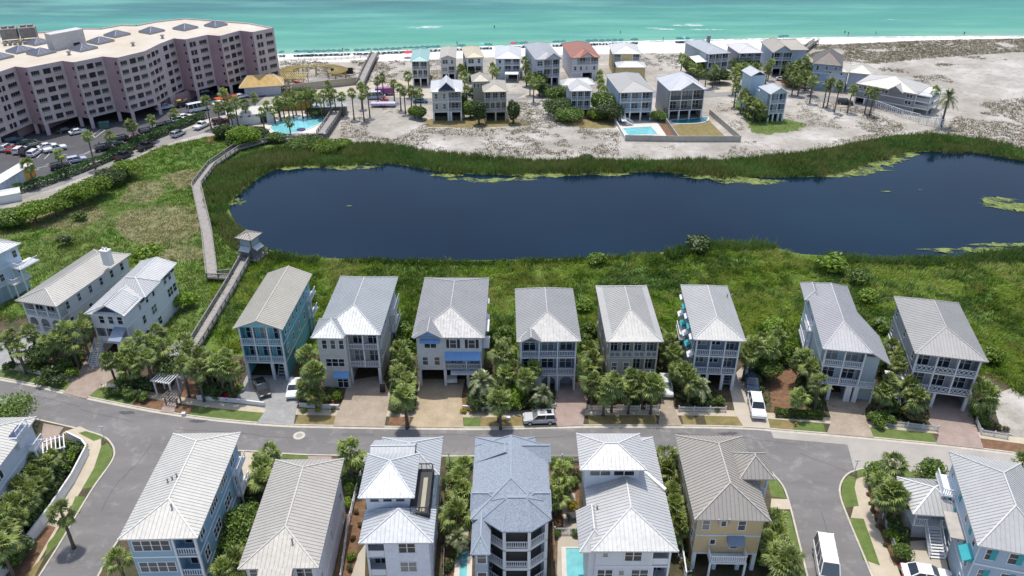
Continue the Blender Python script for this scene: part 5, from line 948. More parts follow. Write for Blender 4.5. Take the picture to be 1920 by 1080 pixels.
shrubs("under the palms before the taupe house", "the pink driveway", [(1112,745,1.1,'bush'),(1128,742,1.1,'bush_dark'),(1145,748,1.1,'bush_dark'),(1165,742,1.1,'bush'),(1185,748,1.1,'bush_dark'),(1205,742,1.1,'bush'),(1222,748,1,'bush'),(1108,690,1.3,'bush'),(1120,650,1.4,'bush'),(1100,640,1.4,'bush'),(1104,620,1.5,'bush'),(1118,700,1.2,'bush_dark')], GS)
shrubs("in the bed before the striped-awning house", "the tan driveway", [(1280,745,1,'bush_dark'),(1297,748,1.1,'bush'),(1315,752,1.1,'bush'),(1332,755,1,'bush_dark'),(1348,752,.9,'bush'),(1290,762,.7,'bush_dark'),(1345,768,.5,'bush'),(1270,720,1.1,'bush'),(1255,680,1.3,'bush'),(1246,655,1.4,'bush'),(1262,640,1.4,'bush'),(1275,705,1,'bush_lime')], GS)
shrubs("between the white parked car and the flared-roof house", "the parked car", [(1418,690,1.3,'bush'),(1405,680,1.2,'bush_dark'),(1430,675,1.3,'bush'),(1450,665,1.5,'bush'),(1468,672,1.4,'bush'),(1480,655,1.5,'bush_lime'),(1420,715,1,'bush'),(1450,640,1.5,'bush_lime'),(1500,720,1.2,'bush_dark'),(1515,745,1.1,'bush_dark'),(1528,755,1,'bush'),(1432,752,.45,'bush_lime'),(1428,730,.5,'bush'),(1490,740,.8,'bush'),(1508,700,1.2,'bush_dark')], GS)
shrubs("between the flared-roof and dark grey houses", "the tan driveway", [(1640,785,1.1,'bush'),(1655,780,1.1,'bush'),(1668,790,1,'bush'),(1648,795,.9,'bush_lime'),(1680,765,1.3,'bush_dark'),(1700,770,1.2,'bush'),(1720,780,1,'bush_lime'),(1665,750,1.2,'bush_dark'),(1680,730,1.2,'bush'),(1660,690,1.3,'bush'),(1680,640,1.5,'bush'),(1665,620,1.5,'bush'),(1690,700,1.2,'bush')], GS)
shrubs("beside the dark grey house's pink driveway", "the driveway", [(1828,775,.8,'bush_lime'),(1838,785,.8,'bush'),(1850,795,.8,'bush'),(1843,760,1,'bush'),(1858,750,1.1,'bush'),(1870,800,.6,'bush_dry'),(1886,805,.5,'bush_dry')], GS)
shrubs("inside the long corner fence", "the trellis", [(120,840,1.3,'bush'),(140,850,1.1,'bush'),(110,870,1.4,'bush_dark'),(125,862,1.2,'bush_lime'),(100,895,1.5,'bush_dark'),(115,882,1.2,'bush'),(85,930,1.6,'bush_dark'),(98,915,1.3,'bush_dark'),(60,970,1.6,'bush_dark'),(72,950,1.4,'bush'),(40,1030,1.6,'bush_dark'),(15,1050,1.6,'bush'),(55,905,1.5,'bush'),(25,900,1.6,'bush'),(20,950,1.6,'bush_dark'),(0,1010,1.6,'bush'),(145,838,.9,'bush_dark'),(156,842,.7,'bush')], GS)
shrubs("between the light blue house and the beige roof", "the street", [(480,910,1.4,'bush'),(500,885,1.3,'bush'),(470,930,1.5,'bush_dark'),(490,860,1.2,'bush'),(430,1060,1.5,'bush'),(405,1075,1.4,'bush_dark'),(475,960,1.4,'bush'),(515,858,1.1,'bush')], GS)
shrubs("between the beige roof and the stacked pyramid roofs", "the street", [(650,900,1,'bush_dark'),(660,880,1.1,'bush'),(675,878,1.1,'bush'),(655,920,1,'bush_lime'),(665,905,1.1,'bush_dark'),(652,945,.9,'bush_lime'),(672,858,.9,'bush'),(668,960,.4,'bush_dry'),(675,985,.4,'bush_dry'),(662,1010,.4,'bush_dry'),(660,1045,.6,'bush_lime'),(655,1065,.5,'bush_dry')], GS)
shrubs("between the roof-deck and shingled houses", "the street", [(845,880,1,'bush'),(858,885,1,'bush'),(850,935,1,'bush'),(862,945,.9,'bush_dark'),(846,1000,.8,'bush'),(842,1060,.8,'bush_dark'),(852,1040,.7,'bush')], GS)
shrubs("in the garden by the lookout tower house", "the street", [(1065,870,.9,'bush'),(1040,870,.8,'bush_lime'),(1060,912,1,'bush_lime'),(1045,915,.9,'bush_dry'),(1073,905,.9,'bush'),(1075,950,.8,'yellowbush'),(1042,955,.8,'bush_dark'),(1044,1000,.6,'bush_lime'),(1080,1000,.6,'bush'),(1080,890,.9,'bush_dry')], GS)
shrubs("between the lookout tower and yellow houses", "the street", [(1245,880,.9,'bush'),(1254,905,.9,'bush'),(1262,960,.9,'bush'),(1272,1000,.8,'bush_dark'),(1278,1030,.8,'bush'),(1284,1060,.8,'bush_dry'),(1258,930,.9,'bush_dark')], GS)
shrubs("on the yellow house's side lawn", "the turret", [(1452,965,.9,'bush'),(1464,975,.9,'bush_lime'),(1448,1030,1.1,'bush_dark'),(1440,1055,1.2,'bush'),(1466,1018,1,'bush'),(1475,1075,1.2,'bush')], GS)
for x, y, r, mk, lab in [(1745,888,2.1,'bush',"large clipped round shrub between the gazebo and the road"),(1690,1038,1.2,'bush',"small clipped round shrub at the end of the white fence"),(1646,890,1.8,'bush',"rounded shrub under the palm at the road bend")]: shrub(x, y, r, mk, lab, GS, 'ball', .92)
shrubs("in the gazebo garden", "the white fence", [(1650,925,1.1,'bush'),(1668,955,1.1,'bush_dark'),(1675,985,1.1,'bush_dark'),(1690,1000,1,'bush_dark'),(1660,950,.9,'bush_lime'),(1672,1005,.9,'bush_lime'),(1752,1016,.6,'bush_lime'),(1785,925,1,'bush_dark'),(1762,990,1,'bush_dark'),(1640,905,1.1,'bush')], GS)
for i, (x, y) in enumerate([(1628,927),(1632,944),(1637,959),(1643,975),(1649,990),(1660,1022)]): shrub(x, y, .3, 'bush_dry', f"tiny dry shrub in the strip outside the white fence, {ORD[i]} from the bend", GS)
# hedges
def hedge(pts_px, w, h, label, mk='hedge', dens=60, ls=.2):
    line = smooth_line(W2(pts_px), 4); mb = MB(); r = random.Random(2)
    for i in range(len(line)-1):
        a, b = line[i], line[i+1]; L = (b-a).length; n = Vector((-(b-a).y, (b-a).x))/L
        for k in range(int(L*dens)):
            t = r.random(); u = r.uniform(-1, 1); zz = r.random()
            if r.random() < .6: zz = 1-.12*r.random()
            else: u = math.copysign(1-.15*r.random(), u)
            hh = h*(1+.12*math.sin(i*2.1+t*3)); c = Vector((*(a.lerp(b, t)+n*u*w/2*(1-.25*zz*zz)), .1+zz*hh)); d = Vector((r.gauss(0,1), r.gauss(0,1), r.gauss(0,1)+.5)).normalized(); e = d.orthogonal().normalized(); f = d.cross(e); s = ls*r.uniform(.6,1.4)
            mb.poly([c-e*s*.5, c+f*s*.35, c+e*s*.6, c-f*s*.35])
    return tag(mb.build("hedge", M[mk]), label, "hedge")
hedge([(30,362),(80,348),(150,322),(210,297),(270,268),(330,243),(382,221)], 3.0, 1.7, "long green hedge dividing the car park from the lane", dens=170, ls=.42)
hedge([(1452,778),(1490,781),(1540,783)], 1.5, .9, "clipped green hedge at the edge of the red mulch bed", 'bush', 650)
# big bushes on the far side and in the marsh
GM = "bushes on the marsh edge"
for x, y, r, h, mk, lab in [(62,394,4.0,5,'bush_lime',"bright bush spreading at the marsh edge, beside the photo's border"),(15,404,3.6,4.4,'bush',"green bush at the marsh edge, hard against the photo's border"),(100,386,3.2,4.2,'bush_lime',"bright bush at the marsh edge, next to the lane"),(150,360,4.1,5.4,'bush_lime',"big bright round bush by the lane"),(184,346,3.7,5,'bush_lime',"second big bright bush by the lane, next to the dark one"),(208,328,4,4.2,'bush_dark',"dark green bush by the lane"),(236,314,3.3,4.6,'bush_lime',"bright bush by the lane nearest the parked black cars"),(122,372,3.6,3.6,'bush',"green bush between the bright bushes by the lane"),(456,250,4.2,6,'bush_lime',"large bright tree beside the washroom block"),(446,258,3.5,4,'bush_dark',"dark bush in front of the bright tree by the washrooms"),(418,243,3,4,'bush_dark',"dark round bush between the lane and the bright tree"),(560,268,4,3.5,'bush',"bush beside the boardwalk behind the pool"),(580,262,3.5,3,'bush_dark',"dark bush at the pool corner"),(610,272,4.5,3,'bush_lime',"bright bush at the foot of the boardwalk ramp"),(640,268,3,2.2,'bush_lime',"small bright bush on the sand by the ramp"),(480,248,4,3.5,'bush_dark',"dark bush between the bright tree and the pool"),(515,256,3,2.5,'bush',"small bush by the pool edge"),
    (777,207,2.0,4,'bush_lime',"tall clipped green hedge bush beside the grey clapboard house"),(789,209,1.9,4,'bush',"darker tall bush beside the grey clapboard house"),(898,205,2.2,7.5,'bush_dark',"dark cypress-like tree between the clapboard and tan houses"),(882,200,2.4,5.5,'bush',"green tree between the clapboard and tan houses"),(962,203,2.0,7.5,'bush_dark',"dark narrow tree on the pool side of the tan house"),(860,190,3,5,'bush',"leafy tree hiding the clapboard house's porch"),(1049,195,5,6,'bush_dark',"big dark bush beside the small house on posts"),(1046,172,4,6,'bush',"upper big bush beside the small house on posts"),(1066,210,5,4.5,'bush',"wide low bush before the small house on posts"),(1130,188,4.5,7,'bush',"big green tree between the small house and zigzag stair"),(1143,205,4,6,'bush_dark',"dark tree next to the zigzag stair"),(1120,212,3,3,'bush_lime',"bright small bush next to the small house's posts"),(1235,215,2.5,3,'bush',"bush beside the curved-pool house"),(1310,120,5,6,'bush',"leafy tree before the blue-grey beach house"),(1398,120,6,6,'bush_dark',"dark spreading tree before the mauve house"),(1500,128,6,7,'bush_dark',"dark spreading tree before the blue gabled house"),(1490,145,5,5,'bush_dark',"dark tree by the cul-de-sac's parked cars"),(1020,165,3,4,'bush_dark',"dark bush at the side of the twin-peaked house"),(1005,145,4,5,'bush',"leafy tree by the twin-peaked house"),(880,130,4,6,'bush_dark',"dark tree behind the clapboard house"),(560,175,5,5,'bush_dark',"dark tree on the plaza by the mustard awning"),(590,207,3,3,'bush_dark',"dark shrubby tree by the pool's far side"),(1426,214,3,3,'bush',"bush by the slim gabled house's posts"),(1350,140,4,5,'bush_dark',"dark tree in front of the blue-grey beach house's drive"),(1100,295,2,2.2,'bush_dark',"small dark bush standing in the sandy scrub")]:
    tree(x, y, r, h, mk, lab, GM, name="marsh_bush" if y > 230 else "broadleaf_tree")
for x, y, r, mk, lab in [(1120,488,2.2,'bush_lime',"bright yellow-green bush by the near bank of the pond"),(1560,495,3.0,'bush_lime',"bright bush in the marsh below the pond's bend"),(1612,521,2.2,'bush',"green bush below the bright bush in the marsh"),(1628,555,2.0,'bush_lime',"bright bush behind the flared-roof house"),(1095,572,1.8,'bush_lime',"bright bush behind the slate blue house"),(1452,615,2.4,'bush_lime',"bright bush behind the striped-awning house"),(1655,610,2.0,'bush',"bush behind the dark grey house"),(346,565,2.4,'bush_lime',"bright bush behind the cross-gabled house"),(280,478,3,'bush_lime',"bright bush behind the chimney house"),(122,452,1.8,'bush_dark',"small dark bush alone in the marsh"),(1310,458,2.6,'bush_dark',"dark bush at the pond's near bank"),(1860,665,2,'bush_lime',"bright bush by the dark grey house's far corner"),(150,405,1.6,'bush',"small bush on dry thatch in the marsh")]:
    shrub(x, y, r, mk, lab, GM, flat=.75, name="marsh_bush")

# ---- grasses (nobody could count them)
M['grass'] = leafmat("marsh_grass_blades", (.205,.325,.032), .4, .45, (.26,.33,.05), .06, rough=.45); M['grass3'] = leafmat("pale_marsh_grass", (.33,.42,.065), .45, .4, (.36,.39,.10), .1)
M['grass2'] = leafmat("dark_marsh_grass", (.085,.185,.02), .35, .5, (.135,.235,.03), .05, rough=.5); M['reed'] = leafmat("reed_blades", (.18,.26,.065), .45, .6, (.25,.28,.09), .09, rough=.5); M['reed2'] = leafmat("dark_reed_blades", (.085,.165,.035), .35, .55, (.13,.2,.045), .1, rough=.5)
M['field'] = leafmat("olive_field_grass", (.19,.225,.06), .35, .45, (.13,.22,.035), .05); M['field2'] = leafmat("field_grass", (.10,.20,.025), .35, .45, (.16,.235,.045), .05); M['thatchb'] = leafmat("dry_grass_blades", (.36,.30,.16), .35, .4, (.28,.26,.1), .12); M['scrub'] = leafmat("dune_scrub", (.17,.16,.095), .25, .6, (.22,.19,.13), .1); M['turf'] = leafmat("turf_blades", (.18,.30,.04), .3, .3)
def swirl(p, k=.8, sc=.12, seed=60): a = 2.2*fnoise(p[:,0], p[:,1], sc, seed)-1.0+.9*fnoise(p[:,0], p[:,1], sc*4, seed+1); return (k*np.cos(a), k*np.sin(a))
def notpond(p): return p[~inside(p, POND)]
MAR = [(440,488),(500,474),(640,490),(900,492),(1100,488),(1240,477),(1340,462),(1420,462),(1500,480),(1640,489),(1830,484),(1930,470),(2150,450),(2150,790),(1920,742),(1860,705),(1700,690),(1500,680),(1280,665),(1000,662),(780,662),(600,655),(470,662),(400,660),(395,530),(440,520)]
p = notpond(keep_out(scatter(MAR, 4.2))); nz = fnoise(p[:,0], p[:,1], .2, 1)+.55*fnoise(p[:,0], p[:,1], .75, 2)
for sel, mk, hb, n in ((nz > .5, 'grass3', 1.0, 8), ((nz > -.2) & (nz <= .5), 'grass', .9, 8), (nz <= -.2, 'grass2', .8, 8)):
    q = p[sel]; blades("marsh_grass", q, hb+.5*np.clip(fnoise(q[:,0], q[:,1], .55, 3), -.8, 1), .10, n, .55, M[mk], .3, .0, swirl(q))
LEFT = [(-60,430),(60,412),(150,385),(225,314),(300,275),(405,255),(500,262),(490,285),(440,300),(395,345),(366,350),(372,420),(395,530),(392,640),(335,655),(200,628),(60,600),(-60,612)]
p = notpond(keep_out(scatter(MAR, .22))); k = RNG.random(len(p)); blades("marsh_tussock", p[k < .6], 1.5, .11, 34, .5, M['grass2'], .55, 0, swirl(p[k < .6], .4)); blades("marsh_tussock", p[k >= .6], 1.35, .11, 34, .6, M['grass3'], .55, 0, swirl(p[k >= .6], .5))
THP = [W2(q) for q in ([(215,408),(260,390),(330,385),(372,395),(376,430),(340,460),(270,458),(225,440)],[(100,385),(190,388),(215,400),(200,430),(120,440),(60,425)],[(300,330),(350,318),(392,322),(380,345),(330,356)],[(290,470),(350,462),(384,470),(370,490),(310,486)],[(225,380),(250,340),(310,345),(290,380)])]
for poly, dn in ((LEFT, 2.8), ([(372,400),(412,408),(445,432),(470,462),(462,490),(436,530),(395,530)], 3.5)):
    p = notpond(keep_out(scatter(poly, dn))); jx = np.column_stack([p[:,0]+1.6*fnoise(p[:,0], p[:,1], .5, 70), p[:,1]+1.6*fnoise(p[:,0], p[:,1], .5, 71)])
    dry = np.zeros(len(p), bool)
    for t in THP: dry |= inside(jx, t)
    nz = fnoise(p[:,0], p[:,1], .09, 5)+.35*fnoise(p[:,0], p[:,1], .4, 6); oliv = p[:,0] < P(200,430).x; dry2 = dry | (oliv & (nz > .25) & (p[:,1] < P(0,400).y))
    q = p[dry2]; 
    if len(q): k2 = RNG.random(len(q)) < .62; blades("dry_grass", q[k2], .45, .11, 7, .85, M['thatchb'], .4); blades("marsh_grass", q[~k2], .5, .10, 7, .7, M['field'], .4)
    fm = ~dry2 & ((nz <= -.25) | (oliv & (nz < .1))); q = p[~dry2 & ~fm]; blades("marsh_grass", q, .65, .10, 8, .5, M['field2'], .35, 0, swirl(q, .6))
    q = p[fm]; blades("marsh_grass", q, .6, .10, 8, .55, M['field'], .35, 0, swirl(q, .6))
FARB = [(440,384),(428,392),(400,430),(386,392),(384,350),(405,322),(445,300),(492,284),(560,276),(640,276),(700,271),(760,279),(850,292),(950,300),(1050,303),(1300,304),(1400,301),(1500,291),(1580,277),(1640,265),(1700,256),(1780,256),(1830,264),(1920,284),(2060,300),(2060,326),(1920,308),(1830,293),(1760,290),(1690,294),(1640,309),(1590,326),(1530,336),(1450,338),(1380,337),(1300,333),(1230,328),(1080,330),(930,333),(860,330),(800,323),(740,313),(640,316),(560,317),(520,321),(495,332),(470,350)]
p = scatter(FARB, 4.8); w_ = inside(p, POND); sh = p-np.array([0,1.1]); rim = ~w_ & inside(sh, POND); nz = fnoise(p[:,0], p[:,1], .22, 8)+.5*fnoise(p[:,0], p[:,1], .9, 9)
k = ~w_ | ((RNG.random(len(p)) < .2) & (nz > .1)); q = p[k & (nz > .05)]; blades("reeds", q, 2.0+.6*fnoise(q[:,0], q[:,1], .2, 9), .12, 7, .26, M['reed'], .3); q = p[k & (nz <= .05)]; blades("reeds", q, 1.7+.5*fnoise(q[:,0], q[:,1], .25, 19), .12, 7, .3, M['reed2'], .3)
q = p[rim]; blades("dry_reeds", q, .9, .1, 6, .45, M['thatchb'], .3)
for q, hh, mk in [([(1240,478),(1300,466),(1340,458),(1420,458),(1460,467),(1440,474),(1340,472),(1260,488)],2.0,'reed2'),([(1545,484),(1640,489),(1750,488),(1830,484),(1930,470),(2100,440),(2100,462),(1930,496),(1750,500),(1640,500),(1550,494)],1.9,'reed2'),([(490,472),(560,486),(600,490),(590,500),(520,494),(480,482)],1.7,'reed2'),([(640,488),(900,492),(1100,488),(1240,478),(1240,484),(1100,494),(900,498),(640,495)],1.2,'reed2'),([(420,400),(440,420),(470,448),(500,470),(480,480),(440,470),(410,440),(400,420)],1.5,'reed')]:
    p = scatter(q, 6); blades("reeds", p, hh*(1+.25*fnoise(p[:,0], p[:,1], .3, 11)), .12, 7, .3, M[mk], .3)
# dune scrub on the sand
BARE = [W2(q) for q in ([(1745,128),(1830,118),(1960,110),(1990,150),(1860,160),(1790,156)],[(1775,165),(1860,165),(1830,205),(1790,222),(1745,216)],[(690,215),(760,208),(790,235),(740,262),(690,255)],[(1420,262),(1500,252),(1600,240),(1640,250),(1500,276),(1400,284)])]
def scrub(poly, dens, thr, h=.35, sc=.12, seed=20, mk='scrub'):
    p = keep_out(scatter(poly, dens), BARE); nz = fnoise(p[:,0], p[:,1], sc, seed)+.6*fnoise(p[:,0], p[:,1], sc*4, seed+1); p = p[nz > thr]
    if len(p): blades("dune_scrub", p, h, .14, 5, .85, M[mk], .35)
scrub([(640,280),(640,225),(800,200),(1000,190),(1045,235),(1160,245),(1160,265),(1390,268),(1500,250),(1600,205),(1700,240),(1700,252),(1500,287),(1400,298),(1050,298),(900,292),(760,283)], 1.6, .12)
scrub([(660,245),(860,240),(1050,240),(1160,250),(1160,292),(900,290),(760,282)], 2.2, -.05, sc=.2, seed=30); scrub([(975,190),(1040,186),(1050,240),(960,240)], 2.0, -.1, sc=.4, seed=31)
scrub([(525,114),(525,175),(600,140),(680,150),(760,165),(760,112),(620,114)], 2.2, -.1, .5, .25, 32); scrub([(800,112),(830,112),(830,150),(800,160)], 2, -.2, sc=.3, seed=33); scrub([(700,150),(800,150),(860,180),(800,215),(640,215)], .8, .3, sc=.3, seed=39)
scrub([(1200,100),(1290,98),(1300,140),(1230,130),(1200,125)], 2.0, -.1, sc=.25, seed=34); scrub([(1440,86),(1600,82),(1750,76),(1940,72),(2100,74),(2100,100),(1900,98),(1760,108),(1640,120),(1520,110)], 2.6, -.45, .6, .05, 35); scrub([(1620,120),(1760,110),(1920,98),(1960,160),(1820,170),(1760,150),(1740,160),(1640,130)], 1.5, .1, .5, .06, 36); scrub([(1790,200),(1940,180),(2080,260),(1920,280),(1820,258),(1700,250),(1780,240)], 2.0, -.15, .5, .09, 37); scrub([(1480,240),(1600,196),(1700,236),(1680,250),(1520,280)], 1.6, .0, .35, .2, 38); scrub([(1500,180),(1600,196),(1480,240),(1500,232),(1440,212)], 1.2, .1, .35, .2, 41); scrub([(1330,195),(1375,190),(1400,250),(1380,262)], 1.4, .1, .35, .3, 42)
# turf and ground cover in the gardens
for pl, dn, hh in [([(1372,188),(1400,182),(1440,215),(1510,232),(1500,246),(1420,252),(1395,225)],2.0,.3)]:
    p = keep_out(scatter(pl, dn)); blades("lawn_grass", p, hh, .12, 6, .8, M['turf'], .35)
UND = [(60,640),(330,650),(470,680),(600,675),(780,672),(1000,672),(1280,675),(1500,685),(1700,695),(1860,705),(1860,800),(1760,805),(1640,790),(1560,780),(1440,760),(1300,770),(1100,765),(880,770),(760,770),(640,740),(560,755),(420,735),(340,715),(240,745),(60,700)]
p = keep_out(scatter(UND, 1.5), [W2(q) for q in [[(301,773),(326,776),(348,714),(331,711)],[(118,738),(162,749),(222,706),(230,688),(200,658),(158,680)],[(441,768),(551,797),(572,729),(560,690),(463,690),(441,751)],[(625,800),(721,802),(732,741),(722,700),(645,715)],[(767,802),(869,803),(872,700),(782,700)],[(1042,800),(1093,799),(1102,747),(1088,700),(1042,700)],[(1234,799),(1279,799),(1263,763),(1262,700),(1238,700)],[(1394,802),(1444,805),(1425,735),(1408,680),(1360,690),(1378,775)],[(1550,814),(1638,822),(1622,782),(1648,730),(1541,725)],[(1754,833),(1844,843),(1823,782),(1823,715),(1726,715),(1726,772)],[(1443,690),(1500,690),(1510,770),(1445,782)]]])
nz = fnoise(p[:,0], p[:,1], .5, 40); p = p[nz > .05]; blades("ground_cover", p, .45, .16, 8, .8, M['bush_dark'], .35, .1); p = p[RNG.random(len(p)) < .5]; blades("ground_cover", p, .6, .14, 7, .7, M['bush'], .35, .1)
p = keep_out(scatter([(0,1080),(110,960),(150,860),(140,830),(70,850),(-60,930),(-60,1080)], 2)); blades("ground_cover", p, .6, .16, 8, .8, M['bush_dark'], .35, .1)
# ------------------------------------------------------------ the hotel
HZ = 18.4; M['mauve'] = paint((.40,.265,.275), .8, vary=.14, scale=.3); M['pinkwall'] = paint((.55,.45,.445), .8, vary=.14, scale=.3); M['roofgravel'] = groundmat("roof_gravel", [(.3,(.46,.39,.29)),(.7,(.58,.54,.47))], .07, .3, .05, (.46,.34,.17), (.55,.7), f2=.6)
M['hglass'] = paint((.022,.024,.03), .25, vary=.6, scale=.35); M['skyglass'] = paint((.09,.105,.15), .3, .1); M['grime'] = paint((.26,.24,.22), .8, vary=.35, scale=.9)
zig = [(-210,186),(-120,160),(-98,163),(-60,150),(-45,152),(29,127),(50.4,129.4),(117.3,116.3),(138.5,119.2),(192.8,108.1),(219.6,110.5),(272,98),(297,85.5),(301,83.5),(326,74),(348,76),(389,67.4),(413,69.3),(450,59.3),(474,62.2),(513,54)]
bays = [(3,5-1),(4,5),(6,7),(8,9),(10,11),(11,12),(13,14),(15,16),(17,18),(19,20)]
ZF = [P(*q, HZ).to_2d() for q in zig]; ZB = [P(*q, HZ).to_2d() for q in [(467,45),(348,36),(293,42),(256,49),(228,48),(190,55),(157,55),(100,60),(50,64),(0,70),(-100,86),(-260,120)]]
hot = empty("hotel_building", (ZF[5].x, ZF[5].y, 0), 0, "long zigzag mauve hotel of six storeys raised over an open car park", "hotel")
O2 = ZF[5].copy(); ZF = [q-O2 for q in ZF]; ZB = [q-O2 for q in ZB]; GZ = 3.1; FHT = (HZ-.5-GZ)/6
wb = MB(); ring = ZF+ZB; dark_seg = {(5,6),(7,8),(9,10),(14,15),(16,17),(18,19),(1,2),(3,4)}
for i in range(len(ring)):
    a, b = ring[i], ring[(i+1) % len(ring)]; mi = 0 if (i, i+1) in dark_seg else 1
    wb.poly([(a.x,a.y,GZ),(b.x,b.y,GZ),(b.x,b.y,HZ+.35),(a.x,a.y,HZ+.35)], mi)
    n = Vector((-(b-a).y, (b-a).x)).normalized()*.35
    wb.poly([(a.x,a.y,HZ+.35),(b.x,b.y,HZ+.35),(b.x+n.x,b.y+n.y,HZ+.35),(a.x+n.x,a.y+n.y,HZ+.35)], 1); wb.poly([(b.x+n.x,b.y+n.y,HZ+.35),(a.x+n.x,a.y+n.y,HZ+.35),(a.x+n.x,a.y+n.y,HZ-.1),(b.x+n.x,b.y+n.y,HZ-.1)], 1)
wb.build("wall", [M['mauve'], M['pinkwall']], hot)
rf = poly2(ring, HZ); rf.build("roof", M['roofgravel'], hot); sf = poly2(ring, GZ); sf.f = [f[::-1] for f in sf.f]; sf.build("garage_ceiling", M['mauve'], hot)
ins = [ZF[0]+Vector((6,16))]+[q+Vector((4,15)) for q in ZF[1:-1]]+[ZF[-1]+Vector((-6,12))]; bk = MB()
for a, b in zip(ins, ins[1:]): bk.poly([(a.x,a.y,0),(b.x,b.y,0),(b.x,b.y,GZ),(a.x,a.y,GZ)])
bk.build("garage_back_wall", M['mauve'], hot)
for i in range(len(ZF)):
    p = ZF[i]
    for off in (0,):
        m = MB(); m.box(-.45,.45,-.45,.45,0,GZ+.05); m.build("pier", M['pinkwall'], hot, loc=(p.x+(.3 if off == 0 else 2), p.y+off+.6, 0), rotz=.35)
def hw_mesh(w, h, split):
    m = MB(); m.box(-w/2,w/2,-.03,.02,0,h,0); m.box(-w/2-.06,w/2+.06,-.12,.0,-.12,0,1); m.box(-w/2-.06,w/2+.06,-.12,0,h,h+.08,1)
    if split: m.box(-w/2,w/2,-.1,-.03,.02,h*.3,2)
    for k in range(split): x = -w/2+w*(k+1)/(split+1); m.box(x-.03,x+.03,-.05,-.03,h*.3,h,2)
    return m.mesh("window", [M['hglass'], M['pinkwall'], M['grime']])
HW = {'L': None, 'n': hw_mesh(.95,1.45,0), 's': hw_mesh(.6,.95,0)}; wl_ = []
for (i, j) in [(5-1,5),(6,7),(8,9),(10,11),(11,12),(13,14),(15,16),(17,18),(19,20),(2,3)]:
    a, b = ZF[i], ZF[j]; d = b-a; L = d.length; rz = math.atan2(d.y, d.x)
    for f in range(6):
        z = GZ+FHT*f+.75
        for fr, k in ((.185,'L'),(.455,'n'),(.56,'n'),(.80,'L')) if L > 8 else ((.2,'n'),(.35,'n'),(.74,'L')): wl_.append((i, f, k, a+d*fr, z, rz, L*.225 if L > 8 else L*.33))
for (i, j) in [(5,6),(7,8),(9,10),(14,15),(16,17),(18,19)]:
    a, b = ZF[i], ZF[j]; d = b-a
    for f in range(6): wl_.append((i, f, 's', a+d*.82, GZ+FHT*f+1.1, math.atan2(d.y, d.x), 0))
size = {'L':0,'n':1,'s':2}; wl_.sort(key=lambda t: (t[3].length+size[t[2]]*14)); rest = MB(); LM = {}
for n_, (i, f, k, p, z, rz, wd) in enumerate(wl_):
    if k == 'L':
        key = round(wd, 1)
        if key not in LM: LM[key] = hw_mesh(key, 1.35, 3)
        me = LM[key]
    else: me = HW[k]
    if n_ < 98: link("window", me, hot, (p.x, p.y, z), rz)
    else:
        mt = Matrix.Translation((p.x, p.y, z)) @ Matrix.Rotation(rz, 4, 'Z'); n0 = len(rest.v); rest.v += [tuple(mt @ v.co) for v in me.vertices]
        for pl in me.polygons: rest.f.append(tuple(n0+q for q in pl.vertices)); rest.m.append(pl.material_index)
o = rest.build("window", [M['hglass'], M['pinkwall'], M['grime']], hot); o['kind'] = 'stuff'
for (x, y, s) in [(0,109,7),(39,96,7.5),(78,100.5,7.5),(72,81.5,7),(157,92.5,7.5),(189,79,7.5),(220,66.5,7.5),(285,60,7.5),(348,54,7.5),(405,48.5,7)]:
    c = P(x, y, HZ)-Vector((O2.x, O2.y, 0)); m = MB(); s *= .74; cs = [(-s/2,-s/2,.5),(s/2,-s/2,.5),(s/2,s/2,.5),(-s/2,s/2,.5)]; ap = (0,0,1.7); fs = [[cs[k],cs[(k+1) % 4],ap] for k in range(4)]
    for fc in fs: m.poly(fc, 0)
    for fc in fs: ribs(m, fc, 1.3, 1, .08, .06)
    for k in range(4): m.bar(cs[k], ap, .12, .1, 1); m.poly([(cs[k][0],cs[k][1],0),(cs[(k+1) % 4][0],cs[(k+1) % 4][1],0),cs[(k+1) % 4],cs[k]], 1)
    m.build("skylight", [M['skyglass'], M['steel']], hot, loc=(c.x, c.y, HZ), rotz=1.05)
a = P(103,96,HZ); b = P(163,84,HZ); d = (b-a); n = Vector((-d.y, d.x, 0)).normalized(); a -= Vector((O2.x,O2.y,0)); b -= Vector((O2.x,O2.y,0)); m = MB()
q = [a, b, b+n*3.5, a+n*3.5]
for k in range(4): u, v = q[k], q[(k+1) % 4]; m.poly([(u.x,u.y,HZ),(v.x,v.y,HZ),(v.x,v.y,HZ+4.6),(u.x,u.y,HZ+4.6)])
m.poly([(u.x,u.y,HZ+4.6) for u in q]); m.build("lift_penthouse", paint((.52,.5,.48), .8), hot)
dd = MB(); t = a.lerp(b, .6)-n*.05; t2 = a.lerp(b, .8)-n*.05; dd.poly([(t.x,t.y,HZ),(t2.x,t2.y,HZ),(t2.x,t2.y,HZ+1.2),(t.x,t.y,HZ+1.2)]); dd.build("vent_louvre", M['black'], hot)
c = P(40,76,HZ)-Vector((O2.x,O2.y,0)); m = MB()
for k in (-1, 1):
    m.box(k*3.1-2.7,k*3.1+2.7,-2.3,2.3,1.2,5.0); m.box(k*3.1-2.9,k*3.1+2.9,-2.5,2.5,4.7,4.9)
    for u in (-1.1, 1.1): m.tube([(k*3.1+u*1.1,0,5.0),(k*3.1+u*1.1,0,5.7)],[1.0,1.05],12)
    for sx in (-2.5, 2.5):
        for sy in (-2.1, 2.1): m.box(k*3.1+sx-.12,k*3.1+sx+.12,sy-.12,sy+.12,0,1.2)
    m.bar((k*3.1-2.6,-2.35,1.2),(k*3.1+2.6,-2.35,4.8),.15,.1)
m.build("cooling_tower", M['grime'], hot, loc=(c.x,c.y,HZ), rotz=.4).scale = (.8,.8,.78)
m = MB()
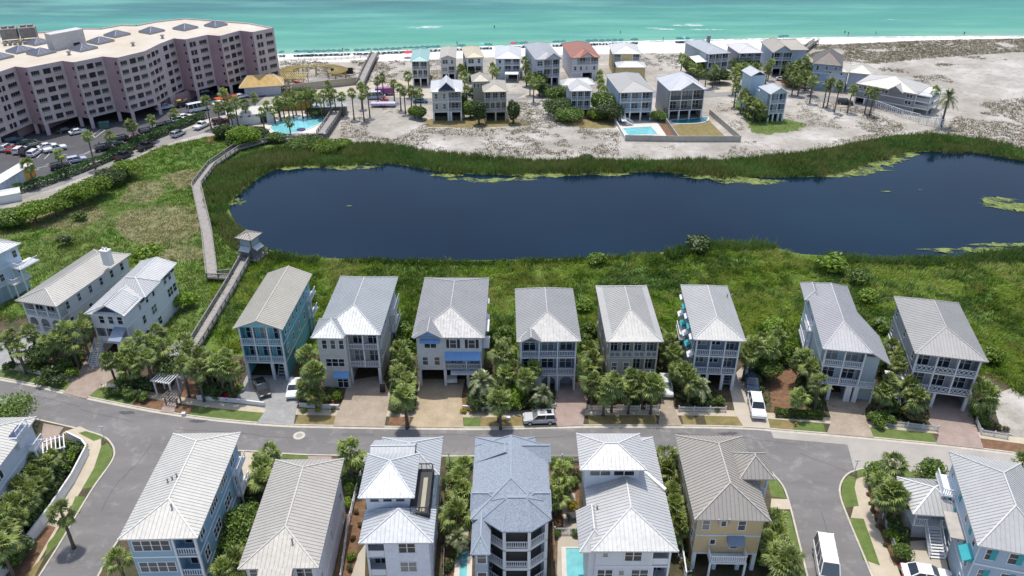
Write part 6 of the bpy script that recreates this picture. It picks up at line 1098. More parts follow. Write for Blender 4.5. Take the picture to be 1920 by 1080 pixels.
for k in range(5): m.tube([(k*1.2-2,-4-k*.3,.5),(k*1.2-1,-5,.6),(k*1.4+1.5,-4.6,.5)],[.22]*3,6); m.box(k*1.3-4,k*1.3-3.2,-6.2,-5.4,0,.9+.2*(k % 2))
m.build("roof_plant", M['grime'], hot, loc=(c.x,c.y,HZ), rotz=.4)
for x, y in [(130,103),(305,72),(250,86)]: cc = P(x,y,HZ)-Vector((O2.x,O2.y,0)); m = MB(); m.tube([(0,0,0),(0,0,.8)],[.4,.4],8); m.tube([(0,0,.8),(0,0,1.1)],[.7,.5],8); m.build("roof_vent", M['steel'], hot, loc=(cc.x,cc.y,HZ))

# ------------------------------------------------------------ vehicles
def carpaint(c):
    m, nt, b = newmat("car_paint"); b.inputs['Base Color'].default_value = (*c, 1); b.inputs['Roughness'].default_value = .3; b.inputs['Coat Weight'].default_value = .7; b.inputs['Metallic'].default_value = .25 if max(c) < .5 else 0; return m
CP = {'white': carpaint((.78,.78,.78)), 'black': carpaint((.018,.018,.02)), 'silver': carpaint((.5,.5,.52)), 'red': carpaint((.4,.02,.02)), 'maroon': carpaint((.10,.018,.025)), 'blue': carpaint((.06,.14,.24)), 'green': carpaint((.035,.06,.05)), 'lavender': carpaint((.5,.52,.64)), 'grey': carpaint((.12,.125,.13)), 'orange': carpaint((.6,.13,.03)), 'navy': carpaint((.03,.05,.09)), 'gold': carpaint((.6,.38,.08))}
M['lamp'] = paint((.8,.8,.75), .2); M['tail'] = paint((.4,.01,.01), .3)
PROF = {  # (x, z) side outline of the body, and cabin stations (x0 base, x0 top, x1 top, x1 base, base z, roof z)
 'suv': (4.7, 1.9, [(-2.3,.45),(-2.35,.95),(-2.2,1.08),(1.05,1.08),(2.15,.98),(2.35,.8),(2.35,.42)], (-2.25,-2.0,.35,1.05,1.08,1.7)),
 'sedan': (4.7, 1.8, [(-2.3,.42),(-2.35,.85),(-2.2,.95),(1.1,.95),(2.1,.85),(2.35,.68),(2.35,.38)], (-1.75,-1.05,.35,1.1,.95,1.43)),
 'pickup': (5.6, 1.98, [(-2.75,.5),(-2.8,1.0),(-2.75,1.1),(1.3,1.15),(2.6,1.08),(2.8,.85),(2.8,.48)], (-.75,-.6,.65,1.3,1.12,1.85)),
 'van': (5.6, 2.05, [(-2.75,.4),(-2.8,1.1),(-2.78,1.2),(2.1,1.2),(2.65,1.0),(2.8,.75),(2.8,.4)], (-2.78,-2.7,1.35,2.1,1.2,2.35))}
_cars = {}
def car_proto(kind):
    if kind in _cars: return _cars[kind]
    L, W, pr, (b0, t0, t1, b1, zb, zr) = PROF[kind]; body = MB(); n = len(pr); hw = W/2
    def sect(y): return [(x*(1 if abs(y) < hw*.9 else .985), y, z) for x, z in pr]
    rows = [sect(-hw+.0), sect(-hw*.9), sect(hw*.9), sect(hw)]
    rows[0] = [(x*.985, -hw, min(z, zb-.12)) for x, z in pr]; rows[3] = [(x*.985, hw, min(z, zb-.12)) for x, z in pr]
    for r0, r1 in zip(rows, rows[1:]):
        for k in range(n-1): body.poly([r0[k], r0[k+1], r1[k+1], r1[k]][::-1])
    body.poly(rows[0]); body.poly(rows[3][::-1]); body.poly([rows[0][0],rows[3][0],rows[3][-1],rows[0][-1]])
    hb, ht = hw*.93, hw*.76; r = [(t0,-ht,zr),(t1,-ht,zr),(t1,ht,zr),(t0,ht,zr)]; rm = [((t0+.1),-ht*.8,zr+.05),(t1-.1,-ht*.8,zr+.05),(t1-.1,ht*.8,zr+.05),(t0+.1,ht*.8,zr+.05)]
    for k in range(4): body.poly([r[k], r[(k+1) % 4], rm[(k+1) % 4], rm[k]])
    body.poly(rm)
    bs = [(b0,-hb,zb-.02),(b1,-hb,zb-.02),(b1,hb,zb-.02),(b0,hb,zb-.02)]
    for k in range(4): body.bar(bs[k], r[k], .1, .1)
    if kind == 'pickup': body.box(-2.7,-.85,-.85,.85,1.08,1.1)
    body_me = body.mesh("body", CP['white'], False)
    gl = []
    f = lambda a, b_, t: tuple(Vector(a).lerp(Vector(b_), t))
    w1 = MB(); w1.poly([bs[1],bs[2],r[2],r[1]]); gl.append(("windshield", w1))
    w2 = MB(); w2.poly([bs[3],bs[0],r[0],r[3]]); gl.append(("rear_window", w2))
    for sgn, (i, j) in ((-1,(0,1)),(1,(3,2))):
        w = MB(); w.poly([bs[i],bs[j],r[j],r[i]] if sgn < 0 else [bs[j],bs[i],r[i],r[j]]); gl.append(("side_window", w))
        for t in ((.45,) if kind != 'van' else (.3,.55,.8)): q = MB(); body.bar
    parts = [(nm, w.mesh(nm, M['glass'])) for nm, w in gl]
    pil = MB()
    for i, j in ((0,1),(3,2)):
        for t in ((.48,) if kind != 'van' else (.28,.52,.76)):
            if kind == 'pickup' and False: continue
            pil.bar(f(bs[i],bs[j],t), f(r[i],r[j],t), .1, .07)
    wh = MB(); R = .36 if kind in ('suv','pickup') else .33; wh.tube([(0,-.12,0),(0,.12,0)],[R,R],16); ri = MB(); ri.tube([(0,-.135,0),(0,.135,0)],[R*.6,R*.6],12)
    hl = MB(); hl.box(-.06,.03,-.22,.22,-.08,.08)
    _cars[kind] = dict(body=body_me, parts=parts, pil=pil.mesh("pillar", CP['white']), wheel=wh.mesh("wheel", M['rubber']), rim=ri.mesh("rim", M['alloy']), lamp=hl.mesh("headlight", M['lamp']), tail=hl.mesh("taillight", M['tail']), dim=(L, W, R, zb))
    return _cars[kind]
_cb = {}
def vehicle(px, py, h_px, kind, col, label, group=None, z=.0, sc=1.0, name=None, cat="car"):
    pr = car_proto(kind); key = (kind, col)
    if key not in _cb:
        b = pr['body'].copy(); b.materials[0] = CP[col]; q = pr['pil'].copy(); q.materials[0] = CP[col]; _cb[key] = (b, q)
    c = P(px, py, z+.7); L, W, R, zb = pr['dim']; hd = heading((px, py), (px+h_px[0], py+h_px[1]))
    root = empty(name or {'suv':'parked_suv','sedan':'parked_car','pickup':'pickup_truck','van':'passenger_van'}[kind], (c.x, c.y, z), hd, label, cat, group); root.scale = (sc, sc, sc)
    link("body", _cb[key][0], root); link("pillar", _cb[key][1], root)
    for nm, me in pr['parts']: link(nm, me, root)
    for sx in (-.3, .31):
        for sy in (-1, 1): w = link("wheel", pr['wheel'], root, (L*sx, sy*(W/2-.1), R)); link("rim", pr['rim'], w)
    for sy in (-1, 1): link("headlight", pr['lamp'], root, (L/2-.02, sy*(W/2-.35), zb-.28)); link("taillight", pr['tail'], root, (-L/2+.02, sy*(W/2-.3), zb-.25))
    return root
GC = "vehicles in the hotel car park"; up = (10,-6.2); rt = (10,-2.0); lane = (10,-4.6)
for x, y, hd, k, c, lab in [(11,276,up,'suv','white',"white suv, outermost of the five-car row, by the photo's edge"),(23,278.5,up,'sedan','red',"red car wedged between two white suvs in the car park"),(37,281,up,'suv','white',"white suv parked right beside the red car"),(50,284,up,'suv','black',"black car between two white suvs in the five-car row"),(65,286,up,'suv','white',"white suv at the inner end of the five-car row"),
    (25,262,rt,'suv','blue',"steel blue suv at the edge of the garage shade"),(49,266,rt,'sedan','green',"dark green car parked behind the five-car row"),(62,272,rt,'sedan','green',"low dark car parked nose out behind the five-car row"),(103,278,rt,'pickup','white',"white pickup standing out in the car park aisle"),(88,273,rt,'sedan','white',"white car half hidden behind the white pickup"),(143,299,rt,'suv','lavender',"pale lavender suv backed to the hedge"),(113,311,rt,'suv','black',"black suv backed to the hedge under a palm"),(146,246,rt,'sedan','white',"white car parked alone at the garage mouth"),(122,243,rt,'sedan','green',"dark teal car inside the garage shade"),
    (195,277,rt,'suv','black',"black suv at the front of the dark trio by the hedge"),(203,271,rt,'suv','grey',"charcoal suv in the middle of the dark trio by the hedge"),(214,269,rt,'sedan','green',"dark green car at the back of the dark trio"),(233,259,rt,'suv','black',"black suv parked next to the dark red car"),(254,256,rt,'sedan','maroon',"dark red car backed to the hedge"),(277,246,rt,'suv','black',"black suv past the dark red car by the hedge"),(289,241,rt,'sedan','grey',"charcoal car tucked next to the white car by the hedge"),(298,237,rt,'sedan','white',"white car between dark cars along the hedge"),(307,236,rt,'suv','black',"black suv behind the white car along the hedge"),(318,231,rt,'sedan','black',"black car further along the hedge under a palm"),(335,224,rt,'suv','white',"white suv in the pair near the hedge's end"),(345,218,rt,'sedan','white',"white sedan beside the white suv near the hedge's end"),
    (308,201,rt,'pickup','lavender',"pale pickup half under the hotel"),(344,195,rt,'suv','black',"black suv close to the hotel's piers"),(387,173,rt,'suv','navy',"dark blue suv in the garage shade behind the van"),(412,193,rt,'sedan','white',"white car in front of the orange truck"),(451,180,rt,'sedan','white',"white car nearest the tiki roofed kiosk"),
    (231,292,lane,'pickup','black',"black pickup rolling along the lane by the hedge"),(273,274,lane,'pickup','black',"black pickup parked on the lane's verge"),(334,250,lane,'suv','silver',"silver suv parked on the lane beside the hedge"),(378,235,lane,'pickup','white',"white pickup parked on the lane past the silver suv"),(413,227,rt,'suv','maroon',"maroon suv at the end of the lane near the washrooms"),(508,208,rt,'suv','maroon',"dark maroon car behind the washroom roof")]:
    vehicle(x, y, hd, k, c, lab, GC, .03, cat="pickup truck" if k == 'pickup' else "car")
vehicle(372, 204, rt, 'van', 'white', "white passenger van alone on the car park's open middle", GC, .03, 1.15, cat="van")
vehicle(424, 185, rt, 'pickup', 'orange', "bright orange service truck under the hotel's far bays", GC, .03, 1.25, cat="truck")
for x, y, hd, k, c, lab in [(706,181,(10,-.6),'van','lavender',"long pale van with a purple trailer"),(788,188,(10,0),'sedan','blue',"pale blue car under the palms by the tall hedges"),(1517,161,(10,-1),'suv','white',"white suv in front of the brown hipped roof"),(1585,191,(10,1),'suv','black',"black suv beneath the tall palms by the slate house"),(1468,148,(10,2),'sedan','white',"white car at the cul-de-sac's edge"),(1478,152,(10,2),'sedan','red',"red car at the cul-de-sac beside a white car")]: vehicle(x, y, hd, k, c, lab, "vehicles across the pond", .05, cat="van" if k == 'van' else "car")
GR = "vehicles in the street"
vehicle(490,725,(7,14),'sedan','black',"black car angled out of the mint house's garage",GR,.14); vehicle(551,726,(-3,12),'sedan','white',"white car parked on grey pavers beside the mint house",GR,.14)
SUV = vehicle(1012,783,(-10,.3),'suv','silver',"silver suv with black roof windows parked along the kerb",GR,.13); vehicle(846,698,(0,10),'sedan','white',"white car inside the open garage of the pale house",GR,.14); vehicle(1419,762,(3,13),'suv','white',"white suv on the concrete drive, nose to the road",GR,.14,1.08); vehicle(1409,716,(2,12),'pickup','navy',"dark blue pickup behind the white suv on the concrete drive",GR,.14,cat="pickup truck"); vehicle(1248,724,(2,12),'suv','white',"white suv half hidden beside the taupe house",GR,.14)
vehicle(1738,1078,(14,2),'sedan','white',"white car cut by the photo's lower edge near the gazebo",GR,.13,1.15); vehicle(1549,1058,(4,22),'van','white',"white shuttle van heading down the side street",GR,.04,1.12,cat="van")
for dx in (-1.35,-.35): tmp = MB(); tmp.box(dx-.33,dx+.33,-.42,.42,1.752,1.765); tmp.build('sunroof', M['glass'], SUV)

# painted bay lines of the car park
M['line'] = paint((.7,.7,.68), .7); mb = MB()
def pline(p, q, w=.14):
    a, b = P(*p), P(*q); d = (b-a).normalized(); n = Vector((-d.y,d.x,0))*w/2; mb.poly([(a-n)[:2]+(.036,) if False else (a.x-n.x,a.y-n.y,.036),(b.x-n.x,b.y-n.y,.036),(b.x+n.x,b.y+n.y,.036),(a.x+n.x,a.y+n.y,.036)])
for k in range(7): x, y = 2+k*13.5, 284+k*1.9; pline((x, y+3), (x+10, y-7))
for x, y in [(68,318),(84,312),(100,305),(162,288),(172,284),(178,281),(186,277),(225,264),(240,261),(262,256),(268,252),(300,241),(312,236),(327,231),(352,217),(360,214),(372,210),(386,206),(60,326),(50,330)]: pline((x-14, y+3.5), (x+6, y-1))
pline((178,258),(197,244)); pline((178,258),(173,253)); pline((173,253),(190,242)); pline((190,242),(197,244))
o = mb.build("bay_markings", M['line']); o['kind'] = 'structure'
# ------------------------------------------------------------ fences, boardwalk, arbor, gazebo, tower
def fence(pts, label, h=.9, style='picket', z=.1, mt=None, group=None, name="picket_fence", cat="fence"):
    L = [Vector(p) for p in (W2(pts))]; root = empty(name, (L[0].x, L[0].y, z), 0, label, cat, group); o0 = L[0].copy(); mt = mt or M['white']; posts = MB(); rails = MB(); pk = MB()
    for a, b in zip(L, L[1:]):
        d = b-a; n = max(1, round(d.length/2.2)); a3 = Vector((*(a-o0),0)); b3 = Vector((*(b-o0),0))
        for i in range(n+1):
            if i == 0 and a is not L[0]: continue
            p = a3.lerp(b3, i/n); m = MB(); m.box(-.07,.07,-.07,.07,0,h+.1); m.build("post", mt, root, loc=p, rotz=math.atan2(d.y,d.x))
        if style == 'picket':
            for zz in (.25*h, .8*h): rails.bar(a3+Vector((0,0,zz)), b3+Vector((0,0,zz)), .05, .09)
            for i in range(int(d.length/.17)): p = a3.lerp(b3, (i+.5)/int(d.length/.17)); pk.box(p.x-.04,p.x+.04,p.y-.05,p.y-.025,.05,h) if abs(d.x) > abs(d.y) else pk.box(p.x-.05,p.x-.025,p.y-.04,p.y+.04,.05,h)
        elif style == 'solid': pk.bar(a3+Vector((0,0,h/2)), b3+Vector((0,0,h/2)), .1, h); rails.bar(a3+Vector((0,0,h+.03)), b3+Vector((0,0,h+.03)), .2, .06)
        elif style == 'rail':
            for zz in (.3*h, .6*h, h): rails.bar(a3+Vector((0,0,zz)), b3+Vector((0,0,zz)), .05, .1)
        elif style == 'lattice':
            rails.bar(a3+Vector((0,0,h)), b3+Vector((0,0,h)), .15, .15); n2 = int(d.length/.7)
            for i in range(n2):
                p, q = a3.lerp(b3, i/n2), a3.lerp(b3, (i+1)/n2); pk.bar(p+Vector((0,0,.1)), q+Vector((0,0,h)), .06, .12); pk.bar(p+Vector((0,0,h)), q+Vector((0,0,.1)), .06, .12)
    if pk.v: pk.build("picket_panel" if style == 'picket' else "panel", mt, root)
    if rails.v: rails.build("rail", mt, root)
    return root
GFN = "white garden fences along the street"
fence([(42,694),(100,712),(118,708)], "white picket fence before the long grey chimney house", group=GFN); fence([(203,727),(262,742)], "low white fence before the white cross-gabled house", group=GFN)
fence([(371,750),(440,756),(497,763)], "low white wall fence beside the crimson flowers", .7, 'solid', group=GFN); fence([(563,764),(600,767),(636,768)], "low white fence before the grey stucco house", .7, 'solid', group=GFN); fence([(755,771),(778,772)], "short white fence beside the cream driveway's palms", .7, 'solid', group=GFN)
fence([(868,769),(900,771),(930,772)], "low white wall with yellow bushes by the cream driveway", .7, 'solid', group=GFN); fence([(1000,770),(1041,766)], "short white fence behind the silver suv", .8, group=GFN); fence([(1104,770),(1200,770)], "white picket fence before the taupe house", group=GFN); fence([(1211,769),(1234,769)], "very short white picket fence beside the tan driveway", group=GFN); fence([(1272,772),(1360,773)], "white picket fence before the striped-awning house", group=GFN)
fence([(1652,797),(1700,802),(1757,809)], "white picket fence on the curve before the dark grey house", group=GFN); fence([(1829,793),(1838,815),(1888,824)], "white picket fence on the edge of the sandy lot", group=GFN)
fence([(0,1092),(40,1045),(100,965),(140,905),(167,852),(158,840),(130,826)], "long white board fence curving round the corner garden", 1.5, 'solid', name="board_fence"); fence([(1634,910),(1640,935),(1652,970),(1666,1005),(1678,1036)], "white picket fence beside the gazebo garden's pavement", 1.0)
fence([(688,862),(668,930),(652,1000),(640,1092)], "slim fence between the beige roof and the stacked roofs", 1.2, 'rail'); fence([(842,865),(836,960),(832,1092)], "fence running beside the shingled house's slim pool", 1.2, 'rail', mt=M['wood'])
fence([(1024,866),(1084,866)], "white picket fence closing the lookout tower house's garden", 1.2); fence([(1028,870),(1034,960),(1043,1092)], "timber fence along the shingled house's garden side", 1.2, 'rail', mt=M['wood']); fence([(1040,1003),(1090,1003)], "white gate fence across the garden above the turquoise pool", 1.2); fence([(1262,930),(1272,1010),(1284,1092)], "white lattice screen between the tower house and yellow house", 1.6, 'lattice')
fence([(1640,202),(1690,220),(1722,228)], "white lattice fence along the slate house's base", 2.2, 'lattice', 0); fence([(1722,232),(1767,240),(1762,226)], "white slatted fence enclosing the slate house's terrace", 2.4, 'lattice', 0)
fence([(1172,264),(1270,266),(1388,266),(1330,215)], "long pale boundary wall round the pool and dry lawn", 1.6, 'solid', 0, M['concrete'], name="garden_wall", cat="wall"); fence([(1152,228),(1172,264)], "pale wall at the square pool's outer side", 1.2, 'solid', 0, M['white'], name="garden_wall", cat="wall"); fence([(1245,226),(1272,265)], "dividing wall between the square pool and dry lawn", 1.4, 'solid', 0, M['concrete'], name="garden_wall", cat="wall"); fence([(1562,208),(1630,214),(1640,204)], "timber fence between the slim house and slate house", 1.3, 'rail', 0, M['wood'])
def boardwalk(pts, label, z=1.0, w=1.7, rails=(-1, 1), rh=1.0):
    L = [Vector(q) for q in W2(pts)]; o0 = L[0].copy(); root = empty("boardwalk", (o0.x, o0.y, 0), 0, label, "boardwalk"); dk = MB(); rl = {-1: MB(), 1: MB()}; lines = {k: offset_line(L, k*w/2) for k in (-1, 1)}
    for i in range(len(L)-1):
        q = [lines[1][i], lines[-1][i], lines[-1][i+1], lines[1][i+1]]; q = [p-o0 for p in q]; dk.poly([(p.x,p.y,z) for p in q]); dk.poly([(p.x,p.y,z-.25) for p in q][::-1])
        for e in ((0,3),(2,1)): a, b = q[e[0]], q[e[1]]; dk.poly([(a.x,a.y,z-.25),(b.x,b.y,z-.25),(b.x,b.y,z),(a.x,a.y,z)])
        L2 = (L[i+1]-L[i]).length; nb = int(L2/.5)
        for k in range(nb):
            t = (k+.5)/nb; a = lines[1][i].lerp(lines[1][i+1], t)-o0; b = lines[-1][i].lerp(lines[-1][i+1], t)-o0; dk.bar((a.x,a.y,z+.012), (b.x,b.y,z+.012), .42, .03)
        for k in rails:
            a = lines[k][i]-o0; b = lines[k][i+1]-o0; a3 = Vector((a.x,a.y,z)); b3 = Vector((b.x,b.y,z))
            for zz in (.15,.45,.75): rl[k].bar(a3+Vector((0,0,zz)), b3+Vector((0,0,zz)), .06, .13)
            rl[k].bar(a3+Vector((0,0,rh)), b3+Vector((0,0,rh)), .22, .06); n = max(1, round((b-a).length/2.4))
            for j in range(n+1):
                p = a3.lerp(b3, j/n); m = MB(); m.box(-.08,.08,-.08,.08,-z-.1,rh)
                if i == 0 or j > 0: m.build("post", M['wood'], root, loc=p)
    dk.build("deck", M['wood_deck'], root)
    for k in rails: rl[k].build("railing", M['wood'], root)
boardwalk([(356,672),(374,646),(430,552),(463,492)], "weathered boardwalk rising from the street gardens to the lookout hut", .9, 1.9); boardwalk([(436,526),(400,526),(390,445),(380,400),(370,355),(400,315),(445,284),(510,266),(560,265),(606,264)], "long weathered boardwalk bending round the pond to the far shore", .9, 2.0); boardwalk([(604,262),(622,236),(640,207)], "boardwalk ramp rising beside the hotel pool", 1.6, 2.6); boardwalk([(676,166),(690,135),(704,107)], "dune walkover leading down to the beach", 1.4, 2.6); boardwalk([(1506,100),(1520,88),(1530,82)], "short walkover through the dunes by the blue gabled house", 1.0, 1.8)
# lookout hut
c = P(474,486); tw = empty("lookout_hut", (c.x, c.y, 0), -.35, "grey lookout hut with raised shutters standing over the pond's edge", "lookout hut")
def tb(name, mb, m): return mb.build(name, m, tw)
m = MB(); m.box(-2.4,2.4,-1.8,2.2,.65,.9); tb("deck", m, M['wood_deck'])
for x in (-1.3,1.3):
    for y in (-1.3,1.3): m = MB(); m.box(x-.1,x+.1,y-.1,y+.1,0,5.4); tb("post", m, M['wood'])
m = MB(); m.box(-1.35,1.35,-1.35,1.35,3.6,5.3); tb("wall", m, paint((.36,.42,.46), .7))
m = MB(); m.box(-1.35,1.35,-1.32,1.32,.95,2.0); tb("half_wall", m, M['wood'])
for s in (-1, 1): m = MB(); m.poly([(s*1.4,-1.2,3.5),(s*1.4,1.2,3.5),(s*2.3,1.2,2.9),(s*2.3,-1.2,2.9)]); m.poly([(s*1.4,-1.2,3.45),(s*2.3,-1.2,2.85),(s*2.3,1.2,2.85),(s*1.4,1.2,3.45)]); tb("shutter", m, paint((.45,.5,.53), .6))
m = MB(); m.poly([(-1.2,-1.4,3.5),(1.2,-1.4,3.5),(1.2,-2.2,2.7),(-1.2,-2.2,2.7)]); m.poly([(-1.2,-1.4,3.45),(-1.2,-2.2,2.65),(1.2,-2.2,2.65),(1.2,-1.4,3.45)]); tb("shutter", m, paint((.45,.5,.53), .6))
tb("roof", roof_mesh(hip_faces(-1.9,1.9,-1.9,1.9,5.3,.75,1.9,1.9), .12, .5), [paint((.42,.38,.33), .7), M['wood'], M['wood']])
for (x0, y0, x1, y1) in [(-2.4,-1.8,-2.4,2.2),(2.4,-1.8,2.4,2.2),(-2.4,2.2,2.4,2.2)]:
    m = MB()
    for zz in (.5,.95): m.bar((x0,y0,.9+zz),(x1,y1,.9+zz),.07,.1)
    for t in (0,.33,.66,1): m.box(x0+(x1-x0)*t-.06,x0+(x1-x0)*t+.06,y0+(y1-y0)*t-.06,y0+(y1-y0)*t+.06,0,1.9)
    tb("railing", m, M['wood'])
def pergola(px, py, w, d, h, label, rz, mt, nsl=9, name="pergola", cat="pergola"):
    c = P(px, py); r = empty(name, (c.x,c.y,.1 if py > 560 else 0), rz, label, cat)
    for x in (-w/2,w/2):
        for y in (-d/2,d/2): m = MB(); m.box(x-.09,x+.09,y-.09,y+.09,0,h); m.build("post", mt, r)
    for y in (-d/2,d/2): m = MB(); m.box(-w/2-.3,w/2+.3,y-.06,y+.06,h,h+.2); m.build("beam", mt, r)
    for k in range(nsl): x = -w/2-.2+(w+.4)*k/(nsl-1); m = MB(); m.box(x-.06,x+.06,-d/2-.4,d/2+.4,h+.2,h+.34); m.build("slat", mt, r)
    return r
pergola(317,739,2.6,1.8,2.7,"slatted white arbor over the path to the boardwalk",-.25,M['trim'],8,"arbor","arbor"); pergola(326,757,1.9,.9,1.2,"low slatted arbor gate at the kerb end of the path",-.25,M['wood'],6,"arbor","arbor"); pergola(100,866,3.6,2.4,2.5,"white pergola joining the street corner house's porch",.5,M['white'],9); pergola(75,898,2.2,.6,2.0,"white trellis frame standing behind the long corner fence",.9,M['white'],2,"trellis_frame","trellis")
m = poly2(W2([(340,700),(352,668),(364,678),(352,716)]), .115)
# gazebo
c = P(1727,984); gz = empty("gazebo", (c.x,c.y,.1), -.1, "white gazebo with a grey hipped roof raised on posts, steps in front", "gazebo")
gs = 2.3; m = MB(); m.box(-gs,gs,-gs,gs,1.9,2.1); m.build("floor_deck", M['trim'], gz); m = MB(); m.box(-gs+.1,gs-.1,-gs+.1,gs-.1,.0,1.9); m.build("lattice_skirt", paint((.4,.4,.42), .7), gz)
for x in (-gs+.15,gs-.15):
    for y in (-gs+.15,0,gs-.15): m = MB(); m.box(x-.1,x+.1,y-.1,y+.1,2.1,4.6); m.build("post", M['white'], gz)
for (x, y, L, rz) in [(-gs+.1,0,4.4,1.5708),(gs-.1,0,4.4,1.5708),(0,gs-.1,4.4,0),(-1.45,-gs+.1,1.5,0),(1.45,-gs+.1,1.5,0)]: link("railing", rail_mesh(L), gz, (x,y,2.1), rz)
roof_mesh(hip_faces(-3.1,3.1,-3.1,3.1,4.6,1.5,3.1,3.1), .15, .5).build("roof", [roofmetal((.52,.52,.5)), M['trim'], roofmetal((.38,.38,.37))], gz)
st = MB(); stairs(st, (0,-5.4,.05), (0,-2.35,2.0), 1.7, 10); st.build("staircase", M['trim'], gz)
# ------------------------------------------------------------ pools
def poolmat(c):
    m, nt, b = newmat("pool_water"); nt.links.new(ramp(nt, noise(nt, .6, 4, .6), [(.35, tuple(x*.85 for x in c)), (.7, tuple(min(1,x*1.15) for x in c))]), b.inputs['Base Color']); b.inputs['Roughness'].default_value = .08; bump(nt, b, noise(nt, 2.5, 3), .15, .05); return m
M['pool'] = poolmat((.18,.50,.53)); M['pool_dark'] = poolmat((.02,.22,.27)); M['coping'] = paint((.62,.58,.52), .8)
def pool(pts, label, dk=None, z=.13, mt='pool', smooth=False, grow=.45):
    pl = W2(pts); pl = [tuple(p) for p in smooth_line(pl+pl[:1], 4)][:-1] if smooth else [tuple(p) for p in pl]; c = sum((Vector(p) for p in pl), Vector((0,0)))/len(pl)
    root = empty("swimming_pool", (c.x,c.y,0), 0, label, "swimming pool"); lo = [(p[0]-c.x, p[1]-c.y) for p in pl]; out = []
    for i in range(len(lo)):
        a, b = Vector(lo[i-1]), Vector(lo[(i+1) % len(lo)]); t = (b-a).normalized(); nrm = Vector((t.y,-t.x)); p = Vector(lo[i])
        if nrm.dot(p) < 0: nrm = -nrm
        out.append(p+nrm*grow*(1.3 if not smooth else 1))
    poly2(lo, z+.02).build("water", M[mt], root); mb = MB()
    for i in range(len(lo)):
        j = (i+1) % len(lo); mb.poly([(lo[i][0],lo[i][1],z+.08),(lo[j][0],lo[j][1],z+.08),(out[j].x,out[j].y,z+.08),(out[i].x,out[i].y,z+.08)]); mb.poly([(lo[i][0],lo[i][1],z+.0),(lo[j][0],lo[j][1],z),(lo[j][0],lo[j][1],z+.08),(lo[i][0],lo[i][1],z+.08)]); mb.poly([(out[i].x,out[i].y,0),(out[j].x,out[j].y,0),(out[j].x,out[j].y,z+.08),(out[i].x,out[i].y,z+.08)])
    mb.build("coping", M['coping'], root); return root
pool([(1061,1030),(1091,1030),(1100,1095),(1063,1095)], "turquoise plunge pool beside the lookout tower house"); pool([(863,1040),(877,1035),(875,1095),(861,1095)], "slim turquoise pool beside the shingled house")
flat("pool_deck", [(1150,232),(1232,229),(1252,258),(1172,262)], .045, 'coping'); pool([(1168,241),(1220,238),(1233,252),(1178,254)], "square turquoise pool in a white deck below the zigzag stair", z=.06); pool([(1258,226),(1300,223),(1326,220),(1320,229),(1290,232),(1262,231)], "curved dark teal pool under the wide balconied house", z=.06, mt='pool_dark', smooth=True)
flat("pool_deck", [(490,246),(500,226),(540,214),(612,213),(616,240),(590,258),(520,262)], .04, 'coping'); pool([(507,240),(520,228),(545,222),(604,219),(609,226),(580,241),(548,250),(520,250)], "large curved turquoise hotel pool beside the boardwalk", z=.06, smooth=True)
# ------------------------------------------------------------ hotel grounds
def simple_roofed(px, py, w, d, h, rise, label, rz, wallm, roofm, name, cat, ov=.6, sp=.5, z=0.0, extra=None, af=None):
    c = P(px, py); r = empty(name, (c.x,c.y,z), rz, label, cat); m = MB(); m.box(-w/2,w/2,-d/2,d/2,0,h); m.build("wall", wallm, r)
    a = af if af is not None else min(w,d)/2; fs = hip_faces(-w/2-ov,w/2+ov,-d/2-ov,d/2+ov,h,rise,a,a,'x' if w > d else 'y'); roof_mesh(fs, .15, sp).build("roof", [roofm, M['trim'], roofm], r); return r
M['tiki'] = groundmat("golden_thatch", [(.3,(.42,.27,.09)),(.7,(.60,.42,.17))], .8, .7)
k = simple_roofed(494,174,11,6,3.2,2.6,"tiki kiosk with golden hipped roof beside the hotel's end", .25, paint((.6,.6,.66),.7), M['tiki'], "tiki_kiosk", "kiosk", 1.4, 0)
k = simple_roofed(472,226,12.5,7,3.0,1.2,"white washroom block with a pale roof by the pool", .35, M['white'], paint((.58,.56,.52), .7), "washroom_block", "building", .5, 0)
for i in range(5): f, p = win_mesh(1.0,.6,0); o = link("window", f, k, (-5+i*2.2,-3.5,2.2)); link("pane", p, o)
for i in range(2): f, p = win_mesh(1.0,.6,0); o = link("window", f, k, (-6.25,-1.5+i*2.6,2.2), -math.pi/2); link("pane", p, o)
m = MB(); m.box(-.9,.9,-.06,.05,0,2.2); m.build("door", M['dark'], k, loc=(3.2,-3.5,0))
k = simple_roofed(622,213,9,4,2.8,.5,"grey flat pavilion at the top of the pool ramp", .1, M['wood'], paint((.3,.33,.33), .7), "pavilion", "pavilion", .4, 0)
# container at the edge of the photo
c = P(18,352); r = empty("storage_container", (c.x,c.y,.03), heading((0,368),(60,330)), "white storage container with an orange end beside the hedge", "container"); L, W_ = 16.0, 3.4; m = MB(); m.box(-L/2,L/2,-W_/2,W_/2,0,2.9); m.build("body", paint((.5,.55,.62), .6), r); m = MB(); m.box(-L/2-.1,L/2+.1,-W_/2-.1,W_/2+.1,2.9,3.05); m.build("roof", paint((.6,.58,.55), .7), r); m = MB(); m.box(L/2-4,L/2+.06,-W_/2-.05,W_/2+.05,.1,2.88); m.build("end_panel", paint((.75,.36,.04), .6), r)
for i in range(8): m = MB(); m.box(-L/2+1.4*i-.05,-L/2+1.4*i+.05,-W_/2-.07,-W_/2,.05,2.85); m.build("side_rib", paint((.45,.5,.57), .6), r)
k = simple_roofed(8,377,7,3.5,2.0,.4,"small white shed by the lane at the photo's edge", .55, M['white'], paint((.6,.6,.58), .7), "shed", "shed", .2, 0)
